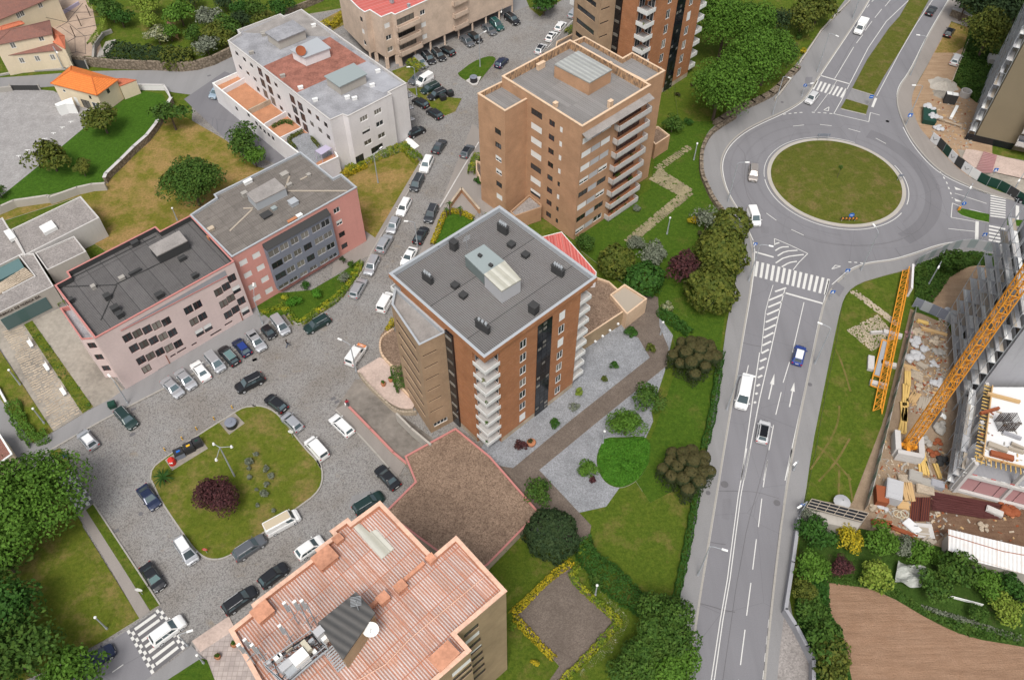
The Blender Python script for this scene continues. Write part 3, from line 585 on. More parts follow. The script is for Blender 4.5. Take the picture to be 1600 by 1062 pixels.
for i in range(13):
 for u0 in (0,.85):
  for j in range(2):
   if (i + j) % 2 == 0: B.quad([bil(u0 + j * .075,i / 13),bil(u0 + j * .075 + .075,i / 13),bil(u0 + j * .075 + .075,(i + 1) / 13),bil(u0 + j * .075,(i + 1) / 13)])
for i in range(7): B.quad([bil(.19,.04 + i * .138),bil(.81,.04 + i * .138),bil(.81,.04 + i * .138 + .06),bil(.19,.04 + i * .138 + .06)])
B.line(g('Q',515,1025),g('Q',565,990),.12); B.z = .03
a,b,c,d = g('Q',265,120),g('Q',330,93),g('Q',430,250),g('Q',350,290)
for i in range(10):
 for j in range(5):
  if (i + j) % 2 == 0: B.quad([bil(j / 5,i / 10),bil((j + 1) / 5,i / 10),bil((j + 1) / 5,(i + 1) / 10),bil(j / 5,(i + 1) / 10)])
B.build('crossing_markings',MAT['road_paint'],None,'structure')
# pavements by the pink blocks and the museum yard
slab('pavement',gs('K',[(205,845),(250,915),(540,745),(830,590),(1270,370),(1573,190),(1640,120),(1700,0),(1500,-120),(800,480),(690,560),(540,640)]),.12,'pavement')
slab('verge',gs('K',[(150,110),(200,85),(575,615),(510,655)]),.16,'grass_dry'); slab('verge',gs('K',[(-60,220),(0,265),(330,765),(205,838),(0,560),(-60,480)]),.16,'grass_dry')
slab('stone_walk',gs('K',[(-80,120),(100,70),(160,120),(510,655),(325,765)]),.10,'concrete_yard'); slab('yard',gs('K',[(190,90),(380,0),(700,440),(780,530),(575,615)]),.10,'concrete_yard')
sheet('side_street',gs('K',[(0,560),(205,840),(260,915),(330,900),(160,1062),(-200,1062),(-200,640)]),.01,'pavement')
B = MB()                                   # the uneven pale stones of the walk, row by row
a,b,c,d = g('K',20,150),g('K',130,110),g('K',500,650),g('K',330,750)
for j in range(44):
 for i in range(9):
  if random.random() < .12: continue
  p = bil((i + .5 + random.uniform(-.3,.3)) / 9,(j + .5 + random.uniform(-.15,.15)) / 44); B.box((p.x,p.y,.115 + random.uniform(0,.03)),(random.uniform(.3,.6),random.uniform(.15,.28),.07),R_(35 + random.uniform(-12,12)))
tag(B.build('walk_stone',MAT['stone_pale'],None,'stuff'),'rows of uneven pale stones set in the walk beside the white benches','paving')
# gardens and streets at the top left
slab('dry_lawn',gs('F',[(1130,-190),(1390,-40),(1573,120),(1700,150),(1573,200),(1150,430),(1130,520),(650,640),(560,580),(650,520),(500,300),(0,460),(-200,560),(-200,500),(-100,380),(640,240),(870,0),(1050,-270)]),.04,'grass_yellow')
slab('garden_lawn',gs('A',[(850,560),(1000,580),(1030,640),(950,770),(640,1120),(300,1200),(60,1240),(-80,1340),(-80,1280),(190,1062),(540,770),(540,690),(700,660)]),.10,'grass_lush')
sheet('yard',gs('A',[(-400,560),(100,540),(330,560),(560,680),(540,775),(190,1062),(-60,1260),(-500,1500)]),.02,'gravel_yard')
sheet('lane',smooth(gs('A',[(-300,500),(0,478),(260,460),(500,440),(800,432),(1100,434),(1300,390),(1425,335),(1500,300)]),1) + smooth(gs('A',[(1560,480),(1300,600),(1000,560),(850,510),(700,500),(300,535),(0,555),(-300,600)]),1),.004,'pavement')
sheet('side_street',gs('A',[(1130,610),(1390,860),(1800,1062),(2300,1400),(2200,900),(1500,480),(1380,440)]),.006,'asphalt_worn')
slab('orchard',gs('A',[(640,350),(600,200),(560,0),(560,-260),(2600,-260),(2300,-60),(2100,60),(1573,150),(1420,310),(1200,385),(1000,400)]),.3,'grass_mid'); sheet('courtyard',gs('A',[(380,400),(520,345),(640,350),(640,200),(560,-100),(440,-100),(100,120),(300,160)]),.03,'yard_beige')
slab('verge',gs('G',[(690,160),(1060,30),(1165,90),(1000,370),(890,560),(820,510),(780,260)]),.12,'grass_yellow'); slab('pavement',gs('G',[(1165,90),(1185,110),(1060,330),(900,590),(880,660),(800,690),(620,800),(640,680),(830,580),(835,520),(890,560),(1000,370)]),.10,'pavement_warm')
slab('garden',gs('G',[(165,970),(290,900),(500,880),(690,770),(800,690),(780,790),(700,890),(560,1000),(440,1075),(420,1100),(360,1020),(250,1062),(165,1000)]),.14,'grass_green')
slab('verge',gs('B',[(640,130),(770,60),(790,150),(720,185)]),.12,'grass_yellow'); slab('verge',gs('B',[(1070,440),(1190,400),(1240,440),(1140,530)]),.12,'grass_dry')
slab('verge',gs('B',[(1165,550),(1260,540),(1400,600),(1500,610),(1460,690),(1400,715),(1290,650),(1230,600)]),.14,'grass_dry')
slab('traffic_island',smooth(gs('C',[(60,455),(150,385),(240,350),(285,352),(295,375),(240,445),(175,525),(150,520),(75,480),(60,455)]),1)[:-1],.15,'grass_green','concrete'); slab('paving_pad',gs('C',[(110,500),(140,480),(205,475),(180,525),(150,530)]),.17,'concrete_pale')
slab('verge',gs('CC',[(690,110),(900,130),(815,215)]),.12,'grass_dry'); slab('verge',gs('CC',[(690,110),(1000,60),(1100,0),(1100,-100),(600,-100)]),.14,'grass_mid')
slab('pavement',gs('BB',[(380,860),(640,740),(1250,440),(1573,290),(2000,120),(2500,-80),(2300,-160),(300,700)]),.10,'pavement')
slab('pavement',gs('H',[(150,-140),(200,-100),(200,200),(350,400),(320,420),(0,350),(-40,340)]),.10,'pavement_warm'); slab('garden',gs('G',[(1330,385),(1480,430),(1600,560),(1250,600)]),.16,'grass_lush')
slab('garden',gs('H',[(20,480),(160,440),(120,560),(-60,640)]),.15,'grass_lush')
slab('pavement',gs('G',[(1290,380),(1340,330),(1500,200),(1600,300),(1490,440),(1330,380),(1240,600),(1180,700),(1150,680)]),.10,'pavement_warm')
sheet('side_yard',gs('T',[(-60,60),(190,60),(90,-60),(-40,-20)]),.01,'pavement')
slab('patio',gs('Q',[(890,890),(1060,840),(1250,1062),(1500,1300),(960,1200),(985,1062),(940,960),(900,930)]),.10,'patio_tiles'); slab('patio',gs('Q',[(880,885),(1050,770),(1080,830),(920,935)]),.12,'plaza_pink'); slab('garden',gs('Q',[(770,1062),(920,965),(950,970),(985,1062),(970,1200),(700,1200)]),.14,'grass_green'); slab('pavement',gs('Q',[(670,1062),(880,905),(930,960),(770,1062),(700,1200),(600,1200)]),.11,'pavement')
# ramp beside the central tower and the pink forecourt
sheet('ramp',gs('L',[(650,620),(770,440),(830,450),(1020,640),(1240,800),(1270,860),(1180,980),(1100,1000)]),.012,'concrete_ramp'); slab('pavement',gs('L',[(640,630),(700,600),(740,620),(1080,960),(1020,1062),(960,980)]),.10,'pavement_warm')
slab('forecourt',smooth(gs('L',[(780,400),(820,450),(900,530),(980,600),(1060,636),(1140,632),(1110,545),(1050,500),(1010,380),(930,310),(880,340),(780,400)]),1)[:-1],.45,'plaza_pink','stone_pale')
slab('planting_bed',smooth(gs('L',[(1010,380),(1050,500),(1085,520),(1100,300),(1000,130),(930,170),(915,230),(930,300),(1010,380)]),1)[:-1],.6,'gravel_brown','salmon_light')
# right hand side: grass triangle, building sites, field
slab('grass_triangle',gs('O',[(640,110),(500,140),(350,190),(285,240),(235,330),(200,560),(100,1062),(60,1300),(-10,1625),(300,1640),(500,1120),(680,350),(715,60)]),.10,'grass_mid')
B = Paint(); B.z = .165
for k_,q_ in (('O',[(190,620),(230,700),(290,900)]),('P',[(350,20),(345,120),(300,240),(155,450)]),('P',[(200,290),(300,370),(430,520)]),('P',[(420,240),(330,400),(210,530)]),('P',[(350,450),(345,640)]),('P',[(410,480),(440,660)])): B.z += .004; B.poly(smooth(gs(k_,q_),2),.30)
B.build('tyre_track',MAT['grass_track'],None,'structure')
sheet('construction_ground',gs('O',[(690,350),(940,460),(990,600),(1500,600),(1700,2400),(0,2400),(200,1640),(520,1062)]),.014,'soil_site'); sheet('construction_ground',gs('J',[(510,920),(640,870),(860,820),(1010,860),(1100,800),(1300,1100),(900,1400),(700,1250),(505,1210)]),.03,'weeds')
sheet('sand_bank',smooth(gs('O',[(720,300),(800,310),(860,200),(940,150),(1060,70),(1200,60),(1270,120),(1150,350),(960,460),(820,380),(720,300)]),2)[:-1],.06,'soil_sand')
sheet('construction_ground',gs('E',[(980,190),(1140,230),(1100,420),(1000,680),(1180,840),(1330,900),(1330,1500),(1000,1450),(850,1200),(700,1062),(655,960),(660,790),(705,700),(800,530),(880,370)]),.02,'soil_sand'); sheet('parking_grass',gs('E',[(990,185),(1140,235),(1110,380),(1020,440),(850,440),(890,370)]),.03,'grass_yellow')
sheet('weed_patch',gs('E',[(1145,230),(1600,0),(1330,900),(1190,850),(1005,670),(1060,500)]),.04,'weeds'); sheet('lane',gs('E',[(985,100),(1060,60),(1200,160),(1145,235),(990,180)]),.05,'pavement_warm')
sheet('terrace_floor',gs('DD',[(520,430),(620,440),(1128,560),(1500,640),(1500,800),(1128,740),(600,620),(480,520)]),.3,'plaza_pink')
sheet('ploughed_field',smooth(gs('W',[(180,520),(420,560),(560,620),(760,740),(960,830),(1266,880),(1700,960)]),1) + gs('W',[(1700,1400),(200,1400),(320,1062),(270,830),(190,700)]),.05,'soil_field'); sheet('bare_bank',gs('W',[(850,240),(1266,330),(1600,400),(1600,60),(900,60),(740,60),(740,350)]),.04,'soil_dark')
sheet('weed_patch',gs('W',[(40,180),(370,230),(700,300),(1266,470),(1700,600),(1700,960),(1266,880),(960,830),(760,740),(560,620),(420,560),(180,520),(190,700),(270,830),(320,1062),(200,1400),(110,1300),(110,960),(0,720)]),.03,'weeds')
# ------------------------------------------------------------------ vegetation
def leaf_mesh(name,C,Nn,size,mat,jit=.9):
 n = len(C); C = np.asarray(C,float); Nn = np.asarray(Nn,float) + RNG.normal(0,jit * .6,(n,3)); Nn /= np.linalg.norm(Nn,axis=1)[:,None] + 1e-9
 r = RNG.normal(size=(n,3)); t = np.cross(Nn,r); t /= np.linalg.norm(t,axis=1)[:,None] + 1e-9; b = np.cross(Nn,t)
 sz = (size * RNG.uniform(.6,1.35,n))[:,None]; k = .62
 V = np.stack([C - t * sz,C - b * sz * k + Nn * sz * .18,C + t * sz,C + b * sz * k + Nn * sz * .18],1).reshape(-1,3)
 me = bpy.data.meshes.new(name); me.vertices.add(4 * n); me.vertices.foreach_set('co',V.ravel())
 me.loops.add(4 * n); me.loops.foreach_set('vertex_index',np.arange(4 * n,dtype=np.int32)); me.polygons.add(n)
 me.polygons.foreach_set('loop_start',np.arange(0,4 * n,4,dtype=np.int32)); me.update(calc_edges=True)
 at = me.attributes.new('tint','FLOAT','FACE'); at.data.foreach_set('value',RNG.uniform(0,1,n).astype(np.float32)); me.materials.append(mat); return me
def sph(n):
 v = RNG.normal(size=(n,3)); return v / np.linalg.norm(v,axis=1)[:,None]
def crown_points(rx,ry,rz,lobes,nleaf,lobe_r=.45,up=.25,fill=.15):
 if lobes == 1:
  d = sph(nleaf); d[:,2] = np.where(d[:,2] < -.45,-d[:,2],d[:,2]); ph = RNG.uniform(0,6,4); b = .97 + .10 * np.sin(d[:,0] * 5 + ph[0]) * np.sin(d[:,1] * 6 + ph[1]) + .06 * np.sin(d[:,2] * 9 + d[:,0] * 11 + ph[2]) + .05 * np.sin(d[:,1] * 17 + ph[3]) * np.sin(d[:,0] * 15); q = (b * (1 - np.abs(RNG.normal(0,.05,nleaf))) * .97)[:,None]; return d * q * np.array([rx,ry,rz]),d + np.array([0,0,up])
 L = sph(lobes); L[:,2] = np.abs(L[:,2]) * .95 - .25 * (RNG.random(lobes) < .4); q = RNG.uniform(.35,.85,lobes)[:,None]; L = L * q
 rl = RNG.uniform(.6,1.15,lobes) * lobe_r; rl[0] = .62; L[0] = 0
 w = rl ** 2; w[0] *= fill * 4; idx = RNG.choice(lobes,nleaf,p=w / w.sum()); d = sph(nleaf); d[:,2] = np.where(d[:,2] < -.35,-d[:,2],d[:,2])
 P = L[idx] + d * (rl[idx] * (1 + RNG.normal(0,.07,nleaf) - (RNG.random(nleaf) < .25) * RNG.uniform(0,.4,nleaf)))[:,None]
 sc = np.array([rx,ry,rz]); return P * sc,d + np.array([0,0,up])
def branch_mesh(h,r,spread):
 B = MB(); B.tube((0,0,-.1),(0,0,h * .55),r,r * .75,8); B.tube((0,0,h * .5),(.05,0,h),r * .8,r * .4,7)
 for i in range(5):
  a = i * 1.26 + random.random(); z = h * random.uniform(.5,.85); B.tube((0,0,z),(math.cos(a) * spread,math.sin(a) * spread,z + spread * random.uniform(.7,1.1)),r * .42,r * .12,5)
 return B
TREES = 0
def tree(k,x,y,rp,kind,label,cat='tree',trunk=1.2,flat=.85,lobes=22,dens=1.0,leaf=None,group=None,name='tree',asp=1.0,lobe_r=.45,bark='bark',base=0):
 s = CR[k][2]; r = rp / s * mpp(g(k,x,y,3),3); zc = base + trunk + r * flat * .75
 c = g(k,x,y,zc); r = rp / s * mpp(c,zc)
 lf = leaf or max(.13,min(.36,r * .085)); n = int(min(16000,max(160,dens * 4.2 * math.pi * r * r / (lf * lf * 1.3))))
 P,Nn = crown_points(r,r * asp,r * flat,lobes,n,lobe_r); P[:,2] += trunk + r * flat * .75 - .0
 P[:,2] = np.maximum(P[:,2],.05)
 t = thing(name,label,cat,(c.x,c.y,base),0,group)
 link('crown',leaf_mesh('crown',P,Nn,lf,FOL[kind]),t)
 if trunk > .15: link('trunk',branch_mesh(trunk + r * .5,max(.06,r * .06),r * .45).mesh('trunk',MAT[bark]),t)
 return t
def bush(k,x,y,rp,kind,label,cat='bush',**kw): kw.setdefault('trunk',.05); kw.setdefault('flat',.8); kw.setdefault('lobes',9); kw.setdefault('name','bush'); return tree(k,x,y,rp,kind,label,cat,**kw)
def knobbly(k,x,y,rp,label,kind='brown',m=12):     # conifers pruned into many round heads
 s = CR[k][2]; zc = 2.6; c = g(k,x,y,zc); r = rp / s * mpp(c,zc); t = thing('conifer',label,'conifer',(c.x,c.y,0))
 Ps,Ns,tn = [],[],[]
 for i in range(m):
  a = i * 2.4; q = math.sqrt((i + .3) / m) * r * .84; lx,ly = math.cos(a) * q,math.sin(a) * q; lr = r * random.uniform(.19,.26); top = 2.4 + (1 - q / r) * r * .7 + random.uniform(-.4,.7)
  n = int(900 * (lr / 1.2) ** 2) + 200; d = sph(n); d[:,2] = np.where(d[:,2] < -.2,-d[:,2] * .9,d[:,2]); h = top
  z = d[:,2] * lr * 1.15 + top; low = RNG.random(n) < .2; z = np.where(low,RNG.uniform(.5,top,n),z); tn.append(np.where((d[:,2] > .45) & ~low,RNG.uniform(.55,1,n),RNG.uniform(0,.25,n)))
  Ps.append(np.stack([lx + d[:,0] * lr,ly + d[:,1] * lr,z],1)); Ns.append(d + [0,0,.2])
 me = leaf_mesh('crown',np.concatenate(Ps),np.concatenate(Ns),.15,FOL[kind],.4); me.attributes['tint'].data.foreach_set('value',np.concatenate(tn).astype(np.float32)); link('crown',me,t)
 link('trunk',branch_mesh(2.4,.18,r * .4).mesh('trunk',MAT['bark']),t); return t
def hedge(k,pts,w,h,kind,label,cat='hedge',z=0,leaf=.13,dens=1.0,name='hedge',sm=1,closed=False):
 P0 = smooth(gs(k,pts,z + h * .6),sm); C,Nn = [],[]
 for a,b in zip(P0,P0[1:]):
  L = (b - a).length; e = (b - a).normalized(); nn = Vector((-e.y,e.x)); m = int(dens * L * (w + 2 * h) / (leaf * leaf * .9)) + 2
  u = RNG.uniform(-.1,L + .1,m); sd_ = RNG.uniform(-h - w / 2,h + w / 2,m); wob = 1 + .18 * np.sin(u * 1.9 + a.x) + RNG.normal(0,.06,m)
  top = np.abs(sd_) < w / 2; off = np.where(top,sd_,np.sign(sd_) * w / 2) * wob; zz = np.where(top,h,h - (np.abs(sd_) - w / 2)) * (1 + .10 * np.sin(u * 2.7 + a.y)) + RNG.normal(0,.04,m)
  C.append(np.stack([a.x + e.x * u + nn.x * off,a.y + e.y * u + nn.y * off,z + np.maximum(zz,.02)],1))
  Nn.append(np.stack([np.where(top,0,np.sign(sd_) * nn.x),np.where(top,0,np.sign(sd_) * nn.y),np.where(top,1,.3)],1))
 C = np.concatenate(C); me = leaf_mesh(name,C - np.array([P0[0].x,P0[0].y,0]),np.concatenate(Nn),leaf,FOL[kind]); o = link(name,me); o.location = (P0[0].x,P0[0].y,0)
 return tag(o,label,cat)
def cover(name,k,pts,kind,label,n,h=.3,leaf=.14,z=.05,cat='ground cover',clumps=0):
 poly = gs(k,pts,z); xs = [p.x for p in poly]; ys = [p.y for p in poly]
 def inside(X,Y):
  r = np.zeros(len(X),bool); j = len(poly) - 1
  for i in range(len(poly)):
   xi,yi,xj,yj = poly[i].x,poly[i].y,poly[j].x,poly[j].y; r ^= ((yi > Y) != (yj > Y)) & (X < (xj - xi) * (Y - yi) / (yj - yi + 1e-12) + xi); j = i
  return r
 X = RNG.uniform(min(xs),max(xs),n * 3); Y = RNG.uniform(min(ys),max(ys),n * 3); m = inside(X,Y); X,Y = X[m][:n],Y[m][:n]
 hh = h * (.35 + .65 * np.clip(.5 + .5 * np.sin(X * .9 + 1.3 * np.sin(Y * .7)) * np.cos(Y * .8 + np.sin(X * .6)),0,1)) if clumps == 0 else h * np.clip(np.sin(X * clumps + 2 * np.sin(Y * clumps * .7)) * np.cos(Y * clumps * .9),.05,1)
 Z = z + RNG.uniform(.5,1,len(X)) * hh; c0 = np.array([X.mean(),Y.mean(),0])
 o = link(name,leaf_mesh(name,np.stack([X,Y,Z],1) - c0,np.tile([0,0,1.],(len(X),1)),leaf,FOL[kind],1.2)); o.location = tuple(c0); return tag(o,label,cat,kind='stuff')
# ------------------------------------------------------------------ building helpers
WC = {}
def wmesh(w,h,style):
 key = (round(w,1),round(h,1),style)
 if key in WC: return WC[key]
 w,h = key[0],key[1]; fr = {'w': 'frame_white','d': 'frame_dark','b': 'frame_brown','g': 'shutter_grey'}[style[0]]; t = .07; F = MB()
 for x in (-w / 2 + t / 2,w / 2 - t / 2): F.box((x,0,0),(t,.09,h))
 for z in (-h / 2 + t / 2,h / 2 - t / 2): F.box((0,0,z),(w - 2 * t,.09,t))
 n = {'1': 1,'2': 2,'3': 3,'4': 4,'0': 1}[style[1]]
 for i in range(1,n): F.box((-w / 2 + w * i / n,0,0),(t,.08,h - 2 * t))
 P = MB(); P.face([(-w / 2,.01,-h / 2),(w / 2,.01,-h / 2),(w / 2,.01,h / 2),(-w / 2,.01,h / 2)])
 sh = None; c = style[2] if len(style) > 2 else ''
 if c in ('s','h','c','G'):
  f = {'s': 1.0,'h': .5,'c': .35,'G': 1.0}[c]; sh = MB(); hh = h * f; m = max(2,int(hh / .14))
  for i in range(m): z1 = h / 2 - hh * i / m; z0 = h / 2 - hh * (i + 1) / m; sh.face([(-w / 2 + .04,-.075,z0),(w / 2 - .04,-.075,z0),(w / 2 - .04,-.06,z1 - .01),(-w / 2 + .04,-.06,z1 - .01)])
  sh = sh.mesh('shutter',MAT['shutter_grey' if c == 'G' else 'shutter_white'])
 WC[key] = (F.mesh('window',MAT[fr]),P.mesh('pane',MAT['glass_curtain' if style.endswith('k') else 'glass']),sh); return WC[key]
def win(root,a,b,u,z,w,h,style='w2',depth=.2,name='window'):
 e = (b - a).normalized(); n = Vector((e.y,-e.x)); p = a + e * u - n * (depth - .07); F,P,sh = wmesh(w,h,style)
 o = link(name,F,root); place(o,root,(p.x,p.y,z),math.atan2(e.y,e.x)); q = link('pane',P,o)
 if sh: link('shutter',sh,o)
 return o
def facade(B,root,a,b,z0,z1,wins,m=0,depth=.2):
 B.wall(a,b,z0,z1,[(u - w / 2,u + w / 2,z - h / 2,z + h / 2) for u,z,w,h,s in wins],m,depth)
 L = (b - a).length
 for u,z,w,h,s in wins:
  u0,u1 = max(.02,u - w / 2),min(L - .02,u + w / 2); w0,w1 = max(z0 + .01,z - h / 2),min(z1 - .01,z + h / 2)
  if u1 > u0 + .05 and w1 > w0 + .05: win(root,a,b,(u0 + u1) / 2,(w0 + w1) / 2,u1 - u0,w1 - w0,s,depth)
def col(a,b,k,p,q,n,w,h,styles):
 (u0,z0),(u1,z1) = onwall(a,b,k,*p),onwall(a,b,k,*q)
 return [(u0 + (u1 - u0) * i / max(1,n - 1),z0 + (z1 - z0) * i / max(1,n - 1),w,h,styles[i % len(styles)]) for i in range(n)]
def root_of(name,label,cat,p,group=None): return thing(name,label,cat,(p.x,p.y,0),0,group)
def part(name,B,mats,root,smooth=False): return B.build(name,[MAT[m] for m in (mats if isinstance(mats,(list,tuple)) else [mats])],root,None,smooth)
def roofbox(root,k,pts,zt,h,wall,top,name='roof_house',over=0,par=.0,mats=None):
 P = ccw(gs(k,pts,zt)); B = MB(); B.prism(P,zt - h,zt - .12,0,0); Q = offset(P,-over) if over else offset(P,-.05); part(name,B,wall,root)
 B = MB(); e = (Q[1] - Q[0]).normalized(); B.flat(Q,zt + .06,0,e)
 for i in range(len(Q)): a,b = Q[i],Q[(i + 1) % len(Q)]; B.face([(*a,zt - .12),(*b,zt - .12),(*b,zt + .06),(*a,zt + .06)])
 if over: B.flat(Q,zt - .12,up=False)
 part('roof_cover',B,top,root); return P
def chimneybox(root,k,x,y,zr,w,d,h,mat,name='chimney',rz=R_(-41),cowl=0,cap=None):
 c = g(k,x,y,zr + h / 2); B = MB(); B.box((c.x,c.y,zr + h / 2),(w,d,h),rz); B.box((c.x,c.y,zr + h + .05),(w * 1.12,d * 1.12,.1),rz); o = part(name,B,mat,root)
 for i in range(cowl): B = MB(); e = Vector((math.cos(rz),math.sin(rz))) * (w * (i - (cowl - 1) / 2) / cowl * .8); B.tube((c.x + e.x,c.y + e.y,zr + h),(c.x + e.x,c.y + e.y,zr + h + .5),.12,.12,8); B.tube((c.x + e.x,c.y + e.y,zr + h + .45),(c.x + e.x,c.y + e.y,zr + h + .75),.22,.08,8); B.build('cowl',MAT['steel'],o) if False else part('cowl',B,'steel',root)
 return o
def balcony(root,pts,z,rail_h,wall,floor='concrete_pale',th=.14,side=None,open_=(),name='balcony',bars=False):
 """slab with a solid balustrade along the listed edges; pts counterclockwise"""
 B = MB(); B.prism(pts,z - .18,z,0,1,True); n = len(pts)
 for i in range(n):
  if i in open_: continue
  a,b = pts[i],pts[(i + 1) % n]; e = (b - a).normalized(); nn = Vector((e.y,-e.x))
  a2,b2 = a - e * .0,b + e * .0
  if bars:
   B.bar((*(a - nn * .05),z + rail_h),(*(b - nn * .05),z + rail_h),.08,.06); L = (b - a).length; m = max(2,int(L / .35))
   for j in range(m + 1): p = a.lerp(b,j / m) - nn * .05; B.bar((p.x,p.y,z),(p.x,p.y,z + rail_h),.05,.05)
  else:
   q = [a2,b2,b2 - nn * th,a2 - nn * th]; B.prism(q,z - .18 - .002,z + rail_h,0,0)
 return B.build(name,[MAT[wall],MAT[floor]],root)
def clutter(root,poly,z,n,name='balcony_plant'):
 for i in range(n):
  c = sum(poly,Vector((0,0))) / len(poly); p = c.lerp(random.choice(poly),random.uniform(.2,.6)); P_,N_ = crown_points(.35,.35,.4,3,30); me = leaf_mesh('balcony_plant',P_,N_,.11,FOL[random.choice(['mid','deep','olive'])]); o = link(name,me,root); place(o,root,(p.x,p.y,z + .45))
# ------------------------------------------------------------------ central brick tower
HT = 23.1
A0,B0,C0,D0 = (g('X',x,y,HT) for x,y in ((18,284),(415,635),(885,299),(479,2)))
eAB = (B0 - A0).normalized(); nAB = Vector((eAB.y,-eAB.x));
def inset4(P,d): return offset(ccw(P),d)
tower = root_of('brick_tower','tall orange brick tower with grey ribbed roof in the middle of the photo','apartment tower',B0,'twin orange brick towers')
roofP = ccw([A0,B0,C0,D0]); ov = .35; wl = offset(roofP,ov); iA = min(range(4),key=lambda i: (roofP[i] - A0).length); A1,B1,C1,D1 = (wl[(iA + i) % 4] for i in range(4))
FASC = HT - 1.7
B = MB()
for p,q in ((A0,B0),(B0,C0),(C0,D0),(D0,A0)):
 L = (q - p).length; pi,qi = [wl[(iA + i) % 4] for i in range(4)][[A0,B0,C0,D0].index(p)],[wl[(iA + i) % 4] for i in range(4)][[A0,B0,C0,D0].index(q)]
 B.face([(*p,FASC + .9),(*q,FASC + .9),(*q,HT),(*p,HT)],0,[(0,0),(L,0),(L,.8),(0,.8)]); B.face([(*pi,FASC + .9),(*qi,FASC + .9),(*q,FASC + .9),(*p,FASC + .9)],0); B.face([(*pi,FASC),(*qi,FASC),(*qi,FASC + .9),(*pi,FASC + .9)],0,[(0,0),(L,0),(L,.9),(0,.9)])
B.flat(wl,FASC,0,up=False)
part('roof_fascia',B,'brick_orange',tower)
B = MB(); inn = B.parapet(roofP,HT - .75,HT,.42); part('coping',B,'zinc',tower)
B = MB(); B.flat(inn,HT - .75,0,(B0 - C0).normalized()); part('roof',B,'roof_dark',tower)
# corner notches with balconies
nb = {}
uBa = onwall(A1,B1,'X',370,700)[0]; LAB = (B1 - A1).length; LBC = (C1 - B1).length; sB = max(2.2,LAB - uBa); sB2 = max(2.2,onwall(B1,C1,'X',484,800)[0]); sC = 2.3
eBC = (C1 - B1).normalized(); eCD = (D1 - C1).normalized(); eDA = (A1 - D1).normalized()
floors = 8; fh = (FASC - 1.6) / floors; zf = [1.6 + i * fh for i in range(floors)]
P0 = [A1 + eAB * 1.6,B1 - eAB * sB,B1 - eAB * sB + eBC * sB2,B1 + eBC * sB2,C1 - eBC * sC,C1 - eBC * sC + eCD * sC,C1 + eCD * sC,D1,A1 - eDA * 3.2,A1 - eDA * 3.2 + eAB * 1.6]
W_ = MB()
wins = col(P0[3],P0[4],'X',(577,577),(573,922),8,1.15,1.7,['w2','w2','w2','w2k','w2','w2','w2s','w2'])
wins += col(P0[3],P0[4],'X',(739,459),(716,812),8,1.15,1.7,['w2s','w2','w2s','w2','w2k','w2','w2','w2s'])
gl0,gl1 = onwall(P0[3],P0[4],'X',630,690)[0],onwall(P0[3],P0[4],'X',688,640)[0]; gz0 = onwall(P0[3],P0[4],'X',621,902)[1]
gz1 = FASC - .2
facade(W_,tower,P0[3],P0[4],1.0,FASC,wins,0,.12)
W_.wall(P0[3],P0[4],0,1.0,(),1)
facade(W_,tower,P0[0],P0[1],1.0,FASC,[(2.2,FASC - 1.4,.8,1.5,'w1'),(4.0,FASC - 1.4,.8,1.5,'w1')],0,.15); W_.wall(P0[0],P0[1],0,1.0,(),1)
for i in (1,2,4,5):
 a,b = P0[i],P0[i + 1]; L = (b - a).length; facade(W_,tower,a,b,0,FASC,[(L / 2,z + 1.15,min(1.7,L * .7),2.0,'g2' if i == 1 else 'w2') for z in zf],0,.1)
for i in (6,7,8,9): W_.wall(P0[i],P0[(i + 1) % 10],0,FASC,(),0)
part('wall',W_,['brick_orange','stone_pale'],tower)
for i,z in enumerate(zf):
 o = 0
 balcony(tower,[B1 - eAB * sB - eBC * o,B1 + eAB * o - eBC * o,B1 + eAB * o + eBC * sB2,B1 - eAB * sB + eBC * sB2],z,.62,'shutter_white','concrete_pale',.07,open_=(2,3))
 q = [C1 - eBC * sC + eAB * o,C1 + eBC * o + eAB * o,C1 + eBC * o + eCD * (sC + 1.5),C1 - eBC * sC + eCD * (sC + 1.5)]
 balcony(tower,q,z,.62,'shutter_white','concrete_pale',.07,open_=(2,3))
 if i % 2 == 0: clutter(tower,q,z,1); clutter(tower,[B1,B1 - eAB,B1 + eBC],z,1)
 if i > 4: q = [A1 - eDA * 3.2 - eAB * 1.0,A1 - eAB * 1.0 ,A1 + eAB * 1.5,A1 - eDA * 3.2 + eAB * 1.5]; balcony(tower,ccw(q),z,.85,'shutter_white','concrete_grey',.1)
# dark glazed strip: each storey a glazing panel
e = (P0[4] - P0[3]).normalized(); nn = Vector((e.y,-e.x)); m = 24; gw = gl1 - gl0
for i in range(m):
 z0,z1 = gz0 + (gz1 - gz0) * i / m,gz0 + (gz1 - gz0) * (i + 1) / m
 for j in range(3):
  p = P0[3] + e * (gl0 + gw * (j + .5) / 3) + nn * .05; o_ = wmesh(gw / 3 - .03,z1 - z0 - .03,'d1');
  k = ('glazing',round(gw,2));
  if k not in WC: b = MB(); b.box((0,0,0),(gw / 3 - .04,.07,(z1 - z0) - .05)); WC[k] = b.mesh('glazing_panel',MAT['glass_black']); b = MB(); b.box((0,0,0),(gw / 3 - .3,.05,(z1 - z0) * .5)); WC[(k,1)] = b.mesh('pane',MAT['glass_curtain'])
  o = link('glazing_panel',WC[k],tower); place(o,tower,(p.x,p.y,(z0 + z1) / 2),math.atan2(e.y,e.x))
  if random.random() < .28: q = link('pane',WC[(k,1)],o); q.location = (0,-.03,0)
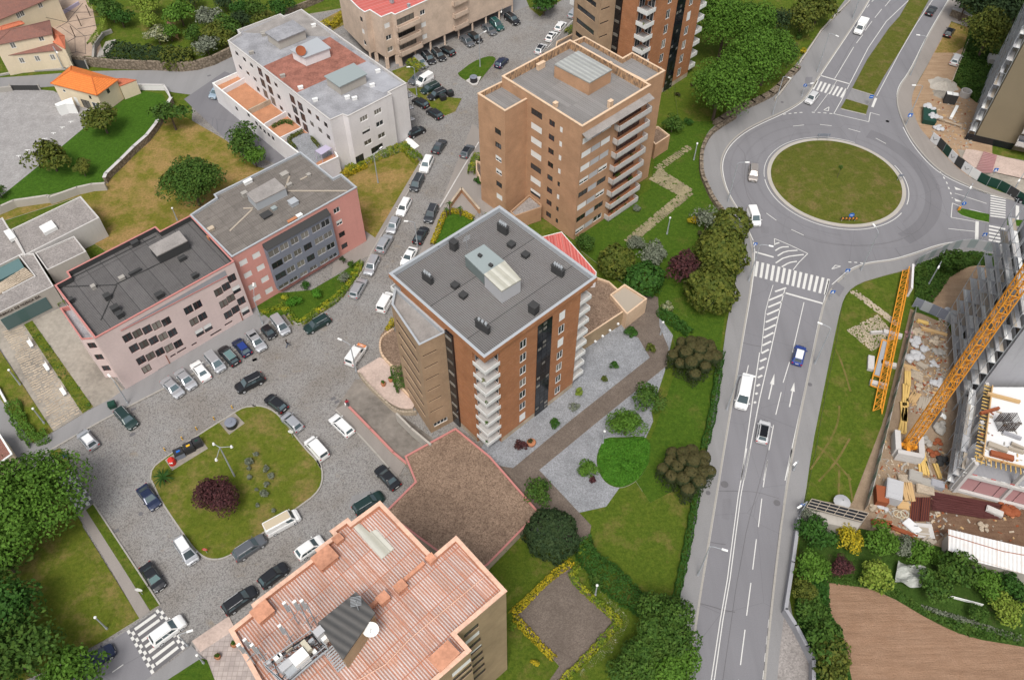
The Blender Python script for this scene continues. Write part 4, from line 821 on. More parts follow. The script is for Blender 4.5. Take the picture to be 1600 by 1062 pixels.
# roof furniture
roofbox(tower,'X',[(336,212),(414,166),(500,235),(415,288)],HT + 1.3,2.0,'grey_green' if 'grey_green' in MAT else 'glass_teal','membrane_green' if 'membrane_green' in MAT else 'concrete','lift_house')
roofbox(tower,'X',[(416,289),(500,234),(567,310),(488,358)],HT + 1.7,2.4,'shutter_grey','skylight','lift_house')
zr = HT - .75
for x,y,w,d,h,cw in [(493,100,1.7,.6,1.3,4),(290,168,1.0,.9,1.4,0),(181,305,1.7,.5,1.2,3),(721,273,1.9,.6,1.2,4),(621,430,1.1,1.0,1.4,0),(409,505,2.2,.5,1.3,3)]: chimneybox(tower,'X',x,y,zr,w,d,h,'slate',cowl=cw)
for x,y,w in [(528,166,.9),(587,209,.9),(295,335,.9),(329,376,.9),(224,173,.5),(307,122,.5)]: chimneybox(tower,'X',x,y,zr,w,w,.5,'slate','roof_vent')
for x,y in [(398,212),(443,252)]: chimneybox(tower,'X',x,y,HT + 1.3,.5,.4,.3,'slate','roof_vent')
c = g('X',345,190,zr); B = MB(); B.tube((c.x,c.y,zr),(c.x,c.y,zr + 3),.03);
for j in range(5): B.bar((c.x - .5 + j * .05,c.y - .3,zr + 2 + j * .2),(c.x + .5,c.y + .3,zr + 2 + j * .2),.03,.03)
part('antenna',B,'steel',tower)
# tan wing (its own height, joined to the tower)
HW = 20.8; tw = gs('X',[(30,413),(145,583),(250,532)],HW); back = [A1 + eAB * .3,A1 + eAB * (LAB * .62)]
uW = (tw[2] - A1).dot(eAB); j2 = A1 + eAB * uW; TW = [tw[0],tw[1],tw[2],j2 - nAB * 0,A1 + eAB * 0.2]; TW = ccw(TW)
B = MB(); a,b,c2 = tw[0],tw[1],tw[2]; La,Lb = (b - a).length,(c2 - b).length; H_ = []
tall = []
for i in range(7): z = HW - 2.3 - i * 2.62; tall.append((La * .47,z,La * .74,1.0,'d4'))
facade(B,tower,a,b,0,HW,tall,0,.25)
sl = [(Lb * .36,HW - 2.6 - i * 2.62,Lb * .55,.28,'d1') for i in range(6)] + [(Lb * .47,1.5,Lb * .62,1.0,'w4')]
facade(B,tower,b,c2,0,HW,sl,0,.2)
B.wall(c2,j2,0,HW,(),0); B.wall(A1 + eAB * .2,a,0,HW,(),0)
part('wing_wall',B,'brick_tan',tower)
B = MB(); inn = B.parapet(TW,HW - .7,HW + .03,.3); part('wing_coping',B,'zinc',tower); B = MB(); B.flat(inn,HW - .7); part('wing_roof',B,'felt_warm',tower)
# dark glazed joint between wing and tower
B = MB(); B.prism([j2 + nAB * .02,j2 + nAB * .02 + eAB * 1.5,j2 + nAB * .3 + eAB * 1.5,j2 + nAB * .3],0,FASC); part('stair_glazing',B,'glass_black',tower)
for i in range(8): B = MB(); p = j2 + nAB * .32 + eAB * .75; B.box((p.x,p.y,2.6 + i * 2.55),(1.2,.08,.5),math.atan2(eAB.y,eAB.x)); part('stair_window',B,'glass_curtain',tower)
# the second brick tower further up the street
f0,f1 = g('Z',1036,143.5),g('Z',1083.5,113.5); ang = math.atan2((f1 - f0).y,(f1 - f0).x) - math.atan2(eBC.y,eBC.x)
Mr = Matrix.Rotation(ang,2); loc2 = f1 - (Mr @ (C1 - B0)) ; copy_tree(tower,(loc2.x,loc2.y,0),ang,'orange brick tower at the top edge with white balconies, its roof out of the photo').scale.z = 1.12
# ------------------------------------------------------------------ salmon tower
HS = 24.6
Ls,Bs,Rs,Fs = (g('C',x,y,HS) for x,y in ((332,468),(750,245),(1246,522),(825,777)))
sal = root_of('salmon_tower','salmon coloured apartment tower with long grey balconies beside the park','apartment tower',Fs)
HL = HS - 1.3; wg = gs('C',[(182,574),(350,682),(497,600),(332,500)],HL); bw = gs('C',[(752,262),(838,224),(1073,356),(1132,322),(1334,434),(1215,502)],HL)
main = ccw([Ls,Fs,Rs,Bs]); B = MB(); eF = (Rs - Fs).normalized(); nF = Vector((eF.y,-eF.x)); eL = (Fs - Ls).normalized()
wL = col(Ls,Fs,'Z',(838.5,178),(836.5,302.5),7,2.6,1.25,['d3','w3s','w3s','w3s','d3','w3s','d3h']) + col(Ls,Fs,'Z',(862.5,193),(857,335.5),8,1.3,1.15,['b2','b2','b2','b2','b1','b2','b2','b2']) + col(Ls,Fs,'Z',(877,202.7),(870,345),8,.6,1.0,['w1s','w1s','w1s','w1s','d1','w1s','d1','d1'])
facade(B,sal,Ls,Fs,0,HS,wL,0,.15)
uF0,zF0 = onwall(Fs,Rs,'Z',915,240); uF1,zF1 = onwall(Fs,Rs,'Z',906,358.4); LF = (Rs - Fs).length; rows = 7; wF = []; uE = onwall(Fs,Rs,'C',1000,850)[0]
dz = (zF0 - zF1) / (rows - 1); half = (uE - .5) / 3
zz = [zF0 - i * dz for i in range(rows)]
for i,z in enumerate([zz[0] + dz] + zz):
 st = [['w2s','g3G','w2s'],['w2s','g4G','w2s'],['w2s','g4G','g2G'],['w2h','g3G','w2h'],['d2','g4G','d2'],['w2s','g4G','w2h'],['d2','g3G','d2'],['w2h','g4G','w2']][i]
 for j in range(3): wF.append((.35 + half * (j + .5),z,half - .08,1.15,st[j]))
uB0 = onwall(Fs,Rs,'C',1020,790)[0];
for i in range(8): wF.append((uE + (LF - uE) * .50,zz[0] + dz - i * dz + .1 if False else zz[0] + dz * (1 - i) - .1,(LF - uE) * .62,1.7,'b4'))
facade(B,sal,Fs,Rs,0,HS,wF,0,.15)
for i in range(2): pass
B.wall(Rs,Bs,0,HS,(),0); B.wall(Bs,Ls,0,HS,(),0)
wgc = wg; facade(B,sal,wg[0],wg[1],0,HL,col(wg[0],wg[1],'Z',(778,206),(780.3,307.6),6,1.5,1.15,['d2','d2','w2h','w2h','d2','w2s']),0,.15); B.wall(wg[1],wg[2],0,HL,(),0); B.wall(wg[3],wg[0],0,HL,(),0)
bwc = ccw(bw); [B.wall(bwc[i],bwc[(i + 1) % len(bwc)],0,HL,(),0) for i in range(len(bwc))]
part('wall',B,'brick_salmon',sal)
B = MB(); inn = B.parapet(main,HS - 1.5,HS,.3,0,1,.06); part('parapet',B,['parapet_stain','salmon_light'],sal); B = MB(); B.flat(inn,HS - 1.5,0,eF); part('roof',B,'membrane',sal)
for P_ in (ccw(wg),bwc):
 B = MB(); inn = B.parapet(P_,HL - .9,HL,.28,0,1,.06); part('parapet',B,['parapet_stain','salmon_light'],sal); B = MB(); B.flat(inn,HL - .9,0,eF); part('roof',B,'membrane',sal)
roofbox(sal,'C',[(655,398),(800,315),(1006,430),(870,510)],HS + .9,2.4,'brick_salmon','roof_pale','lift_house')
c0,c1 = g('C',880,505,HS),g('C',1000,440,HS); e_ = (c1 - c0).normalized(); n_ = Vector((e_.y,-e_.x)); p = (c0 + c1) / 2 + n_ * .06; B = MB(); B.box((p.x,p.y,HS + .35),((c1 - c0).length * .55,.1,.35),math.atan2(e_.y,e_.x)); part('vent_window',B,'frame_brown',sal)
for x,y,w,h in [(570,405,1.6,1.0),(660,645,.7,.8),(997,640,.8,1.2),(420,545,.6,1.0),(994,400,.7,.8)]: chimneybox(sal,'C',x,y,HS - 1.5,w,.6,h,'salmon_light',rz=math.atan2(eF.y,eF.x))
# long balconies and top awning
for i in range(8):
 z = zz[0] + dz * (1 - i) - 1.25; o = 1.15; a_,b_ = Fs + eF * uB0,Rs - eF * .2; q = ccw([a_,a_ + nF * o,b_ + nF * o,b_]); i0 = min(range(4),key=lambda j: (q[j] - b_).length)
 balcony(sal,q,z,.95,'concrete_pale','terracotta',.1,open_=(i0,)) ; B = MB(); B.box(((a_ + b_) / 2 + nF * (o + .05)).to_tuple() + (z + .2,),((b_ - a_).length,.05,.12),math.atan2(eF.y,eF.x)) if False else None
 if i in (3,4,5,6,7): clutter(sal,q,z,4)
B = MB(); a_,b_ = Fs + eF * .1,Rs - eF * .1; B.face([(*(a_),HS - 1.5),(*(a_ + nF * 1.3),HS - 1.9),(*(b_ + nF * 1.3),HS - 1.9),(*b_,HS - 1.5)]); B.face([(*(a_),HS - 1.55),(*(a_ + nF * 1.3),HS - 1.95),(*(b_ + nF * 1.3),HS - 1.95),(*b_,HS - 1.55)][::-1]); B.face([(*(a_ + nF * 1.3),HS - 1.95),(*(b_ + nF * 1.3),HS - 1.95),(*(b_ + nF * 1.3),HS - 1.9),(*(a_ + nF * 1.3),HS - 1.9)]); part('awning',B,'felt_warm',sal)
# podium pieces
def lowblock(k,pts,z,wall,top,label,name='low_building',par=.25,th=.25,cop=None,cat='low building',drop=.35):
 P = ccw(gs(k,pts,z)); r = root_of(name,label,cat,P[0]); B = MB(); n = len(P)
 for i in range(n): B.wall(P[i],P[(i + 1) % n],0,z,(),0)
 part('wall',B,wall,r); B = MB(); inn = B.parapet(P,z - drop,z + .02,th); part('coping',B,cop or wall,r); B = MB(); B.flat(inn,z - drop,0,(P[1] - P[0]).normalized()); part('roof',B,top,r); return r,P
lowblock('C',[(1275,890),(1365,832),(1290,775),(1200,800)],3.5,'brick_salmon','gravel_brown','small salmon annex with pebble roof beside the salmon tower',cop='salmon_light')
lowblock('H',[(380,395),(500,290),(575,350),(575,370),(410,425)],3.2,'brick_salmon','gravel_roof','flat entrance canopy between the two wings of the salmon tower',cop='brick_salmon')
lowblock('CC',[(1005,580),(1020,510),(1320,360),(1330,600)],2.2,'brick_salmon','path_brown','curved low wall terrace below the far tan wing',cop='salmon_light',name='terrace',cat='terrace')
lowblock('H',[(170,80),(200,90),(230,200),(195,190),(172,140)],1.6,'salmon_light','path_brown','small curved planter wall beside the salmon tower',cop='salmon_light',name='planter_wall',cat='planter wall')
B0_ = None
# red roofed link and pebble roofs beside the central tower
r,P = lowblock('Z',[(846,370),(877.5,362),(932,425),(931,438),(900,440)],4.5,'white_wall','roof_red','low building with red metal roof behind the central tower',cop='frame_white',drop=.05,th=.12)
r,P = lowblock('M',[(740,250),(1075,30),(1110,45),(1100,-60),(990,-160),(900,-190),(700,60)],3.2,'render_tan','gravel_brown','low pebble roofed garage with square wall openings behind the tower',cop='salmon_light')
r,P = lowblock('H',[(995,905),(1085,840),(1225,930),(1100,1028)],3.6,'salmon_light','timber_grey','beige canopy roof edged with a pale rim near the round bushes',cop='salmon_light',name='canopy',cat='canopy')
for x,y in [(905,213),(950,180),(995,145),(1045,105)]:
 c = g('M',x,y,2.2); B = MB(); B.box((c.x,c.y,2.3),(.3,.3,.28),R_(38)); o = B.build('wall_opening',MAT['white_paint'],None); tag(o,'small square white light box on the low garage wall','wall light','square lights on the garage wall')
# big pebble roof in front of the tower
peb = [(632,712),(712,668),(766,712),(843,800),(763,882),(735,900),(600,800),(648,752)]
lowblock('Z',peb,1.7,'stone_pale','gravel_brown','broad brown pebble roof with red edge in front of the brick tower',name='garage_roof',cop='coral_coping',th=.28,drop=.12,cat='garage')
# ramp walls, kerb walls
def lowwall(k,pts,w,h,mat,label,z=0,cat='low wall',name='low_wall',sm=0,cap=None):
 P0_ = smooth(gs(k,pts,z + h),sm); B = MB()
 for a,b in zip(P0_,P0_[1:]):
  e = (b - a).normalized(); L = (b - a).length; c = (a + b) / 2; B.box((c.x,c.y,z + h / 2),(L + w * .3,w,h),math.atan2(e.y,e.x))
  if cap: B.box((c.x,c.y,z + h + .04),(L + w * .3,w * 1.25,.08),math.atan2(e.y,e.x),1)
 o = B.build(name,[MAT[mat]] + ([MAT[cap]] if cap else [])); return tag(o,label,cat)
lowwall('L',[(730,612),(860,745),(1000,890),(1085,960)],.3,.5,'stone_pale','low wall with reddish top beside the ramp and footway',cap='coral_coping'); lowwall('L',[(650,630),(780,770),(900,900),(1020,1040)],.25,.25,'stone_grey','stone edge between the street and the ramp footway')
lowwall('L',[(1000,130),(930,175),(915,230),(930,295),(1010,375)],.3,.9,'salmon_light','curved beige wall of the pebble bed by the tan wing',sm=2,z=.0); lowwall('L',[(790,400),(830,455),(920,545),(1000,620),(1060,642),(1140,638)],.3,.9,'stone_pale','pale curved retaining wall of the pink forecourt',sm=2); lowwall('L',[(1010,380),(1050,490),(1100,540)],.3,.8,'salmon_light','short beige wall in front of the green shrubbery',z=.2)
lowwall('L',[(1020,650),(1110,740),(1230,840)],.3,2.0,'concrete','stained concrete wall above the garage ramp')
lowwall('A',[(1050,600),(1010,665),(955,760),(900,830),(820,900),(740,980),(650,1065),(640,1090)],.55,1.5,'stone_wall','old stone garden wall between bright lawn and dry lawn',cap='concrete_pale'); lowwall('F',[(640,220),(560,225),(470,245),(300,305),(290,295),(80,325),(0,360),(-100,400)],.45,1.7,'concrete','curved stained concrete wall above the museum roofs')
lowwall('A',[(440,345),(520,352),(700,370),(900,375),(1100,385),(1200,375),(1300,345),(1425,285)],.6,2.1,'stone_wall','long stone wall holding the orchard above the lane'); lowwall('B',[(380,75),(640,-30)],.5,1.8,'stone_wall','stone wall running behind the white block roof')
lowwall('A',[(845,520),(1005,522),(1030,560),(1050,610)],.3,1.3,'white_wall','white low wall at the corner of the bright lawn',cap='concrete_pale'); lowwall('A',[(570,350),(575,270),(630,200),(680,180)],.5,1.2,'stone_grey','rough granite wall of the courtyard steps')
lowwall('A',[(-60,545),(65,530)],.4,1.1,'stone_grey','short stone wall left of the dark sliding gate')
for i in range(5):
 lowwall('A',[(600 + i * 14,350 - i * 6),(640 + i * 16,260 - i * 4)],.5,.25 + i * .16,'stone_grey',['bottom','second','third','fourth','top'][i] + ' granite step of the courtyard stairs beside the dark hedge',cat='step',name='stone_step')
lowwall('I',[(350,0),(250,60),(190,110),(150,190),(142,260),(145,350),(180,430),(215,505),(285,592)],.7,.9,'stone_wall','curved dry stone wall between the park lawn and the roundabout pavement',sm=1); lowwall('D',[(1500,0),(1250,260),(1045,570),(980,690),(850,860)],.3,.7,'concrete','thin dark edged wall between park and north pavement')
lowwall('D',[(330,1062),(520,940),(700,865),(850,785),(980,640),(1045,575)],1.3,.9,'stone_wall','broad dry stone wall curving under the row of green trees',sm=1); lowwall('V',[(612,320),(585,520),(552,735),(600,810),(650,905),(680,965),(680,1100)],.45,1.6,'concrete_grey','tall grey retaining wall between the east pavement and the garden'); lowwall('E',[(1005,75),(1100,110),(1190,150)],.6,1.8,'stone_wall','short dry stone wall under the dark trees at the top right',cap='concrete_pale'); lowwall('E',[(1138,320),(1000,670)],.2,.5,'stone_pale','thin pale fence line between sandy parking and weeds')
lowwall('J',[(492,1060),(500,915)],.35,2.3,'white_wall','tall white board wall beside the orange crane boom',name='board_wall',cat='hoarding')
lowwall('G',[(1350,345),(1420,250),(1530,380)],.3,1.1,'brick_salmon','brick parapet of the steps beside the salmon tower',cap='stone_pale')
# white block entrance sheet, stepping stones, little things on the lawns
B = MB()
def field(k,quad,nu,nv,sx,sy,sz,z,rz,drop=.12,jit=.3):
 a,b,c,d = gs(k,quad);
 for i in range(nu):
  for j in range(nv):
   if random.random() < drop: continue
   u,v = (i + .5 + random.uniform(-jit,jit)) / nu,(j + .5 + random.uniform(-jit,jit) * .4) / nv; p = a.lerp(b,u).lerp(d.lerp(c,u),v); B.box((p.x,p.y,z + random.uniform(0,.03)),(sx * random.uniform(.7,1.2),sy * random.uniform(.7,1.2),sz),rz + R_(random.uniform(-8,8)))
r1 = math.atan2(*(g('H',1500,280) - g('H',1100,560)).yx)
field('H',[(1080,575),(1420,290),(1510,285),(1140,590)],46,5,.34,.55,.05,.09,r1); r2 = math.atan2(*(g('H',1500,280) - g('H',1300,110)).yx); field('H',[(1235,200),(1300,130),(1510,270),(1420,300)],10,24,.5,.34,.05,.10,r2 + 1.2); field('H',[(1260,130),(1470,-10),(1500,10),(1300,150)],20,4,.34,.5,.05,.11,r1)
tag(B.build('stepping_stone',MAT['stone_dull'],None,'stuff'),'zigzag path of small pale stepping stones across the park lawn','stone path')
B = MB(); field('O',[(285,240),(330,230),(620,450),(590,470)],4,36,.3,.3,.05,.12,.5); field('O',[(265,495),(470,390),(600,540),(430,635)],26,26,.22,.22,.05,.12,.5,.25)
tag(B.build('paving_fragment',MAT['stone_pale'],None,'stuff'),'broken pale paving and path in the grass triangle near the crane boom','paving')
# ------------------------------------------------------------------ bottom tower with coral roof
def block(name,label,k,pts,z,wall,cop,top,drop=.6,th=.3,cap=.06,faces={},cat='apartment block',e=None,z0=0,depth=.18,mi=None,group=None):
 """flat roofed building; faces = {edge index in the given order: windows}; the other sides stay plain"""
 P = gs(k,pts,z) if k else pts; C_ = ccw(P); r = root_of(name,label,cat,P[0],group); B = MB(); n = len(P)
 for i in range(n): facade(B,r,P[i],P[(i + 1) % n],z0,z,faces[i](P[i],P[(i + 1) % n]) if i in faces else [],0,depth)
 part('wall',B,wall,r); B = MB(); inn = B.parapet(C_,z - drop,z,th,0,1,cap); part('parapet',B,[mi or cop,cop],r); B = MB(); B.flat(inn,z - drop,0,e or (P[1] - P[0]).normalized()); part('roof',B,top,r); return r,P
HB = 24.2
f1_ = px
pb = [px('S',*p) for p in [(70,768),(218,650),(203,618),(598,318),(578,296),(690,212),(664,186),(766,112),(786,136),(955,12)]][::-1]
pb = pb[:1] + [px('S',*p) for p in []] + pb[1:]
pb += [px('S',240,1075),px('S',420,1320)]; pb += [px('T',150,1330),px('T',660,888),px('T',572,790),px('T',870,538),px('T',575,217),px('T',437,335)]
def cw_(k,p,q,n,w,h,st,up=None): return lambda a,b: col(a,b,k,p,q,n,w,h,st)
P_ = gs('Z',pb,HB);
if ccw(P_)[0] != P_[0]: pb = pb[::-1]
def wb1(a,b): return col(a,b,'T',(665,772),(712,1030),8,1.9,1.1,['d2','d2s','d2','d2h','d2','d2','d2','d2'])
def wb2(a,b): return col(a,b,'T',(612,985),(625,1040),3,2.6,1.1,['d3s','d3','d2'])
ed = {}
n_ = len(pb)
for i in range(n_):
 a,b = pb[i],pb[(i + 1) % n_]
 for q,fn in ((('T',(572,790)),('T',(870,538)),wb1),(('T',(150,1330)),('T',(660,888)),wb2)) if False else (((px('T',572,790),px('T',870,538)),wb1),((px('T',150,1330),px('T',660,888)),wb2)):
  if {a,b} == set(q): ed[i] = fn
bt,_ = block('coral_roofed_tower','apartment tower with coral ribbed roof and antenna platform at the bottom','Z',pb,HB,'render_tan','coping_coral','roof_coral',.55,.38,.08,ed,'apartment tower',(g('S',955,12,HB) - g('S',203,618,HB)).normalized(),mi='terra_paint')
roofbox(bt,'S',[(597,728),(815,552),(920,668),(738,930)],HB + 2.6,3.2,'render_tan','roof_black','stair_house',.12)
eb = (g('S',955,12,HB) - g('S',203,618,HB)).normalized(); rb = math.atan2(eb.y,eb.x)
for x,y,w,d,h in [(635,350,2.0,1.7,.8),(268,668,1.7,1.5,.8),(710,238,.9,.8,.6),(975,588,1.1,.9,.9),(1078,520,1.1,.9,.9),(928,612,1.2,.35,.5)]: chimneybox(bt,'S',x,y,HB - .5,w,d,h,'terra_paint',rz=rb)
for x,y,w,d,h in [(428,355,.8,.8,.8),(505,930,2.3,1.6,.9),(325,430,2.6,.35,.4)]: chimneybox(bt,'T',x,y,HB - .5,w,d,h,'terra_paint',rz=rb)
B = MB(); B.flat(ccw(gs('S',[(798,162),(825,135),(895,192),(935,175),(1040,290),(965,352)],HB - .45)),HB - .45,0,eb); part('roof_patch',B,'skylight',bt)
B = MB(); B.path([(*g('T',*p,HB - .3),HB - .35) for p in ((745,450),(290,830),(165,965),(0,1060))],.05); part('cable',B,'coping_coral',bt)
B = MB(); B.path([(*g('S',*p,HB),HB) for p in ((700,290),(560,320))],.03) if False else None
# telecom platform and antennas on that roof
zp = HB + .9; t = thing('telecom_platform','grey steel platform crowded with telecom cabinets on the coral roof','telecom platform',(*g('S',460,930,zp),HB)); X = gs('S',[(285,985),(560,790),(650,880),(400,1090)],zp)
B = MB()
for a,b in zip(X,X[1:] + X[:1]): B.bar((*a,zp),(*b,zp),.18,.22); B.bar((*a,zp + 1),(*b,zp + 1),.07,.07); B.bar((*a,HB - .5),(*a,zp + 1),.12,.12)
for i in range(1,9): B.bar((*X[0].lerp(X[1],i / 9),zp),(*X[3].lerp(X[2],i / 9),zp),.1,.1)
for i in range(1,4): B.bar((*X[0].lerp(X[3],i / 4),zp + .1),(*X[1].lerp(X[2],i / 4),zp + .1),.1,.08)
part('frame',B,'steel',t)
for i,(x,y,w,d,h,m) in enumerate([(480,925,1.5,1.1,1.5,'white_paint'),(520,860,.5,1.2,1.2,'blind_cream'),(400,975,1.2,.7,.9,'shutter_grey'),(595,775,.9,.8,1.8,'shutter_grey'),(630,810,.7,.5,1.0,'white_paint'),(350,930,.6,.4,.8,'white_paint'),(365,915,.35,.5,.8,'white_paint'),(570,895,.4,.4,.5,'white_paint'),(440,1005,1.3,.8,.5,'steel'),(550,830,.5,.3,.9,'steel'),(300,960,.4,.3,.7,'shutter_grey'),(420,880,.7,.3,.4,'timber_grey')]):
 c = g('S',x,y,zp + h); B = MB(); B.box((c.x,c.y,zp + .1 + h / 2),(w,d,h),rb); part('cabinet',B,m,t)
B = MB()
for i in range(26): a,b = (random.choice(X).lerp(random.choice(X),random.random()) for _ in (0,1)); B.path([(*a,zp + .15),(*a.lerp(b,.5),zp + random.uniform(.2,.9)),(*b,zp + .15)],.035,5)
part('cable',B,'black_metal',t)
for i,(k,x0,y0,x1,y1,l) in enumerate([('S',585,740,520,625,'tallest white panel antenna on the coral roof'),('S',545,745,480,670,'panel antenna left of the tallest one on the coral roof'),('S',470,720,425,655,'outer white panel antenna above the telecom platform'),('S',250,930,180,830,'panel antenna at the far left roof corner'),('S',290,960,225,850,'second panel antenna at the left roof corner'),('S',445,850,440,800,'short panel antenna on the platform edge'),('S',215,960,205,900,'lowest panel antenna at the left roof edge')]):
 h = 5.6 if i < 2 else 4.2; c = g(k,x0,y0,HB); t = thing('panel_antenna',l,'antenna',(c.x,c.y,HB)); B = MB(); B.tube((c.x,c.y,HB - .5),(c.x,c.y,HB + h),.07,n=8); B.bar((c.x - .6,c.y,HB + .4),(c.x + .3,c.y + .4,HB + 1.6),.06,.06); B.bar((c.x,c.y,HB + h * .6),(c.x - .35,c.y + .1,HB + h * .6),.06,.06); part('mast',B,'steel',t)
 B = MB(); B.box((c.x - .38,c.y + .12,HB + h - .7),(.3,.2,1.9),rb); part('panel',B,'shutter_grey',t); B = MB(); B.box((c.x - .38,c.y + .12,HB + h + .3),(.34,.24,.14),rb); part('cap',B,'white_paint',t)
c = g('S',900,755,HB + 2); t = thing('satellite_dish','white satellite dish beside the dark stair house roof','satellite dish',(c.x,c.y,HB)); B = MB(); ax = Vector((.15,-.75,.65)).normalized(); o = Vector((c.x,c.y,HB + 1.9))
for i in range(5): r0,r1 = i / 5,(i + 1) / 5; B.tube(o + ax * (r0 ** 2 * .22),o + ax * (r1 ** 2 * .22),max(.01,r0 * .8),r1 * .8,20,cap=False)
part('dish',B,'white_paint',t); B = MB(); B.tube((c.x,c.y,HB - .5),o,.06); B.tube(o,o + ax * .9,.03); part('mount',B,'steel',t)
c = g('S',830,650,HB + 2.6); t = thing('tv_aerial','branching metal TV aerial on the dark stair house roof','aerial',(c.x,c.y,HB + 2.6)); B = MB(); B.tube((c.x,c.y,HB + 2.6),(c.x,c.y,HB + 5),.04)
for i in range(7): B.bar((c.x - .5,c.y + .1 * i - .3,HB + 4.2 + i * .1),(c.x + .5,c.y + .1 * i - .1,HB + 4.2 + i * .1),.04,.04)
part('boom',B,'steel',t)
B = MB()
a,b = g('MM',880,760,HB + .5),g('MM',1010,940,HB - .4)
for i in range(9): p = a.lerp(b,i / 8); B.box((p.x,p.y,HB + .9 - i * .15),(.9,.16,.05),rb)
e_ = Vector((math.cos(rb),math.sin(rb))) * .5
for s in (-1,1): B.bar((*(a + e_ * s),HB + 1),(*(b + e_ * s),HB - .4),.06,.15)
tag(B.build('metal_stair',MAT['steel']),'short grey metal stair from the platform down to the coral roof','stair')
# ------------------------------------------------------------------ white block with terraces
HWh = 12.2; fr = {}
def w0(a,b):
 W = []
 for (x,y) in ((1130,495),(1033,415),(935,340)): W += col(a,b,'II',(x,y),(x + 32,y + 145),2,1.25,1.1,['d2','d2k'])
 for (x,y) in ((575,165),(540,25),(605,300),(700,385),(330,75)): W += col(a,b,'II',(x,y),(x,y),1,1.2,1.1,['d2'])
 for (x,y) in ((228,485),(318,555),(402,625),(690,855)): W += col(a,b,'HH',(x,y),(x + 42,y + 165),2 if x < 600 else 1,1.2,.9,['d2','d1'])
 for (x,y) in ((505,705),(595,790)): W += col(a,b,'HH',(x,y),(x + 65,y + 260),3,1.7,2.0,['b2','d2','b2k'])
 for (x,y) in ((735,195),(830,280)): W += col(a,b,'II',(x,y),(x + 62,y + 250),3,1.8,2.0,['b2','d2','b2'])
 return W
def w2(a,b):
 W = col(a,b,'GG',(783,385),(825,650),3,1.7,1.1,['w3k','w2','w2k']) + col(a,b,'GG',(628,463),(675,725),3,1.8,1.1,['w3k','d2h','w2k']); W += col(a,b,'GG',(775,795),(775,795),1,2.8,1.4,['d3']); W += col(a,b,'GG',(583,915),(583,915),1,2.0,2.0,['d2']); return W
wbk,Pw = block('white_apartment_block','white four storey block with grey and red felt roof and terraces','B',[(62,250),(690,738),(768,703),(800,715),(1068,578),(1052,566),(1160,512),(515,57),(410,102),(385,86),(120,185),(138,205)],HWh,'white_wall','concrete_pale','felt_grey',.45,.22,.05,{0: w0,3: w2})
zf_ = HWh - .44; B = MB(); B.flat(ccw(gs('B',[(280,408),(690,228),(915,378),(488,570)],zf_)),zf_); part('roof_covering',B,'felt_brown',wbk); B = MB(); B.flat(ccw(gs('B',[(690,228),(150,200),(420,90),(520,75),(700,215)],zf_)),zf_ - .002); part('roof_covering',B,'felt_warm',wbk); B = MB(); B.flat(ccw(gs('B',[(920,376),(1130,510),(1020,570),(720,460)],zf_)),zf_ + .002); part('roof_covering',B,'felt_pale',wbk)
roofbox(wbk,'B',[(300,200),(460,130),(535,183),(372,250)],HWh + 1.6,2.0,'concrete','slate2' if 'slate2' in MAT else 'felt_grey',over=.25); roofbox(wbk,'B',[(455,308),(610,237),(685,295),(535,352)],HWh + 1.6,2.0,'white_wall','zinc',over=.25); roofbox(wbk,'B',[(665,470),(835,395),(908,455),(750,530)],HWh + 1.6,2.0,'concrete','membrane_green',over=.25)
for x,y in [(280,205),(285,215),(208,325),(400,468),(510,540),(590,158),(985,438),(950,525),(600,615),(797,600),(842,606),(778,560)]: chimneybox(wbk,'B',x,y,zf_,.9,.5,.5,'frame_white' if x > 500 else 'stone_grey','roof_vent',rz=R_(25))
c = g('B',512,320,HWh + 2.2); B = MB(); o = Vector((c.x,c.y,HWh + 2.4)); ax = Vector((.3,-.6,.7)).normalized()
for i in range(4): r0,r1 = i / 4,(i + 1) / 4; B.tube(o + ax * (r0 ** 2 * .2),o + ax * (r1 ** 2 * .2),max(.01,r0),r1,16,cap=False)
B.tube((c.x,c.y,HWh + 1.6),o,.05); part('satellite_dish',B,'rust',wbk)
# terraces on the podium, stepping along the facade
pod,Pp = block('terrace_podium','white podium with orange tiled terraces along the alley side of the white block','II',[(-215,0),(590,660),(835,850),(980,1010),(1280,870),(1130,620),(120,-150)],4.7,'white_wall','frame_white','terrace_orange',.9,.22,.04,{0: lambda a,b: [x for (p,q) in (((215,380),0),((310,480),0),((355,530),0),((405,575),0),((455,615),0),((505,655),0),((75,305),0)) for x in col(a,b,'II',p,p,1,1.0,1.0,['d1'])],2: lambda a,b: []},'terraces')
for q in ([(215,325),(470,200)],[(405,490),(660,345)],[(590,655),(850,530)],[(-100,90),(180,-60)]):
 a,b = gs('II',q,4.7); c = (a + b) / 2; B = MB(); B.box((c.x,c.y,4.35),((b - a).length,.22,1.1),math.atan2((b - a).y,(b - a).x)); part('partition',B,'white_wall' if q[0][0] != 215 else 'stone_pale',pod)
B = MB(); B.flat(ccw(gs('II',[(640,690),(860,590),(990,600),(1130,760),(1230,830),(1040,930),(960,990),(850,840)],3.83)),3.83); part('terrace_floor',B,'gravel_blue',pod)
P4_ = gs('II',[(1003,800),(1130,730),(1200,770),(1075,850)],6); B = MB(); B.prism(P4_,5.9,6,0); [B.bar((*p,3.8),(*p,5.95),.08,.08) for p in P4_]; tag(B.build('terrace_awning',MAT['lilac_panel']),'lilac panel awning on the corner terrace of the white block','awning')
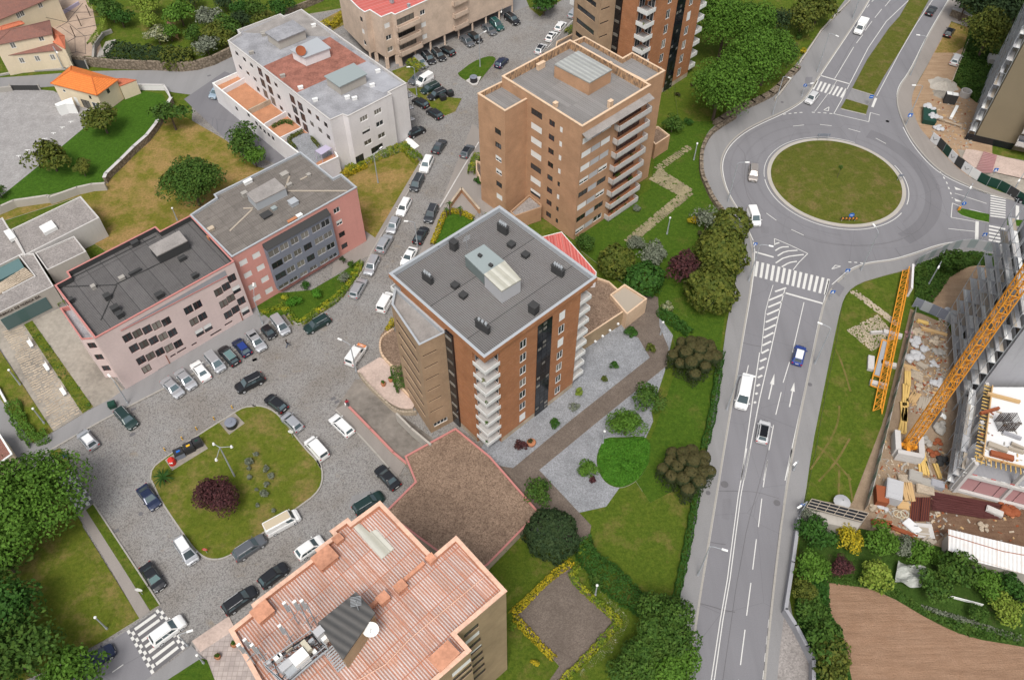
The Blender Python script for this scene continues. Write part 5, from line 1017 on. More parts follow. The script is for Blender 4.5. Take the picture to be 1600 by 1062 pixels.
for i,q in enumerate([[(490,510),(640,440),(740,470)],[(850,570),(700,640),(690,690)],[(960,640),(1010,700),(1050,740)],[(700,690),(780,770)]]): hedge('II',q,.4,.7,'olive' if i else 'mid',['potted plants along the third terrace wall','planted trough on the lowest terrace upper side','reddish planted trough at the foot of the white facade','planted trough on the lowest terrace outer side'][i],'plants',z=3.9,leaf=.12)
for i in (0,1,2):
 z = HWh - 3.2 - i * 2.7; a_,b_ = gs('GG',[(1020,175),(960,150)],z); q = ccw([Pw[6],Pw[6] + (Pw[7] - Pw[6]).normalized() * 4,Pw[6] + (Pw[7] - Pw[6]).normalized() * 4 + Vector((.9,.5)),Pw[6] + Vector((.9,.5))]); balcony(wbk,q,z,.9,'slate','concrete_grey',.1,bars=True,open_=(0,))
B = MB(); q = gs('GG',[(1085,700),(1125,665),(1240,765),(1170,810)],.2); B.prism(q,.12,.22); tag(B.build('entrance_slab',MAT['white_paint']),'white entrance slab at the end of the flowering hedge','slab')
# ------------------------------------------------------------------ pink and rose blocks, museum
HP = 12.6
def wE(a,b):
 W = []
 for x,y in ((970,390),): W += col(a,b,'EE',(x,y),(1052,757),4,1.25,1.15,['w2','w2h','d2','d2'])
 W += col(a,b,'G',(160,665),(238,880),4,1.4,1.15,['w1s']) + col(a,b,'G',(80,708),(163,925),4,1.4,1.15,['w1s']); return W
east,PE = block('pink_apartment_block','pink apartment block with grey glazed bay above the street garden','Z',[(297.5,335.5),(362,401),(557,292.3),(532.9,272),(520.2,278.3),(469.3,237.1),(334.4,303.7),(338.2,308.8)],HP,'pink_wall','zinc','roof_grey',.4,.2,.08,{1: wE})
a,b = PE[1],PE[2]; e = (b - a).normalized(); nn = Vector((e.y,-e.x)); zt = onwall(a,b,'EE',195,740)[1]; ub0,ub1 = onwall(a,b,'EE',195,740)[0],onwall(a,b,'EE',870,395)[0]; o = .9; zb = 1.6
Q0,Q1,Q2,Q3 = a + e * ub0,a + e * ub0 + nn * o,a + e * ub1 + nn * o,a + e * ub1; B = MB(); W = []; LB = ub1 - ub0; zs = [zt - 2.0 - i * 2.65 for i in range(4)]
for i,z in enumerate(zs):
 for j,(u,w,s) in enumerate([(.09,.16,'d2'),(.25,.13,'g2k'),(.41,.12,'g2k'),(.57,.12,'d2'),(.75,.14,'g2k'),(.90,.14,'g2')]): W.append((u * LB,z,w * LB,1.35,s if (i + j) % 3 else 'g2k'))
facade(B,east,Q1,Q2,zb,zt - .7,W,0,.15); B.wall(Q0,Q1,zb,zt - .7); B.wall(Q2,Q3,zb,zt - .7); B.face([(*Q0,zb),(*Q3,zb),(*Q2,zb),(*Q1,zb)]); part('bay_wall',B,'grey_bay',east)
B = MB(); B.face([(*(Q1 + nn * .15),zt - .75),(*(Q2 + nn * .15),zt - .75),(*Q3,zt),(*Q0,zt)]); B.face([(*Q0,zt),(*Q0,zt - .8),(*(Q1 + nn * .15),zt - .8),(*(Q1 + nn * .15),zt - .75)]); B.face([(*Q3,zt - .8),(*Q3,zt),(*(Q2 + nn * .15),zt - .75),(*(Q2 + nn * .15),zt - .8)]); part('bay_roof',B,'slate',east)
roofbox(east,'EE',[(35,218),(325,58),(440,160),(130,315)],HP + 1.2,1.7,'zinc','felt_warm','lift_house',.05); rp = math.atan2(e.y,e.x)
for x,y,w,d,h,m in [(50,95,1.4,.6,.5,'frame_white'),(520,310,1.3,1.2,.7,'zinc'),(585,450,.9,.6,.5,'frame_white'),(510,495,1.5,.5,.4,'terracotta'),(430,25,1.2,.9,.7,'stone_grey'),(480,130,.9,.5,.5,'stone_grey'),(680,25,.6,.6,.4,'stone_grey'),(15,225,.9,.7,.8,'stone_grey'),(240,440,1.6,1.2,.3,'slate'),(320,370,.8,.7,.3,'membrane_green')]: chimneybox(east,'EE',x,y,HP - .4,w,d,h,m,'roof_vent',rz=rp)
for q in (((460,185),(1080,185)),((480,30),(440,150)),((0,365),(100,365)),((90,380),(-140,600)),((590,70),(690,20))): a_,b_ = gs('EE',q,HP - .3); B = MB(); B.bar((*a_,HP - .36),(*b_,HP - .36),.3,.1); part('ridge',B,'timber_grey',east)
def wR(a,b):
 W = []
 for (p,n,st) in (((390,545),5,'b2'),((447,637),5,'b2'),((508,742),5,'b2')):
  q = {545: (728,405),637: (782,503),742: (832,600)}[p[1]]; W += col(a,b,'FF',p,q,5,1.35,1.6,['b2','b2k','b2','b2k','b2'])
 for x,y,s in ((922,303,'b2'),(1000,260,'b2'),(970,405,'b2k'),(1045,362,'b2'),(1018,500,'b1h'),(1092,458,'b1h'),(1183,147,'b2k'),(1250,100,'b2'),(1300,28,'b2'),(1228,248,'b2k'),(1292,203,'b2k'),(1340,125,'b1h'),(1268,345,'b2'),(1332,300,'b2'),(1383,225,'b2'),(1418,312,'b1h'),(555,818,'b2k')): W += col(a,b,'FF',(x,y),(x,y),1,1.35,1.6,[s])
 for x,y,w in ((710,800,2.2),(785,700,.9),(970,600,.9),(1010,630,2.2),(1160,500,2.0),(1350,430,2.2),(1270,418,1.4),(860,655,1.6)): W += col(a,b,'FF',(x,y),(x,y),1,w,.4,['b1'])
 return [x for x in W if x[1] < HP - .7]
west,PW = block('rose_apartment_block','pale rose block with dark square windows and grey ribbed roof','Z',[(85.2,445.6),(148.3,528.3),(365.4,408.4),(297.9,336.2),(250.5,361),(242.8,353.8),(104,424.5),(109,433)],HP - .05,'rose_wall','coral_coping','roof_west',.9,.22,.05,{1: wR},mi='slate')
an,PA = block('rose_annex','lower rose annex with three dark windows at the left end of the rose block','Z',[px('K',368,5),px('K',500,196),px('K',580,190),px('K',440,-15)],9.6,'rose_wall','coral_coping','felt_grey',.8,.18,.03,{1: lambda a,b: [((b - a).length * .5,z,(b - a).length * .62,1.3,'b2') for z in (8.0,5.2,2.4)]},cat='annex')
roofbox(west,'F',[(915,612),(1100,515),(1150,575),(965,668)],HP + .8,1.6,'slate','felt_warm','lift_house',.05); rw = math.atan2((PW[2] - PW[1]).y,(PW[2] - PW[1]).x)
for x,y,w,d,h,m in [(830,592,1.1,.7,.7,'slate'),(1120,685,1.1,.6,.6,'slate'),(1198,790,.9,.6,.6,'slate'),(980,910,1.1,.8,.7,'slate'),(830,768,1.8,.4,.4,'slate'),(750,805,.8,.6,.5,'stone_grey'),(660,920,.9,.8,.8,'slate'),(710,995,1.1,.8,1.0,'slate'),(735,1030,.9,.8,.8,'slate'),(430,945,1.1,.6,.7,'slate'),(575,860,.6,.6,.6,'stone_grey'),(1300,510,.9,.7,.9,'stone_pale'),(1290,555,.7,.6,.6,'terracotta')]: chimneybox(west,'F',x,y,HP - .95,w,d,h,m,rz=rw)
for q in (((360,858),(715,845)),((715,850),(620,1062)),((450,800),(960,545)),((715,840),(1180,620))): a_,b_ = gs('F',q,HP - .9); B = MB(); B.bar((*a_,HP - .88),(*b_,HP - .88),.16,.07); part('roof_joint',B,'slate',west)
a,b = PW[1],PW[2]; e = (b - a).normalized(); nn = Vector((e.y,-e.x)); (u0,z0),(u1,z1),(u2,z2) = onwall(a,b,'FF',325,480),onwall(a,b,'FF',1255,-2),onwall(a,b,'FF',1170,-2)
B = MB(); P5 = [a + e * u0,a + e * u1]; B.face([(*(P5[0] + nn * .03),z0),(*(P5[1] + nn * .03),z1 - .1),(*(P5[1] + nn * .03),z1 + 1.1),(*(P5[0] + nn * .03),z0 + .1)]); part('sloping_slot',B,'concrete_grey',west); B = MB(); B.bar((*(P5[0] + nn * .06),z0 - .05),(*(P5[1] + nn * .06),z1 - .15),.12,.12); part('slot_trim',B,'coral_coping',west)
for x,y in ((765,785),(1400,410)): u,z = onwall(a,b,'FF',x,y); B = MB(); p = a + e * u + nn * .06; B.tube((p.x,p.y,0),(p.x,p.y,2.2),.06); part('downpipe',B,'rust',west)
# museum with flat gravel roofs
mu = 'low concrete museum building, '
block('museum',mu + 'long gravel roof with square glass skylight','F',[(65,505),(150,665),(610,432),(495,300)],4.6,'concrete_pale','concrete_pale','gravel_roof',.35,.25,0,{},'museum'); block('museum',mu + 'small gravel roof beside the rose block parapet','F',[(215,648),(290,755),(530,640),(455,545)],4.2,'concrete','concrete_pale','gravel_roof',.3,.2,0,{},'museum')
mz,Pm = block('museum',mu + 'front wing with raised letters over teal glass','F',[(-160,900),(-20,1025),(330,852),(205,650),(110,660),(210,790),(20,890),(-60,740)],4.5,'concrete','concrete_pale','gravel_roof',.25,.2,0,{},'museum'); block('museum',mu + 'rear roof cut by the left edge with pale skylight','F',[(-200,560),(-150,800),(150,650),(60,505),(15,430),(-60,470)],4.4,'concrete','concrete_pale','gravel_roof',.35,.25,0,{},'museum')
B = MB(); B.prism(gs('F',[(-60,760),(110,675),(150,740),(-30,830)],4),3.2,4.0); tag(B.build('glass_roof',MAT['glass_teal']),'teal glazed light well in the museum roof','glass roof')
B = MB(); B.prism(gs('F',[(238,488),(315,447),(348,487),(270,527)],5),4.3,5.0); B.prism(gs('F',[(20,515),(60,500),(98,550),(60,570)],4.9),4.3,4.9); tag(B.build('skylight',MAT['shutter_white']),'two pale square skylights on the museum roof','skylight')
B = MB(); q = gs('F',[(-60,880),(150,745),(208,795),(0,905)],4.3)
for i in range(24):
 for j in range(7): p = q[0].lerp(q[1],(i + .5) / 24).lerp(q[3].lerp(q[2],(i + .5) / 24),(j + .5) / 7); B.box((p.x,p.y,4.45),(.5,.26,random.uniform(.15,.35)),rw + R_(random.uniform(-9,9)))
tag(B.build('stone_cladding',MAT['stone_pale'],None,'stuff'),'rough pale stone blocks beside the museum light well','stone')
a,b = Pm[1],Pm[2]; e = (b - a).normalized(); nn = Vector((e.y,-e.x)); r3 = math.atan2(e.y,e.x)
B = MB(); p = (a + b) / 2 + nn * .05; B.box((p.x - e.x,p.y - e.y,1.9),((b - a).length * .8,.08,2.6),r3); part('glass_front',B,'glass_teal',mz); u,z = onwall(a,b,'F',110,965)
fc = bpy.data.curves.new('lettering','FONT'); fc.body = 'FÁBRICA DE MÚSICA DA'; fc.size = .62; fc.extrude = .03; fc.align_x = 'CENTER'; fo = bpy.data.objects.new('tmp',fc); COL.objects.link(fo); dg = bpy.context.evaluated_depsgraph_get(); lm = bpy.data.meshes.new_from_object(fo.evaluated_get(dg)); bpy.data.objects.remove(fo); lm.materials.clear(); lm.materials.append(MAT['frame_dark']); lo = link('lettering',lm,mz); p = a + e * u + nn * .08; place(lo,mz,(p.x,p.y,3.75),r3); lo.rotation_euler = (R_(90),0,r3)
lowblock('K',[(0,480 - 320),(75,900),(60,700),(0,780)],1,'rose_wall','felt_grey','x') if False else None
block('corner_house','small cream corner house cut by the left edge','K',[(-160,960),(-60,1000),(75,900),(0,780),(-160,760)],3.0,'cream_wall','frame_white','tiles_old',.1,.2,.05,{1: lambda a,b: [((b - a).length * .35,1.6,.7,.9,'d1'),((b - a).length * .75,1.6,.6,.9,'d1')]},'house'); lowwall('K',[(-20,480),(40,590)],.3,.9,'white_wall','short pale wall at the left edge above the bright hedge')
# ------------------------------------------------------------------ beige block with red roof
HG = 12.3
def wG(c_,n,st): return lambda a,b: [x for p,q in c_ for x in col(a,b,'BB',p,q,n,1.35,1.1,st)]
pg = [(-260,-160),(-30,100) if False else (0,98),(75,150),(140,122),(280,210),(405,158),(450,180),(850,0),(1900,-440),(1500,-700)]
bg,Pg = block('beige_apartment_block','beige tiled block with red metal roof and pillars over parked cars','BB',pg,HG,'tile_beige','frame_white','roof_red',.15,.15,.05,
 {2: wG([],3,['w1']),4: wG([((352,315),(392,605))],3,['w2s','w2','w2k']),1: wG([((30,235),(75,525))],3,['d1','w1s','w1']),6: lambda a,b: wG([((788,155),(817,450)),((922,100),(946,388)),((1045,35),(1068,328))],3,['w2','w1s','w2s'])(a,b) + [x for p,q,w in (((580,240),(610,545),4.6),((1225,105),(1232,250),3.4)) for x in col(a,b,'BB',p,q,3 if p[0] < 1000 else 2,w,1.5,['d4k','d4','d4k'])] + [x for p in ((1440,170),(1560,110),(1700,60)) for x in col(a,b,'BB',p,p,1,1.6,1.2,['w2'])] + [x for p,w,q in (((60,50),3.2,'d4'),((60,125),3.2,'d4k'),((160,75),1.7,'d2'),((225,50),1.3,'w2h'),((270,30),1.3,'w2h'),((330,10),1.6,'d2'),((165,8),1.7,'d2k')) for x in col(a,b,'C',p,p,1,w,1.3,[q])]},z0=2.6)
for i in range(2,8):
 a,b = Pg[i],Pg[i + 1]; L = (b - a).length; n = max(1,int(L / 3.6)) if i == 7 or i == 6 else 1
 n = int(L / 3.6) if L > 8 else 1
 for j in range(n + 1): p = a.lerp(b,j / n) - ((b - a).normalized().yx * Vector((1,-1))) * .3; B = MB(); B.box((p.x,p.y,1.3),(.4,.4,2.62)); part('pillar',B,'tile_beige',bg)
B = MB(); C_ = offset(ccw(Pg),3.2); [B.wall(C_[i],C_[(i + 1) % len(C_)],0,2.62) for i in range(len(C_))]; part('ground_floor',B,'felt_warm',bg); B = MB(); B.flat(Pg,2.6,up=False); part('soffit',B,'tile_beige',bg)
a,b = Pg[6],Pg[7]; e = (b - a).normalized(); nn = Vector((e.y,-e.x))
for p,q,w in (((455,340),(730,200),0),((1150,150),(1320,60),0)):
 for i in range(3): (u0,_),(u1,_) = onwall(a,b,'BB',*p),onwall(a,b,'BB',*q); z = HG - 3.6 - i * 2.9; balcony(bg,ccw([a + e * u0,a + e * u0 + nn * 1.0,a + e * u1 + nn * 1.0,a + e * u1]),z,.95,'tile_beige','tile_beige',.12)
chimneybox(bg,'BB',410,15,HG,.8,.6,.7,'steel','roof_vent'); chimneybox(bg,'BB',615,70,HG,.4,.4,.5,'steel','roof_vent'); chimneybox(bg,'B',1175,35,HG,.5,.5,.6,'steel','roof_vent')
# ------------------------------------------------------------------ tiled houses at the top left
def hiphouse(name,label,k,pts,z,rise,wall,roof,over=.35,wins={},cat='house',ridge=None,z0=0):
 P = gs(k,pts,z); r = root_of(name,label,cat,P[0]); B = MB(); I = offset(P,over)
 for i in range(len(P)): facade(B,r,I[i],I[(i + 1) % len(P)],z0,z,wins[i](I[i],I[(i + 1) % len(P)]) if i in wins else [],0,.12)
 part('wall',B,wall,r); a,b,c,d = P; s1,s2 = (a + d) / 2,(b + c) / 2; m = (s2 - s1); hw = (b - a).length; k_ = ridge if ridge is not None else .5 * (d - a).length / m.length; R0,R1 = s1 + m * k_,s2 - m * k_
 def fc(B,q,zz):
  o = Vector(q[0]); e = (Vector(q[1]) - o).normalized(); n = Vector((-e.y,e.x)); B.face([(*p_,w) for p_,w in zip(q,zz)],0,[((Vector(p_) - o).dot(e),(Vector(p_) - o).dot(n) * 1.15) for p_ in q])
 B = MB(); fc(B,[a,b,R1,R0],[z,z,z + rise,z + rise]); fc(B,[c,d,R0,R1],[z,z,z + rise,z + rise]); fc(B,[b,c,R1],[z,z,z + rise]); fc(B,[d,a,R0],[z,z,z + rise]); part('roof',B,roof,r)
 B = MB(); [B.tube((*p,z + .03),(*q,z + rise + .03),.1,n=6) for p,q in ((a,R0),(d,R0),(b,R1),(c,R1))]; B.tube((*R0,z + rise + .03),(*R1,z + rise + .03),.12,n=6)
 for i in range(4): B.bar((*P[i],z - .06),(*P[(i + 1) % 4],z - .06),.14,.12)
 part('ridge_tile',B,roof,r); return r,I
hs,I = hiphouse('small_house','cream house with bright orange tiled hip roof beside the lawn','A',[(310,512),(595,586),(728,488),(438,405)],4.6,1.7,'cream_wall','tiles_orange',.3,{1: lambda a,b: col(a,b,'A',(665,560),(665,560),1,.7,1.0,['d1']),0: lambda a,b: [((b - a).length * .8,3.3,.6,.8,'d1'),((b - a).length * .2,3.2,.7,.7,'w1'),((b - a).length * .62,1.1,2.2,2.1,'d2k'),((b - a).length * .85,1.1,1.8,2.1,'w2'),((b - a).length * .40,1.15,.9,2.1,'w1s')]})
block('house_extension','flat red roofed extension at the back of the orange roofed house','A',[(735,530),(835,492),(760,482),(715,484)],3.4,'cream_wall','tiles_red','tiles_red',.05,.1,.05,{},'extension')
lowblock('A',[(335,640),(395,615),(440,600),(455,640),(400,640),(350,655)],2.3,'frame_white','frame_white','small flat porch roof of the orange roofed house',name='porch',cat='porch',drop=.02)
blk = lambda *q: (lambda a,b: [x for p in q for x in col(a,b,'NN',p,p,1,1.0,1.35,['w2k'])])
hiphouse('tiled_house','cream house with low red tiled roof and three framed windows on the lane','NN',[(65,682),(812,608),(780,440),(200,480)],4.6,1.1,'cream_wall','tiles_old',.15,{0: blk((268,745),(460,722),(648,705))},ridge=.3); hiphouse('tiled_house','taller cream house with weathered tiled roof above the framed windows','NN',[(-80,560),(640,420),(610,255),(-80,400)],7.4,1.3,'cream_wall','tiles_old',.15,{0: blk((160,560),(505,470))},ridge=.35); hiphouse('tiled_house','cream house with new red tiles hidden behind the taller one','NN',[(655,520),(800,600),(790,440),(620,325)],5.6,.7,'cream_wall','tiles_red',.1,{},ridge=.4)
hiphouse('long_house','long cream house with old brown tiles and blue base at the top left corner','NN',[(-200,330),(700,-60),(600,-260),(-300,60)],6.5,1.6,'cream_wall','tiles_old',.2,{0: blk((228,192),(270,170),(495,65))},ridge=.15); hiphouse('red_shed','small roof of new red tiles between the two cream houses','NN',[(10,375),(300,290),(270,265),(-20,345)],5.6,.5,'cream_wall','tiles_red',.1)
lowwall('NN',[(-60,925),(150,885),(400,860),(800,840),(870,800)],.5,.35,'stone_grey','grey stone base band of the cream house along the lane'); lowwall('NN',[(450,270),(640,215),(960,20)],.25,.8,'lilac_panel','pale blue painted base wall of the long cream house')
# pergola, gates, garden shed
B = MB(); V = lambda x,y: (*g('NN',x,y,2.8),2.8)
for q in ([(580,50),(920,155),(1180,150)],[(385,175),(820,275),(1230,200)],[(690,350),(820,280),(920,155),(1020,40)],[(820,525),(930,460),(1120,430)],[(840,285),(1045,450),(1050,660)],[(740,330),(920,455),(925,640)],[(950,360),(1240,300)],[(850,660),(940,640),(1060,665)]): B.path([V(*p) for p in q],.05,5)
r = root_of('pergola','dark iron pergola frame over the pinkish courtyard','pergola',g('NN',900,300)); part('beam',B,'slate',r)
for x,y in ((1000,325),(925,460),(1110,200)): p = g('NN',x,y); B = MB(); B.tube((p.x,p.y,0),(p.x,p.y,2.8),.1); part('post',B,'bark',r)
def gate(k,p,q,h,label,n=8):
 a,b = gs(k,[p,q]); r = root_of('gate',label,'gate',a); e = b - a
 for i in range(n): c = a.lerp(b,(i + .5) / n); B = MB(); B.box((c.x,c.y,h / 2),(e.length / n * .94,.06,h),math.atan2(e.y,e.x)); part('panel',B,'slate',r)
 B = MB(); [B.box((x.x,x.y,h / 2 + .1),(.25,.25,h + .2)) for x in (a,b)]; part('post',B,'stone_grey',r)
gate('A',(460,415),(545,425),2.0,'dark metal gate in the stone wall beside the cream house'); gate('A',(75,555),(250,555),1.2,'long dark sliding gate at the edge of the pale yard',12)
hiphouse('garden_shed','little wooden garden shed with grey roof in the orchard','A',[(1020,160),(1085,190),(1070,150),(1030,125)],2.6,.6,'timber','tiles_old',.1,cat='shed',z0=.3)
for i in range(7): c = g('A',436 - i * 53.5,748 + i * 35); P3 = Paint(); P3.z = .03; P3.line(c + Vector((-.5,0)),c + Vector((.5,.1)),.14); P3.line(c,c + Vector((.1,-.45)),.12); P3.build('bay_marking',MAT['white_paint'],None,'structure')
T = tree
# upper left gardens
hedge('A',[(670,300),(800,330),(930,340),(1060,350),(1170,350)],4.2,2.6,'dark','long dark clipped hedge on top of the stone wall in the upper left orchard',leaf=.24,z=.3)
hedge('A',[(1000,350),(1100,360),(1185,350)],4.0,2.9,'olive','olive green end of the hedge beside the flowering tree above the stone wall',leaf=.24,z=.3)
for i,a in enumerate([(680,70,72,'mid','citrus tree nearest the courtyard vine at the top left'),(740,110,60,'deep','citrus tree just left of the small stone slab in the orchard'),(640,20,60,'mid','citrus tree at the top edge beside the yellow vine'),
  (910,30,70,'lime','pale green citrus tree at the top edge of the orchard'),(930,120,62,'lime','pale round citrus tree above the flowering shrub'),(1105,85,85,'bright','broad apple tree standing on the open orchard grass'),(1190,5,45,'dark','small dark fruit tree at the top edge left of the orchard lawn'),
  (1375,15,55,'dark','small dark fruit tree at the top edge in the orchard centre'),(1285,120,75,'grey','bluish grey shrub tree in the orchard'),(1400,170,80,'mid','leafy tree right of the bluish orchard shrub'),(1330,210,80,'olive','olive toned tree behind the end of the hedge'),
  (1480,130,60,'dark','dark pointed tree close to the white block in the orchard'),(1270,290,70,'grey','grey green tree by the leaning pole at the orchard wall'),(1390,250,60,'olive','bushy tree beside the curved end of the stone wall'),(1180,215,55,'mid','small tree left of the leaning pole in the orchard'),
  (1560,60,60,'mid','tree beside the street at the far corner of the orchard'),(1730,40,70,'deep','tree above the white block roof at the orchard edge'),(1620,150,65,'olive','tree hugging the rear left corner of the white block'),(1490,60,60,'deep','orchard tree second from the white block corner'),(1040,200,55,'bright','low leafy shrub by the garden shed')]):
 T('A',a[0],a[1],a[2],a[3],a[4],base=.3,trunk=.9,flat=.8)
T('A',965,215,62,'flower','shrub with creamy white blossom above the dark hedge','flowering shrub',base=.3,trunk=.8)
hedge('A',[(545,0),(560,40),(600,50),(640,100),(630,160),(590,210),(550,270)],1.0,.6,'lime','bright yellow green vine curling along the courtyard pergola','vine',z=2.5,leaf=.14)
T('A',625,740,98,'olive','olive and reddish round tree on the bright lawn by the orange roofed house',trunk=.8,lobes=14,base=.1)
T('A',310,975,108,'olive','dark glossy round shrub tree at the edge of the pale yard',trunk=.5,lobes=16,base=.1); T('A',500,1030,52,'olive','small round tree on the bright lawn right of the dark glossy one',trunk=.9,lobes=8,base=.1)
T('F',-5,280,40,'mid','tree cut by the left edge beside the curved garden wall',trunk=.5)
T('A',1045,700,105,'mid','leaning tree by the garden wall corner above the dry lawn',trunk=2.2,dens=.7,flat=.6,asp=.8)
T('F',1175,215,172,'mid','large sparse grey green tree on the dry lawn behind the pink block',trunk=2.4,dens=1.5,flat=.75,lobes=30,leaf=.22)
T('G',90,0,90,'mid','leafy tree standing by the alley corner of the white block',trunk=1.5,dens=.8); T('F',1480,-60,90,'mid','tree with pale twigs beside the alley by the white block',trunk=1.8,dens=.7); T('F',1560,60,75,'bright','low bright tree between the alley and the dry lawn',trunk=.9)
# lower left
T('Q',115,250,225,'bright','huge bright green tree crown reaching over the small chequered crossing',trunk=3.0,flat=.6,lobes=42,leaf=.24,dens=2.0); T('Q',0,500,130,'mid','green tree just below the huge crown at the left edge',trunk=2.0,flat=.7,lobes=30,leaf=.28)
T('Q',30,770,140,'deep','deep green tree in the lower left grass at the picture edge',trunk=2.2,flat=.7,lobes=30,leaf=.28); T('Q',60,960,170,'mid','tree in the lower left corner beside the side road',trunk=2.0,flat=.7,lobes=30,leaf=.28)
T('Q',290,1060,130,'bright','bright young tree leaning over the dark car at the bottom left',trunk=2.0,flat=.6,lobes=24,leaf=.26)
# traffic island of the plaza
T('R',545,300,112,'purple','round purple leaved plum tree on the plaza island',trunk=1.0,flat=.85,lobes=26,lobe_r=.55,leaf=.15,dens=2.2)
for i,(x,y,r) in enumerate([(785,38,17),(740,85,30),(745,125,14),(745,180,20),(848,125,22),(880,168,24),(850,220,18),(790,250,11),(838,278,28),(795,350,12),(893,385,14)]):
 bush('R',x,y,r,'grey',['small grey shrub nearest the lamp post side, top of the scattered cluster','larger grey shrub at the upper left of the scattered cluster','tiny grey shrub just below the larger upper left one','grey shrub at the middle left of the island cluster','grey shrub at the upper right of the island cluster','grey shrub at the right of the island cluster','grey shrub just above the lowest large one','tiny pale tuft left in the cluster on the island','large lowest grey shrub of the island cluster','dark tuft south of the shrubs on the plaza island','faint low tuft behind the old white van'][i],leaf=.12,base=.15)
def palm(k,x,y,rp,label,cat='palm',h=1.2,kind='deep',nf=18,name='palm'):
 s = CR[k][2]; c = g(k,x,y,h); r = rp / s * mpp(c,h); t = thing(name,label,cat,(c.x,c.y,0)); B = MB()
 for i in range(nf):
  a = i * 2.4; le = random.uniform(.75,1.1) * r; up = random.uniform(.2,.9); prev = None
  for q in range(6):
   u = q / 5; rr_ = le * u; z = h + up * math.sin(u * 2.4) * r * .5 - u * u * .3; w = .09 * r * (1 - u * .9) + .02; cx,cy = math.cos(a) * rr_,math.sin(a) * rr_; nx,ny = -math.sin(a) * w,math.cos(a) * w
   cur = ((cx - nx,cy - ny,z),(cx,cy,z + w * .6),(cx + nx,cy + ny,z))
   if prev: B.face([prev[0],cur[0],cur[1],prev[1]]); B.face([prev[1],cur[1],cur[2],prev[2]])
   prev = cur
 link('fronds',B.mesh('fronds',FOL[kind]),t); B = MB(); B.tube((0,0,0),(0,0,h),.12,.1,7); link('trunk',B.mesh('trunk',MAT['bark']),t); return t
palm('R',215,180,66,'spiky palm at the left tip of the plaza island behind the recycling bins')
for x,y,r,h,l in [(1345,345,26,3.0,'tallest cordyline in the small garden with yellow flowers'),(1325,378,20,2.2,'left cordyline in the small garden with yellow flowers'),(1410,375,24,2.2,'right cordyline in the small garden with yellow flowers')]: palm('G',x,y,r,l,'cordyline',h,'mid',14,'cordyline')
hedge('G',[(1240,595),(1275,510),(1310,420),(1330,395)],.8,.7,'yellow','yellow flowering border along the left side of the small street garden'); hedge('G',[(1350,390),(1420,395),(1490,435)],.9,.8,'yellow','yellow flowering border along the upper side of the small street garden')
hedge('C',[(185,950),(150,1020),(140,1062)],1.3,1.2,'yhedge','short yellow flowered hedge left of the salmon tower by the street'); bush('H',190,205,26,'deep','little dark bush beside the salmon tower stairs')
hedge('B',[(800,1050),(900,990),(1010,945),(1140,900),(1165,890)],1.7,1.2,'yhedge','long hedge with yellow flowers in front of the white block gable'); hedge('B',[(1150,905),(1200,950),(1240,985)],1.7,1.2,'yhedge','hedge arm turning down towards the parked white car'); hedge('G',[(690,175),(760,130),(830,105)],1.5,1.1,'yellow','mostly yellow start of the hedge beside the pink block roof')
hedge('G',[(330,985),(360,1020),(400,1075)],1.0,.6,'yhedge','short yellow green hedge beside the silver people carrier'); hedge('G',[(430,1080),(560,985),(650,930),(720,850),(780,760),(800,705)],1.1,.7,'yhedge','long yellow green hedge bordering the pink block garden at the street'); hedge('G',[(175,1020),(250,1000),(320,970)],.9,.6,'yhedge','low yellow hedge at the lower edge of the pink block garden')
bush('G',400,950,44,'clover','bright green ball shaped bush in the pink block garden'); bush('G',540,895,40,'clover','second bright ball bush nearer the entrance steps of the pink block',flat=1); bush('G',460,850,30,'deep','dark upright shrub against the grey glazed bay'); bush('G',335,920,28,'yhedge','yellowish shrub under the pink wall'); T('G',700,800,38,'grey','thin bare shrub by the pink block steps','shrub',trunk=.5,dens=.6); T('G',740,720,22,'mid','slim shrub at the top of the pink block garden','shrub',trunk=.4); T('G',690,690,18,'dark','little dark tree beside the stair rail of the pink block',trunk=.8)
hedge('K',[(70,580),(110,680),(170,780),(215,820),(290,780)],1.9,1.0,'bright','thick bright hedge at the corner of the grey side street',sm=0); T('Y',0,0,1,'mid','tiny seedling by the pink wall','shrub',trunk=.1) if False else None
hedge('F',[(345,895),(380,965)],.9,.8,'lime','bright little hedge between the museum yard and the pink block')
cover('verge_plants','K',[(150,110),(200,85),(575,615),(510,655)],'mid','scrubby low plants on the narrow verge beside the stone walk',1500,.35,clumps=1.3,z=.16)
# around the central tower
hedge('L',[(1025,370),(1040,440),(1065,505)],1.8,1.3,'mid','green shrubbery against the tan wing wall',z=.5); hedge('L',[(960,140),(985,110),(1000,75)],.8,.7,'yellow','yellow flowering plants where the tan wing meets the street',z=.2)
for a in [(960,700,0,0)]: pass
T('Z',963,410,30,'olive','large round olive bush nearest the red roof',flat=.85,trunk=.4,lobes=1); T('Z',1006,438,32,'deep','dense green bush between the purple tree and the canopy roof',trunk=.5,flat=.8,lobes=1); T('Z',1018,398,21,'grey','bluish white flowering shrub behind the large round bush','shrub',trunk=.3); T('H',1150,590,55,'grey','blue green shrub at the end of the stepping stone path','shrub',trunk=.3); T('Z',1067,420,29,'purple','dark purple leaved tree between the round bushes',trunk=1.2)
T('Z',1142,352,30,'olive','olive round tree at the pavement nearest the roundabout',trunk=1,lobes=1,dens=1.2); T('Z',1105,345,22,'grey','greyish bare topped shrub left of the first olive tree',trunk=.6,dens=.6); T('Z',1127,394,41,'olive','big domed olive tree second from the roundabout',trunk=.8,lobes=1,dens=1.3); T('Z',1111,453,42,'olive','big domed olive tree lowest of the row beside the pavement',trunk=.8,lobes=1,dens=1.3)
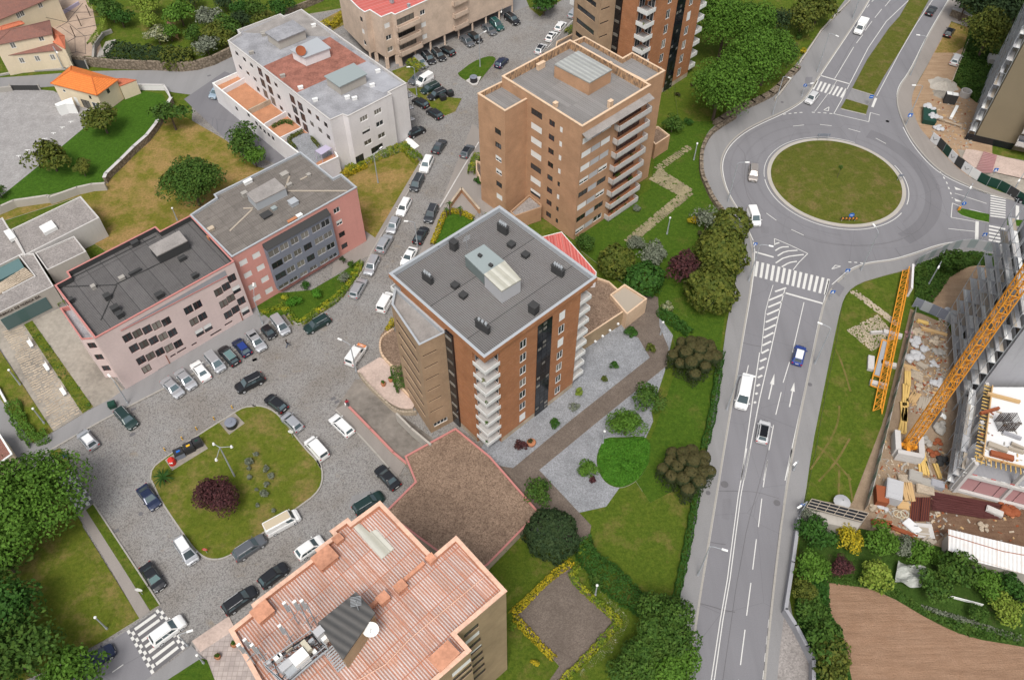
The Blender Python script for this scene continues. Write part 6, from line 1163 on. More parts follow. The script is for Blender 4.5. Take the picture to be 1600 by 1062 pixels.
knobbly('Z',1085,560,41,'knobbly green brown conifer beside the pavement, upper of the two',m=18); knobbly('Z',1073,737,45,'knobbly rust tipped conifer beside the pavement, lower of the two',m=18)
T('Z',979,660,28,'bright','light green feathery tree above the kidney shaped bed',trunk=1.4,flat=.8,leaf=.16,dens=1.3); T('Z',1012,622,25,'mid','spreading leafy tree on the grey gravel by the footpath',trunk=1.2,flat=.55); bush('Z',985,727,13,'clover','small bright bush inside the kidney shaped bed'); bush('Z',920,735,17,'bright','lobed bright bush at the left rim of the kidney shaped bed'); bush('Z',926,750,7,'purple','little purple flower clump under the lobed bright bush','flowers')
cover('bed_clover','M',[(925,880),(960,810),(1080,810),(1200,800),(1240,840),(1230,960),(1165,1055),(1080,1100),(1015,1095),(955,1055),(922,980)],'clover','dense bright green ground cover filling the kidney shaped bed',9000,.28,.12,.1)
T('Z',842,770,25,'mid','loose leafy tree at the corner of the pebble roof',trunk=1,dens=.7,flat=.7); T('Z',862,836,43,'dark','very large dark dense evergreen by the pebble roof corner',trunk=.8,flat=.85,lobes=1,leaf=.2,dens=1.6)
hedge('U',[(480,340),(520,430),(600,500),(700,600),(820,690)],3.0,1.3,'deep','wide dark hedge running down to the bottom trees'); bush('U',560,560,45,'mid','loose shrub beside the yellow hedge enclosure'); bush('U',485,395,38,'yhedge','yellow flowered shrub where the wide hedge begins')
T('Z',1040,982,54,'mid','large rounded tree at the bottom beside the main road',trunk=1.5,flat=.8,lobes=26,lobe_r=.4,dens=1.6,leaf=.2); T('Z',990,1040,38,'mid','tree at the bottom edge left of the large rounded one',trunk=1.2,leaf=.2,lobes=26,lobe_r=.4,dens=1.5); T('Z',1050,1048,42,'bright','brighter tree at the bottom edge touching the road',trunk=1.2,leaf=.2,lobes=26,lobe_r=.4,dens=1.5)
hedge('U',[(1085,90),(1060,240),(1030,400),(1000,540),(970,670)],.9,1.0,'deep','thin dark hedge along the back of the west pavement'); hedge('N',[(420,400),(400,560),(370,760),(330,900)],1.0,1.0,'deep','ragged dark hedge between lawn and pavement beside the white van'); hedge('N',[(100,180),(180,240),(260,300)],1.6,1.1,'deep','dark hedge edging the gravel path near the conifers'); bush('N',150,170,34,'flower','pale flowering grasses over the dark gravel path hedge')
for k,x,y,r,kd,l in [('M',1135,155,42,'deep','dark bush on the grey gravel below the low wall'),('M',1240,245,33,'olive','egg shaped bush at the bend of the footpath'),('M',1015,355,32,'deep','small round bush in the middle of the grey gravel'),('M',960,440,28,'olive','brownish small bush with a stub trunk on the gravel'),('M',805,522,28,'lime','yellow green bush against the tower plinth'),('M',650,712,36,'deep','dark bush close to the tower wall on the gravel'),('M',452,845,40,'purple','purple heather mound next to the round pot'),('M',775,610,34,'grey','wispy bare shrub below the last balconies')]: bush(k,x,y,r,kd,l,dens=.5 if kd == 'grey' else 1)
hedge('U',[(130,725),(200,660),(300,560),(380,490),(445,452)],.85,.6,'yellow','yellow flowering hedge on the upper left side of the square enclosure'); hedge('U',[(150,745),(230,830),(300,905),(350,950)],.85,.6,'yellow','yellow flowering hedge on the lower left side of the square enclosure'); hedge('U',[(475,480),(430,520),(520,620),(620,700),(685,765)],.85,.6,'yhedge','yellow green hedge on the upper right side of the square enclosure'); hedge('U',[(685,765),(600,850),(530,930),(400,1060),(330,1130)],.85,.6,'yhedge','yellow green hedge on the lower right side of the square enclosure')
bush('U',252,975,22,'yellow','single yellow flower clump on the lawn by the bottom tower'); bush('T',905,750,26,'yhedge','low green shrub at the left hedge corner'); bush('T',860,290,22,'deep','dark bush below the pebble roof wall'); bush('T',817,335,18,'deep','second smaller dark bush below the pebble roof wall')
# by the salmon tower and the upper park
T('H',840,590,68,'mid','leafy shrub at the foot of the salmon tower corner',trunk=.4); bush('H',1505,450,36,'yellow','round yellow flowering bush on the lawn by the lamp'); bush('I',90,645,34,'yellow','x') if False else None
T('C',1380,765,62,'mid','bush tree beside the salmon tower annex',trunk=.6); bush('C',1475,755,28,'deep','dark bush on the lawn right of the salmon tower'); bush('C',1410,580,18,'brown','brown little bush below the brick tower'); bush('H',1560,540,30,'brown','brown bush at the lawn edge above the purple tree'); bush('H',1165,380,30,'grey','grey shrub under the lowest salmon tower balcony')
T('D',410,230,225,'bright','big green tree right beside the far brick tower balconies',trunk=3.5,lobes=34,leaf=.24,dens=1.9,lobe_r=.52,flat=1.0); T('D',640,240,175,'bright','green tree between the far brick tower tree and the curved row',trunk=3.5,lobes=26,leaf=.24,dens=1.9,lobe_r=.52,flat=1.0); T('D',615,590,235,'bright','tall green tree in the middle of the curved row',trunk=4,lobes=34,leaf=.24,dens=1.9,lobe_r=.52,flat=1.0); T('D',790,480,190,'bright','green tree at the right of the curved row next to the cypress',trunk=3.5,lobes=26,leaf=.24,dens=1.9,lobe_r=.52,flat=1.0); T('D',360,780,245,'bright','nearest rounded green tree of the curved row above the pavement',trunk=3,lobes=40,leaf=.24,dens=1.9,lobe_r=.52,flat=.95)
T('D',1085,180,135,'olive','olive tree with reddish tips in the upper park',trunk=1,lobes=26,dens=1.2); T('D',1225,90,150,'olive','second olive tree further up beside the park wall',trunk=1,lobes=26,dens=1.2); T('D',880,200,105,'dark','thin dark needled tree between the green and olive trees','conifer',trunk=.8,flat=1.3,dens=.7)
T('D',970,500,48,'dark','narrow dark cypress beside the park wall','cypress',trunk=.4,flat=2.4,lobe_r=.6,name='cypress'); bush('D',1092,450,32,'yellow','small yellow bush on the grass by the park wall'); bush('D',1055,320,36,'mid','small green bush below the olive trees'); bush('D',130,740,26,'brown','dark small bush near the base of the far brick tower')
T('C',590,20,85,'deep','dark green tree at the top of the street by the beige block',trunk=.8); bush('CC',960,40,60,'yhedge','yellow green shrub beside the dark street tree')
hedge('CC',[(1140,400),(1230,340),(1300,260),(1330,220)],1.2,1.0,'yhedge','yellow flowered hedge by the low curved wall near the tan wing'); hedge('B',[(650,135),(700,170),(775,80)],1.6,1.1,'yellow','bright yellow hedge between the white block and the beige block'); hedge('BB',[(640,750),(700,800),(780,850)],2.2,1.3,'yhedge','rounded yellow flowered hedge beside the first silver estate')
# top right and construction side
T('E',1310,275,180,'olive','large yellow topped tree beside the scaffolded block',trunk=2,lobes=34,lobe_r=.35,leaf=.3); T('E',1380,60,190,'dark','dark tree mass behind the yellow topped tree',trunk=2,lobes=30,leaf=.32); T('E',1120,20,120,'dark','dark tree above the dry stone wall at the top right',trunk=2,leaf=.3); T('E',1560,60,120,'deep','dark tree in the top right corner',trunk=2,leaf=.3); T('E',1250,0,120,'deep','green tree at the top right edge between the dark ones',trunk=2,leaf=.3)
cover('weeds','E',[(1145,260),(1280,330),(1380,480),(1330,850),(1190,850),(1005,670),(1060,500)],'mid','rough green weeds between the parking strip and the scaffolded block',6000,.7,.22)
cover('weeds','J',[(510,930),(640,880),(860,840),(1010,870),(960,920),(860,920),(720,1000),(600,1180),(505,1200)],'mid','rough green weeds inside the blue panel hoarding',5000,.6,.2); bush('J',740,915,85,'mid','large wild shrub inside the blue panel hoarding',lobes=14)
for i,(x,y,r,kd,l) in enumerate([(120,260,95,'deep','dense green shrub below the glass roofed gate house'),(95,440,95,'bright','bright green tree against the retaining wall, second from the gate'),(60,590,75,'olive','rusty tipped shrub halfway down the retaining wall'),(110,700,90,'mid','green tree at the bend of the retaining wall'),(160,860,110,'mid','bushy green tree at the field corner'),(210,980,110,'olive','yellow green feathery tree at the bottom of the retaining wall'),(100,150,62,'grey','silvery feathery shrub at the corner of the gate house'),(310,300,72,'yellow','golden yellow tree below the gate house'),
  (480,300,92,'bright','bright green bush in the middle of the site boundary'),(445,475,92,'lime','light green broad leaved bush above the ploughed field'),(600,330,60,'grey','grey green shrub by the white debris'),(690,370,70,'bright','green fig tree below the timber heap'),(905,460,108,'mid','big leaved tree at the left end of the white shed'),(780,560,88,'mid','green bush right of the plastic tunnel'),(1060,540,80,'bright','bright round tree below the white shed'),(1175,550,72,'deep','dark round tree below the shed, right one'),(1165,690,78,'lime','light green tree above the field edge at the right'),(1010,700,50,'mid','low shrub by the white fence frame'),(260,440,60,'purple','purplish thicket between the golden tree and the field'),(1230,640,50,'dark','dark shrub at the far right of the field boundary'),(820,400,50,'bright','small bright shrub beside the shed corner')]):
 T('W',x,y,r,kd,l,trunk=.5,lobes=16,flat=.8)
cover('weeds','W',[(190,500),(400,500),(560,560),(760,700),(980,760),(1266,820),(1266,870),(960,825),(760,735),(560,615),(420,560),(190,530)],'mid','overgrown grassy strip along the top of the ploughed field',7000,.45,.18)
cover('weeds','W',[(10,500),(180,480),(200,700),(270,830),(310,1062),(120,1200),(110,950),(10,700)],'deep','thick undergrowth between the retaining wall and the field',7000,.6,.2); cover('cabbage_row','W',[(700,650),(960,730),(1266,830),(1266,865),(940,760),(700,672)],'grey','row of bluish cabbages beside the ploughed field',1400,.4,.17,cat='vegetables')
cover('lawn_weeds','U',[(580,600),(700,700),(740,760),(640,930),(450,1060),(560,930),(680,770)],'flower','daisies and seed heads scattered on the lawn beside the square enclosure',1300,.08,.07,.05,'flowers')
# ------------------------------------------------------------------ vehicles
PAINT = {}
def paint(nm,c,metal=.25,rough=.28):
 if nm not in PAINT:
  N = NT('paint_' + nm,rough,.5,metal); N.col(c); N.b.inputs['Coat Weight'].default_value = .4; N.b.inputs['Coat Roughness'].default_value = .1; PAINT[nm] = N.mat
 return PAINT[nm]
for nm,c,mt in (('black',(.012,.013,.016),.1),('white',(.74,.74,.73),0),('silver',(.46,.47,.49),.5),('grey',(.13,.14,.155),.4),('darkgrey',(.05,.055,.062),.4),('navy',(.015,.025,.065),.3),('darkgreen',(.012,.035,.032),.2),('blue',(.02,.05,.24),.2),
                 ('beige',(.36,.32,.29),.4),('teal',(.02,.09,.085),.2),('lightblue',(.33,.42,.50),.3),('pearl',(.60,.60,.60),.2),('orange',(.72,.20,.02),0),('cream',(.50,.42,.30),0)): paint(nm,c,mt)
#            L    W    H    belt  rear0 rear1 front1 front0 (cabin base rear, roof rear, roof front, cabin base front, as share of L from centre) hood z
CART = dict(hatch=(4.1,1.76,1.48,.95,-.475,-.36,.10,.27,.86,'r'),small=(2.75,1.6,1.5,.95,-.47,-.36,.16,.34,.86,'r'),sedan=(4.55,1.79,1.44,.93,-.34,-.19,.09,.25,.84,'n'),coupe=(4.45,1.82,1.38,.93,-.42,-.20,.07,.24,.82,'n'),wagon=(4.65,1.8,1.47,.94,-.475,-.41,.11,.26,.84,'r'),
   suv=(4.6,1.88,1.68,1.05,-.475,-.40,.11,.26,.98,'r'),mpv=(4.5,1.82,1.66,1.0,-.48,-.43,.17,.35,.92,'r'),van=(4.45,1.82,1.85,1.05,-.49,-.47,.17,.34,.98,'v'),bigvan=(5.6,2.0,2.45,1.25,-.495,-.485,.28,.41,1.1,'v'),oldvan=(5.0,1.85,1.98,1.15,-.495,-.485,.26,.36,1.05,'v'),truck=(5.4,1.95,1.75,1.05,.02,.05,.2,.32,.98,'t'))
CAR_CACHE = {}
def loft(B,rings,m=0,caps=True):
 for A,C in zip(rings,rings[1:]):
  n = len(A)
  for i in range(n): B.face([A[i],A[(i + 1) % n],C[(i + 1) % n],C[i]],m)
 if caps: B.face(rings[0][::-1],m); B.face(rings[-1],m)
def car_parts(ty):
 if ty in CAR_CACHE: return CAR_CACHE[ty]
 L,W,H,belt,r0,r1,f1,f0,hood,st = CART[ty]; w = W / 2; out = []
 S_ = [(-.5,.60,.80,.34),(-.495,belt - .16,.88,.28),(-.475,belt - .03,.94,.24),(-.43,belt,.985,.22),(-.2,belt,1,.2),(f0 - .05,belt,1,.2),(f0 + .02,hood + .03,.995,.2),((f0 + .5) / 2,hood,.985,.2),(.44,hood - .10,.95,.22),(.475,hood - .2,.90,.26),(.492,hood - .33,.82,.3),(.5,.5,.74,.36)]
 if st == 't': S_[3] = (-.43,belt - .3,.985,.22); S_[4] = (-.2,belt - .3,1,.2)
 rings = []
 for x,zt,k,zb in S_:
  a = w * k; h = zt - zb; R1 = [(a * .86,zb),(a * .99,zb + .1 * h),(a,zb + .45 * h),(a * .985,zt - .16 * h),(a * .93,zt - .04 * h),(a * .78,zt),(0,zt + .025)]
  rings.append([(x * L,y,z) for y,z in R1] + [(x * L,-y,z) for y,z in R1[::-1][1:]])
 B = MB(); loft(B,rings)
 # cabin: octagonal rings from the belt line to the roof
 wb,wt = w * .90,w * (.76 if st != 'v' else .84)
 def ring(x0,x1,y,z,c): return [(x1,y - c,z),(x1 - c * .6,y,z),(x0 + c * .6,y,z),(x0,y - c,z),(x0,-y + c,z),(x0 + c * .6,-y,z),(x1 - c * .6,-y,z),(x1,-y + c,z)]
 R0 = ring(r0 * L,f0 * L,wb,belt - .06,.10); R1 = ring(r1 * L,f1 * L,wt,H - .06,.14); R2 = ring((r1 + .012) * L,(f1 - .015) * L,wt - .07,H - .01,.2); R3 = ring((r1 + .06) * L,(f1 - .05) * L,wt - .25,H + .01,.2)
 loft(B,[R0,R1,R2,R3]);
 for x in (.305,-.30):
  for s in (-1,1): B.tube((x * L,s * (w * .80),.33),(x * L,s * (w + .012),.33),.40,.39,14)      # wheel arches
 out.append(('body',B,'PAINT',(0,0,0),True))
 def inset(q,u0,u1,v0,v1,push=.012):
  q = [Vector(p) for p in q]; n = (q[1] - q[0]).cross(q[3] - q[0]).normalized()
  def at(u,v): return (q[0].lerp(q[1],u)).lerp(q[3].lerp(q[2],u),v) + n * push
  return [at(u0,v0),at(u1,v0),at(u1,v1),at(u0,v1)]
 def pane(name,q,m='glass_car'):
  b = MB(); b.face(q); c = [sum(p[i] for p in q) / 4 for i in range(3)]; return (name,b,m,(0,0,0),False)
 out.append(pane('windscreen',inset([R0[7],R0[0],R1[0],R1[7]],.02,.98,.10,.97)))
 if st != 'v' or ty in ('van',): out.append(pane('rear_window',inset([R0[3],R0[4],R1[4],R1[3]],.06,.94,.22,.93)))
 sides = [([R0[1],R0[2],R1[2],R1[1]],1),([R0[5],R0[6],R1[6],R1[5]],-1)]
 for q,s in sides:
  cuts = [(.03,.30),(.33,.60),(.63,.95)] if s == 1 else [(.05,.37),(.40,.67),(.70,.97)]
  if st == 'v': cuts = [(.03,.26)] if s == 1 else [(.74,.97)]
  if st == 't': cuts = [(.06,.92)]
  for u0,u1 in cuts: out.append(pane('side_window',inset(q,u0,u1,.16,.88)))
 t = MB(); n = 18
 for j,(y0,r_,y1,r2_) in enumerate([(-.10,.33,.10,.33)]):
  t.tube((0,y0,0),(0,y1,0),r_,r2_,n)
 hb = MB(); hb.tube((0,-.108,0),(0,.108,0),.215,.215,10)
 for x in (.305,-.30):
  for s in (-1,1): out.append(('wheel',t,'rubber',(x * L,s * (w - .085),.33),False,hb))
 for s in (-1,1):
  b = MB(); b.face([(.488 * L,s * w * .50,hood - .33),(.470 * L,s * w * .86,hood - .33),(.455 * L,s * w * .90,hood - .15),(.478 * L,s * w * .52,hood - .17)][::s]);
  for i,v in enumerate(b.v): b.v[i] = (v[0] + .025,v[1],v[2] + .02)
  out.append(('headlight',b,'headlight',(0,0,0),False))
  b = MB(); b.box((-.492 * L,s * w * .78,belt - .22),(.06,.26,.2)); out.append(('taillight',b,'taillight',(0,0,0),False))
  b = MB(); b.box(((f0 - .05) * L,s * (w + .09),belt + .04),(.11,.2,.13)); out.append(('wing_mirror',b,'PAINT',(0,0,0),False))
 b = MB(); b.box((.502 * L,0,.42),(.02,.52,.11)); out.append(('number_plate',b,'plate',(0,0,0),False)); b = MB(); b.box((-.5 * L,0,.72),(.03,.52,.11)); out.append(('number_plate',b,'plate',(0,0,0),False))
 b = MB(); b.box((.496 * L,0,.56),(.03,w * 1.1,.14)); out.append(('grille',b,'black_metal',(0,0,0),False))
 if ty in ('wagon','suv','mpv'):
  for s in (-1,1): b = MB(); b.bar(((r1 + .05) * L,s * (wt - .07),H + .035),((f1 - .05) * L,s * (wt - .07),H + .035),.04,.035); out.append(('roof_rail',b,'chrome',(0,0,0),False))
 if ty == 'truck':
  b = MB(); b.box((-.22 * L,0,1.35),(2.9,1.95,1.15)); out.append(('cargo_box',b,'white_paint',(0,0,0),False))
 res = []
 for it in out:
  nm,b,mt,loc,sm = it[:5]; me = b.mesh(nm,MAT['rubber'],(0,0,0),sm)
  if sm: me.set_sharp_from_angle(angle=R_(38))
  res.append((nm,me,mt,loc,it[5].mesh('rim',MAT['chrome']) if len(it) > 5 else None))
 CAR_CACHE[ty] = (res,{}); return CAR_CACHE[ty]
def car(k,back,front,ty,colr,label,cat='car',extra=None,z=0,hood_c=None):
 L,W,H = CART[ty][:3]; a,b = g(k,*back,z + .6),g(k,*front,z + .6); c = (a + b) / 2; e = b - a
 t = thing({'van': 'van','bigvan': 'van','oldvan': 'van','truck': 'box_truck'}.get(ty,'car'),label,cat,(c.x,c.y,z),math.atan2(e.y,e.x) or 1e-6); t.pop('_o') if '_o' in t else None
 parts,cm = car_parts(ty)
 for nm,me,mt,loc,rim in parts:
  m = paint(colr,0) if mt == 'PAINT' else MAT[mt]; key = (nm,id(me),m.name)
  if extra and nm in extra: m = MAT[extra[nm]] if extra[nm] in MAT else paint(extra[nm],0); key = (nm,id(me),m.name)
  if key not in cm: q = me.copy(); q.materials.clear(); q.materials.append(m); cm[key] = q
  o = link(nm,cm[key],t); o.location = loc
  if rim: link('rim',rim,o)
 if extra and 'roof' in extra:      # contrasting roof panel or glass roof
  r1,f1 = CART[ty][5],CART[ty][6]; wt = W / 2 * .76 - .12; B = MB(); B.box(((r1 + f1) / 2 * L,0,H + .012),((f1 - r1) * L * extra.get('rl',.8),wt * 2,.03));
  m = MAT.get(extra['roof']) or paint(extra['roof'],0); link('roof_panel',B.mesh('roof_panel',m),t)
 if hood_c: B = MB(); B.face([(.47 * L,-W * .40,.93),(.47 * L,W * .40,.93),(.34 * L,W * .42,1.07),(.34 * L,-W * .42,1.07)]); link('bonnet',B.mesh('bonnet',paint(hood_c,0)),t)
 return t
GC = dict(roof='glass_black')
for a in [
 ('Y',(110,810),(285,985),'sedan','silver','silver saloon first in the angled row below the pink block'),('Y',(255,725),(412,900),'sedan','silver','silver saloon second from the left in the angled row'),('Y',(548,805),(425,645),'sedan','white','white saloon parked nose in between two silver cars'),('Y',(570,555),(705,715),'mpv','silver','silver five door between the white saloon and the dark green estate'),
 ('Y',(845,640),(715,495),'wagon','black','black estate with teal glass roof in the angled row',dict(roof='glass_teal')),('Y',(985,565),(845,400),'hatch','navy','navy blue hatchback with blue roof in the angled row',dict(roof='blue')),('Y',(1000,330),(1130,500),'wagon','silver','silver estate with small dark sunroof in the angled row',dict(roof='glass_black',rl=.22)),
 ('Y',(1155,280),(1235,370),'small','black','tiny black two seater between silver estate and people carrier',dict(headlight='chrome')),('Y',(1245,160),(1385,345),'mpv','silver','silver people carrier at the right end of the angled row'),('Y',(1125,785),(870,915),'suv','black','black SUV driving through the square'),
 ('L',(600,65),(465,140),'wagon','darkgreen','dark blue green estate parked beside the yellow hedge corner'),('L',(325,625),(235,555),'hatch','black','black hatchback with red rear lights at the top of the plaza island'),('L',(420,745),(335,665),'hatch','silver','pale silver hatchback at the right side of the plaza island'),('L',(590,935),(470,800),'van','white','long white van alongside the plaza island',None,'van'),
 ('L',(735,775),(630,675),'wagon','white','white estate van near the ramp wall'),('Z',(619,760),(592,731),'sedan','black','black saloon parked at the narrow end beside the pebble roof'),('L',(735,345),(810,240),'van','white','white van with an orange bonnet at the ramp entrance',None,'van','orange'),('G',(925,1005),(985,900),'van','white','clean white van parked below the central tower corner',None,'van'),
 ('K',(725,625),(825,735),'wagon','darkgreen','dark green estate beside the green bin'),('K',(590,870),(490,755),'hatch','silver','silver hatchback by the blue sign at the left of the square',dict(roof='white')),('Q',(650,180),(715,268),'coupe','navy','dark blue coupe left of the plaza island'),('Q',(822,420),(885,518),'mpv','silver','silver hatchback with pale roof at the lower left of the plaza island',dict(roof='white')),
 ('Q',(660,530),(742,650),'sedan','black','black saloon with a sunshade behind the windscreen',dict(windscreen='glass_teal')),('Q',(712,878),(825,795),'suv','white','white SUV driving over the chequered crossing'),('Q',(410,985),(488,935),'hatch','navy','dark blue car on the side road emerging from the trees'),('Q',(330,1020),(395,975),'hatch','black','black car mostly hidden under the lower left trees'),
 ('R',(672,660),(822,560),'wagon','grey','grey estate parked behind the old white van'),('R',(848,515),(1050,405),'oldvan','white','old white van with a rusty cream roof',dict(roof='cream',rl=.95),'van'),('R',(1045,660),(1190,560),'hatch','white','white hatchback nearest the coral roof'),('R',(808,845),(980,715),'hatch','black','glossy dark hatchback second in the row along the coral roof'),
 ('R',(600,995),(775,870),'wagon','black','black estate with silver roof rails at the corner of the coral roof'),('R',(1395,385),(1560,285),'wagon','darkgreen','dark green car half hidden behind the coral roof edge'),('G',(1225,65),(1185,150),'suv','white','white SUV at the head of the kerbside row by the white block hedge'),('G',(1168,180),(1125,262),'mpv','darkgrey','dark grey MPV second in the kerbside row'),('G',(1088,325),(1042,412),'wagon','white','white estate by the dry grass corner'),
 ('G',(1023,430),(978,530),'hatch','silver','pale silver hatchback fourth in the kerbside row'),('G',(925,630),(968,555),'suv','silver','silver SUV facing uphill in the kerbside row'),('G',(895,670),(842,780),'wagon','silver','bright silver estate at the pink block steps'),('G',(760,910),(812,820),'wagon','silver','grey silver estate at the lower end of the kerbside row'),('G',(1255,360),(1212,460),'suv','darkgrey','dark grey SUV parked by the small street garden'),('G',(1148,580),(1192,500),'coupe','black','black car with red lights near the small street garden'),
 ('G',(1118,635),(1075,710),'coupe','white','white coupe tucked under the central tower roof edge'),('AA',(942,300),(1045,150),'coupe','darkgrey','dark grey coupe driving up past the white block',dict(roof='grey')),('AA',(1290,358),(1385,215),'hatch','grey','mid grey hatchback beside the salmon tower kerb',dict(roof='glass_black')),('AA',(622,88),(795,5),'hatch','black','black hatchback with red lights at the white block corner'),
 ('BB',(695,705),(825,820),'wagon','silver','silver estate by the rounded yellow hedge'),('BB',(800,645),(925,780),'wagon','black','black estate with open sunroof next to the silver one',dict(roof='glass_black',rl=.3)),('BB',(920,605),(1055,745),'wagon','black','black estate second from the rounded hedge'),('BB',(1160,665),(1030,585),'hatch','black','black hatchback reversed in beside the beige block'),('BB',(1275,450),(1395,555),'sedan','grey','grey saloon in front of the beige block pillars'),('BB',(1370,420),(1500,510),'hatch','black','black hatchback under the street lamp by the beige block'),
 ('BB',(790,920),(645,1015),'hatch','grey','blue grey hatchback behind the little white van'),('BB',(890,940),(735,1040),'van','white','little white delivery van beside the dry verge',None,'van'),('CC',(130,310),(255,415),'sedan','grey','silver grey saloon beside the green off roader'),('CC',(220,245),(350,370),'suv','teal','teal green off roader by the beige block'),('CC',(405,190),(545,290),'suv','black','black off roader at the far end of the beige block row'),('CC',(285,825),(400,712),'hatch','navy','dark navy car at the tip of the lamp post island'),
 ('CC',(785,655),(870,548),'hatch','pearl','white hatchback with black roof nearest the salmon tower',dict(roof='glass_black')),('CC',(912,505),(1005,395),'hatch','white','white hatchback with sunroof, second up from the salmon tower',dict(roof='glass_black',rl=.45)),('CC',(1028,372),(1110,275),'hatch','white','plain white hatchback by the flowered hedge'),('CC',(1192,208),(1290,110),'wagon','silver','silver estate climbing the street near the tan wing'),('CC',(1340,70),(1420,-30),'wagon','silver','silver car cut off by the far tan wing'),
 ('B',(1355,518),(1258,565),'wagon','darkgreen','dark green estate beside the little white van'),('B',(1395,560),(1305,600),'wagon','black','black estate beside the dark waste containers'),('B',(1288,655),(1205,608),'hatch','black','black hatchback upper one of the pair beside the dry verge'),('B',(1380,728),(1288,668),'hatch','black','black hatchback lower one of the pair beside the dry verge'),
 ('E',(275,168),(198,295),'truck','white','white refrigerated pickup with box body on the north road',None,'truck'),('E',(805,118),(845,58),'sedan','black','black car leaving on the right carriageway at the top'),('E',(955,298),(992,240),'hatch','black','black car parked on the dry grass at the top right'),('E',(1000,545),(1055,448),'mpv','pearl','white people carrier parked on the sandy ground'),('D',(1210,805),(1120,910),'hatch','pearl','white hatchback entering the roundabout after the crossing'),('I',(465,305),(458,405),'wagon','beige','beige estate driving round the roundabout'),('I',(445,575),(482,680),'van','white','white van leaving the roundabout',None,'van'),
 ('N',(552,530),(518,705),'bigvan','white','large white panel van on the main road',None,'van'),('N',(812,462),(836,365),'hatch','blue','blue car with white roof driving to the roundabout',dict(roof='white',rl=1.0)),('N',(630,862),(648,758),'hatch','pearl','silver car with black glass roof in the middle lane',dict(roof='glass_black',rl=1.05)),('J',(1310,530),(1105,500),'sedan','black','black car at the right edge by the eastern crossing'),('A',(1352,540),(1305,595),'hatch','lightblue','light blue car parked by the white block terraces')]:
 car(*a[:6],cat=a[7] if len(a) > 7 and a[7] else 'car',extra=a[6] if len(a) > 6 else None,hood_c=a[8] if len(a) > 8 else None)
# ------------------------------------------------------------------ street lamps, signs, bins, benches
def lamp(k,foot,head,h,label,kind='road',group=None,colr='steel'):
 c = g(k,*foot); top = g(k,*head,h); arm = top - c; t = thing('street_lamp',label,'street lamp',(c.x,c.y,0),0,group)
 B = MB(); B.tube((c.x,c.y,0),(c.x,c.y,h - .25 if kind != 'globe' else h),.12,.07,8); B.tube((c.x,c.y,0),(c.x,c.y,.5),.16,.15,8); B.build('pole',MAT[colr],t)
 if kind == 'globe':
  B = MB();
  for i in range(8):
   z0,z1 = -math.cos(math.pi * i / 8) * .19,-math.cos(math.pi * (i + 1) / 8) * .19; B.tube((c.x,c.y,h + z0),(c.x,c.y,h + z1),max(.01,math.sin(math.pi * i / 8) * .19),max(.01,math.sin(math.pi * (i + 1) / 8) * .19),10,cap=False)
  B.build('lamp_globe',MAT['white_paint'],t); return t
 if arm.length < .3: arm = Vector((1.2,.3))
 if arm.length > 3.2: arm = arm.normalized() * 3.2
 e = arm.normalized(); q = c + arm
 B = MB(); B.path([(c.x,c.y,h - .3),(c.x + arm.x * .25,c.y + arm.y * .25,h - .05),(q.x,q.y,h)],.045,6); B.build('arm',MAT[colr],t)
 B = MB(); B.box((q.x + e.x * .25,q.y + e.y * .25,h),(.75,.26,.12),math.atan2(e.y,e.x)); B.build('lamp_head',MAT['white_paint'],t); return t
for a in [('N',(905,460),(942,252),9,'tall lamp on the east pavement beside the blue car'),('N',(448,698),(575,522),9,'tall lamp leaning over the large white van'),('V',(147,583),(262,463),9,'tall lamp at the bottom of the west pavement'),('I',(1120,955),(1207,682),9.3,'tall lamp on the south side of the roundabout'),('I',(303,532),(415,290),9.3,'tall lamp on the west side of the roundabout'),('I',(430,1022),(560,802),9,'tall lamp by the big zebra crossing'),
          ('D',(1210,632),(1378,312),9.5,'tall lamp on the north pavement above the crossing'),('D',(1523,160),(1575,-60),9.5,'tall lamp on the north pavement at the top edge'),('D',(820,1005),(960,678),9.3,'tall lamp where the park wall curves to the roundabout'),('E',(610,1040),(690,708),9.5,'tall lamp next to the blue sign at the northeast kerb'),('E',(648,630),(725,293),9.5,'tall lamp beside the sandy pavement at the top right'),('E',(168,160),(30,-60),9.5,'tall lamp behind the box truck'),('J',(800,540),(855,440),5,'dark lamp post on the splitter island'),
          ('L',(775,395),(680,200),7,'street lamp over the orange nosed van'),('G',(908,222),(920,8),7,'pale lamp standing in the dry lawn triangle'),('G',(1150,610),(1088,455),6,'street lamp beside the white coupe'),('B',(1225,590),(1180,412),7,'grey lamp standing by the parked little van'),('CC',(80,830),(130,395),8,'tall grey lamp on the small grass traffic island'),('CC',(365,200),(330,190),3,'short lamp in front of the beige block'),('Q',(862,905),(860,840),4,'lamp post beside the chequered crossing'),('L',(200,105),(140,905 - 1062),6,'white lamp at the right corner of the rose block'),('K',(788,592),(675,425),6,'white lamp leaning past the rose block corner'),
          ('W',(28,165),(40,105),4.5,'small lamp by the gate house'),('KK',(205,430),(275,310),6,'floodlight pole standing in the weeds'),('P',(40,455),(60,400),3,'short post on the east pavement'),('D',(1075,845),(1105,742),3,'sign lamp by the north crossing'),('DD',(985,905),(1040,800),6,'lamp beside the black car at the right edge'),('NN',(785,860),(712,665),6,'old dark lamp on the cream house street')]:
 lamp(*a[:5])
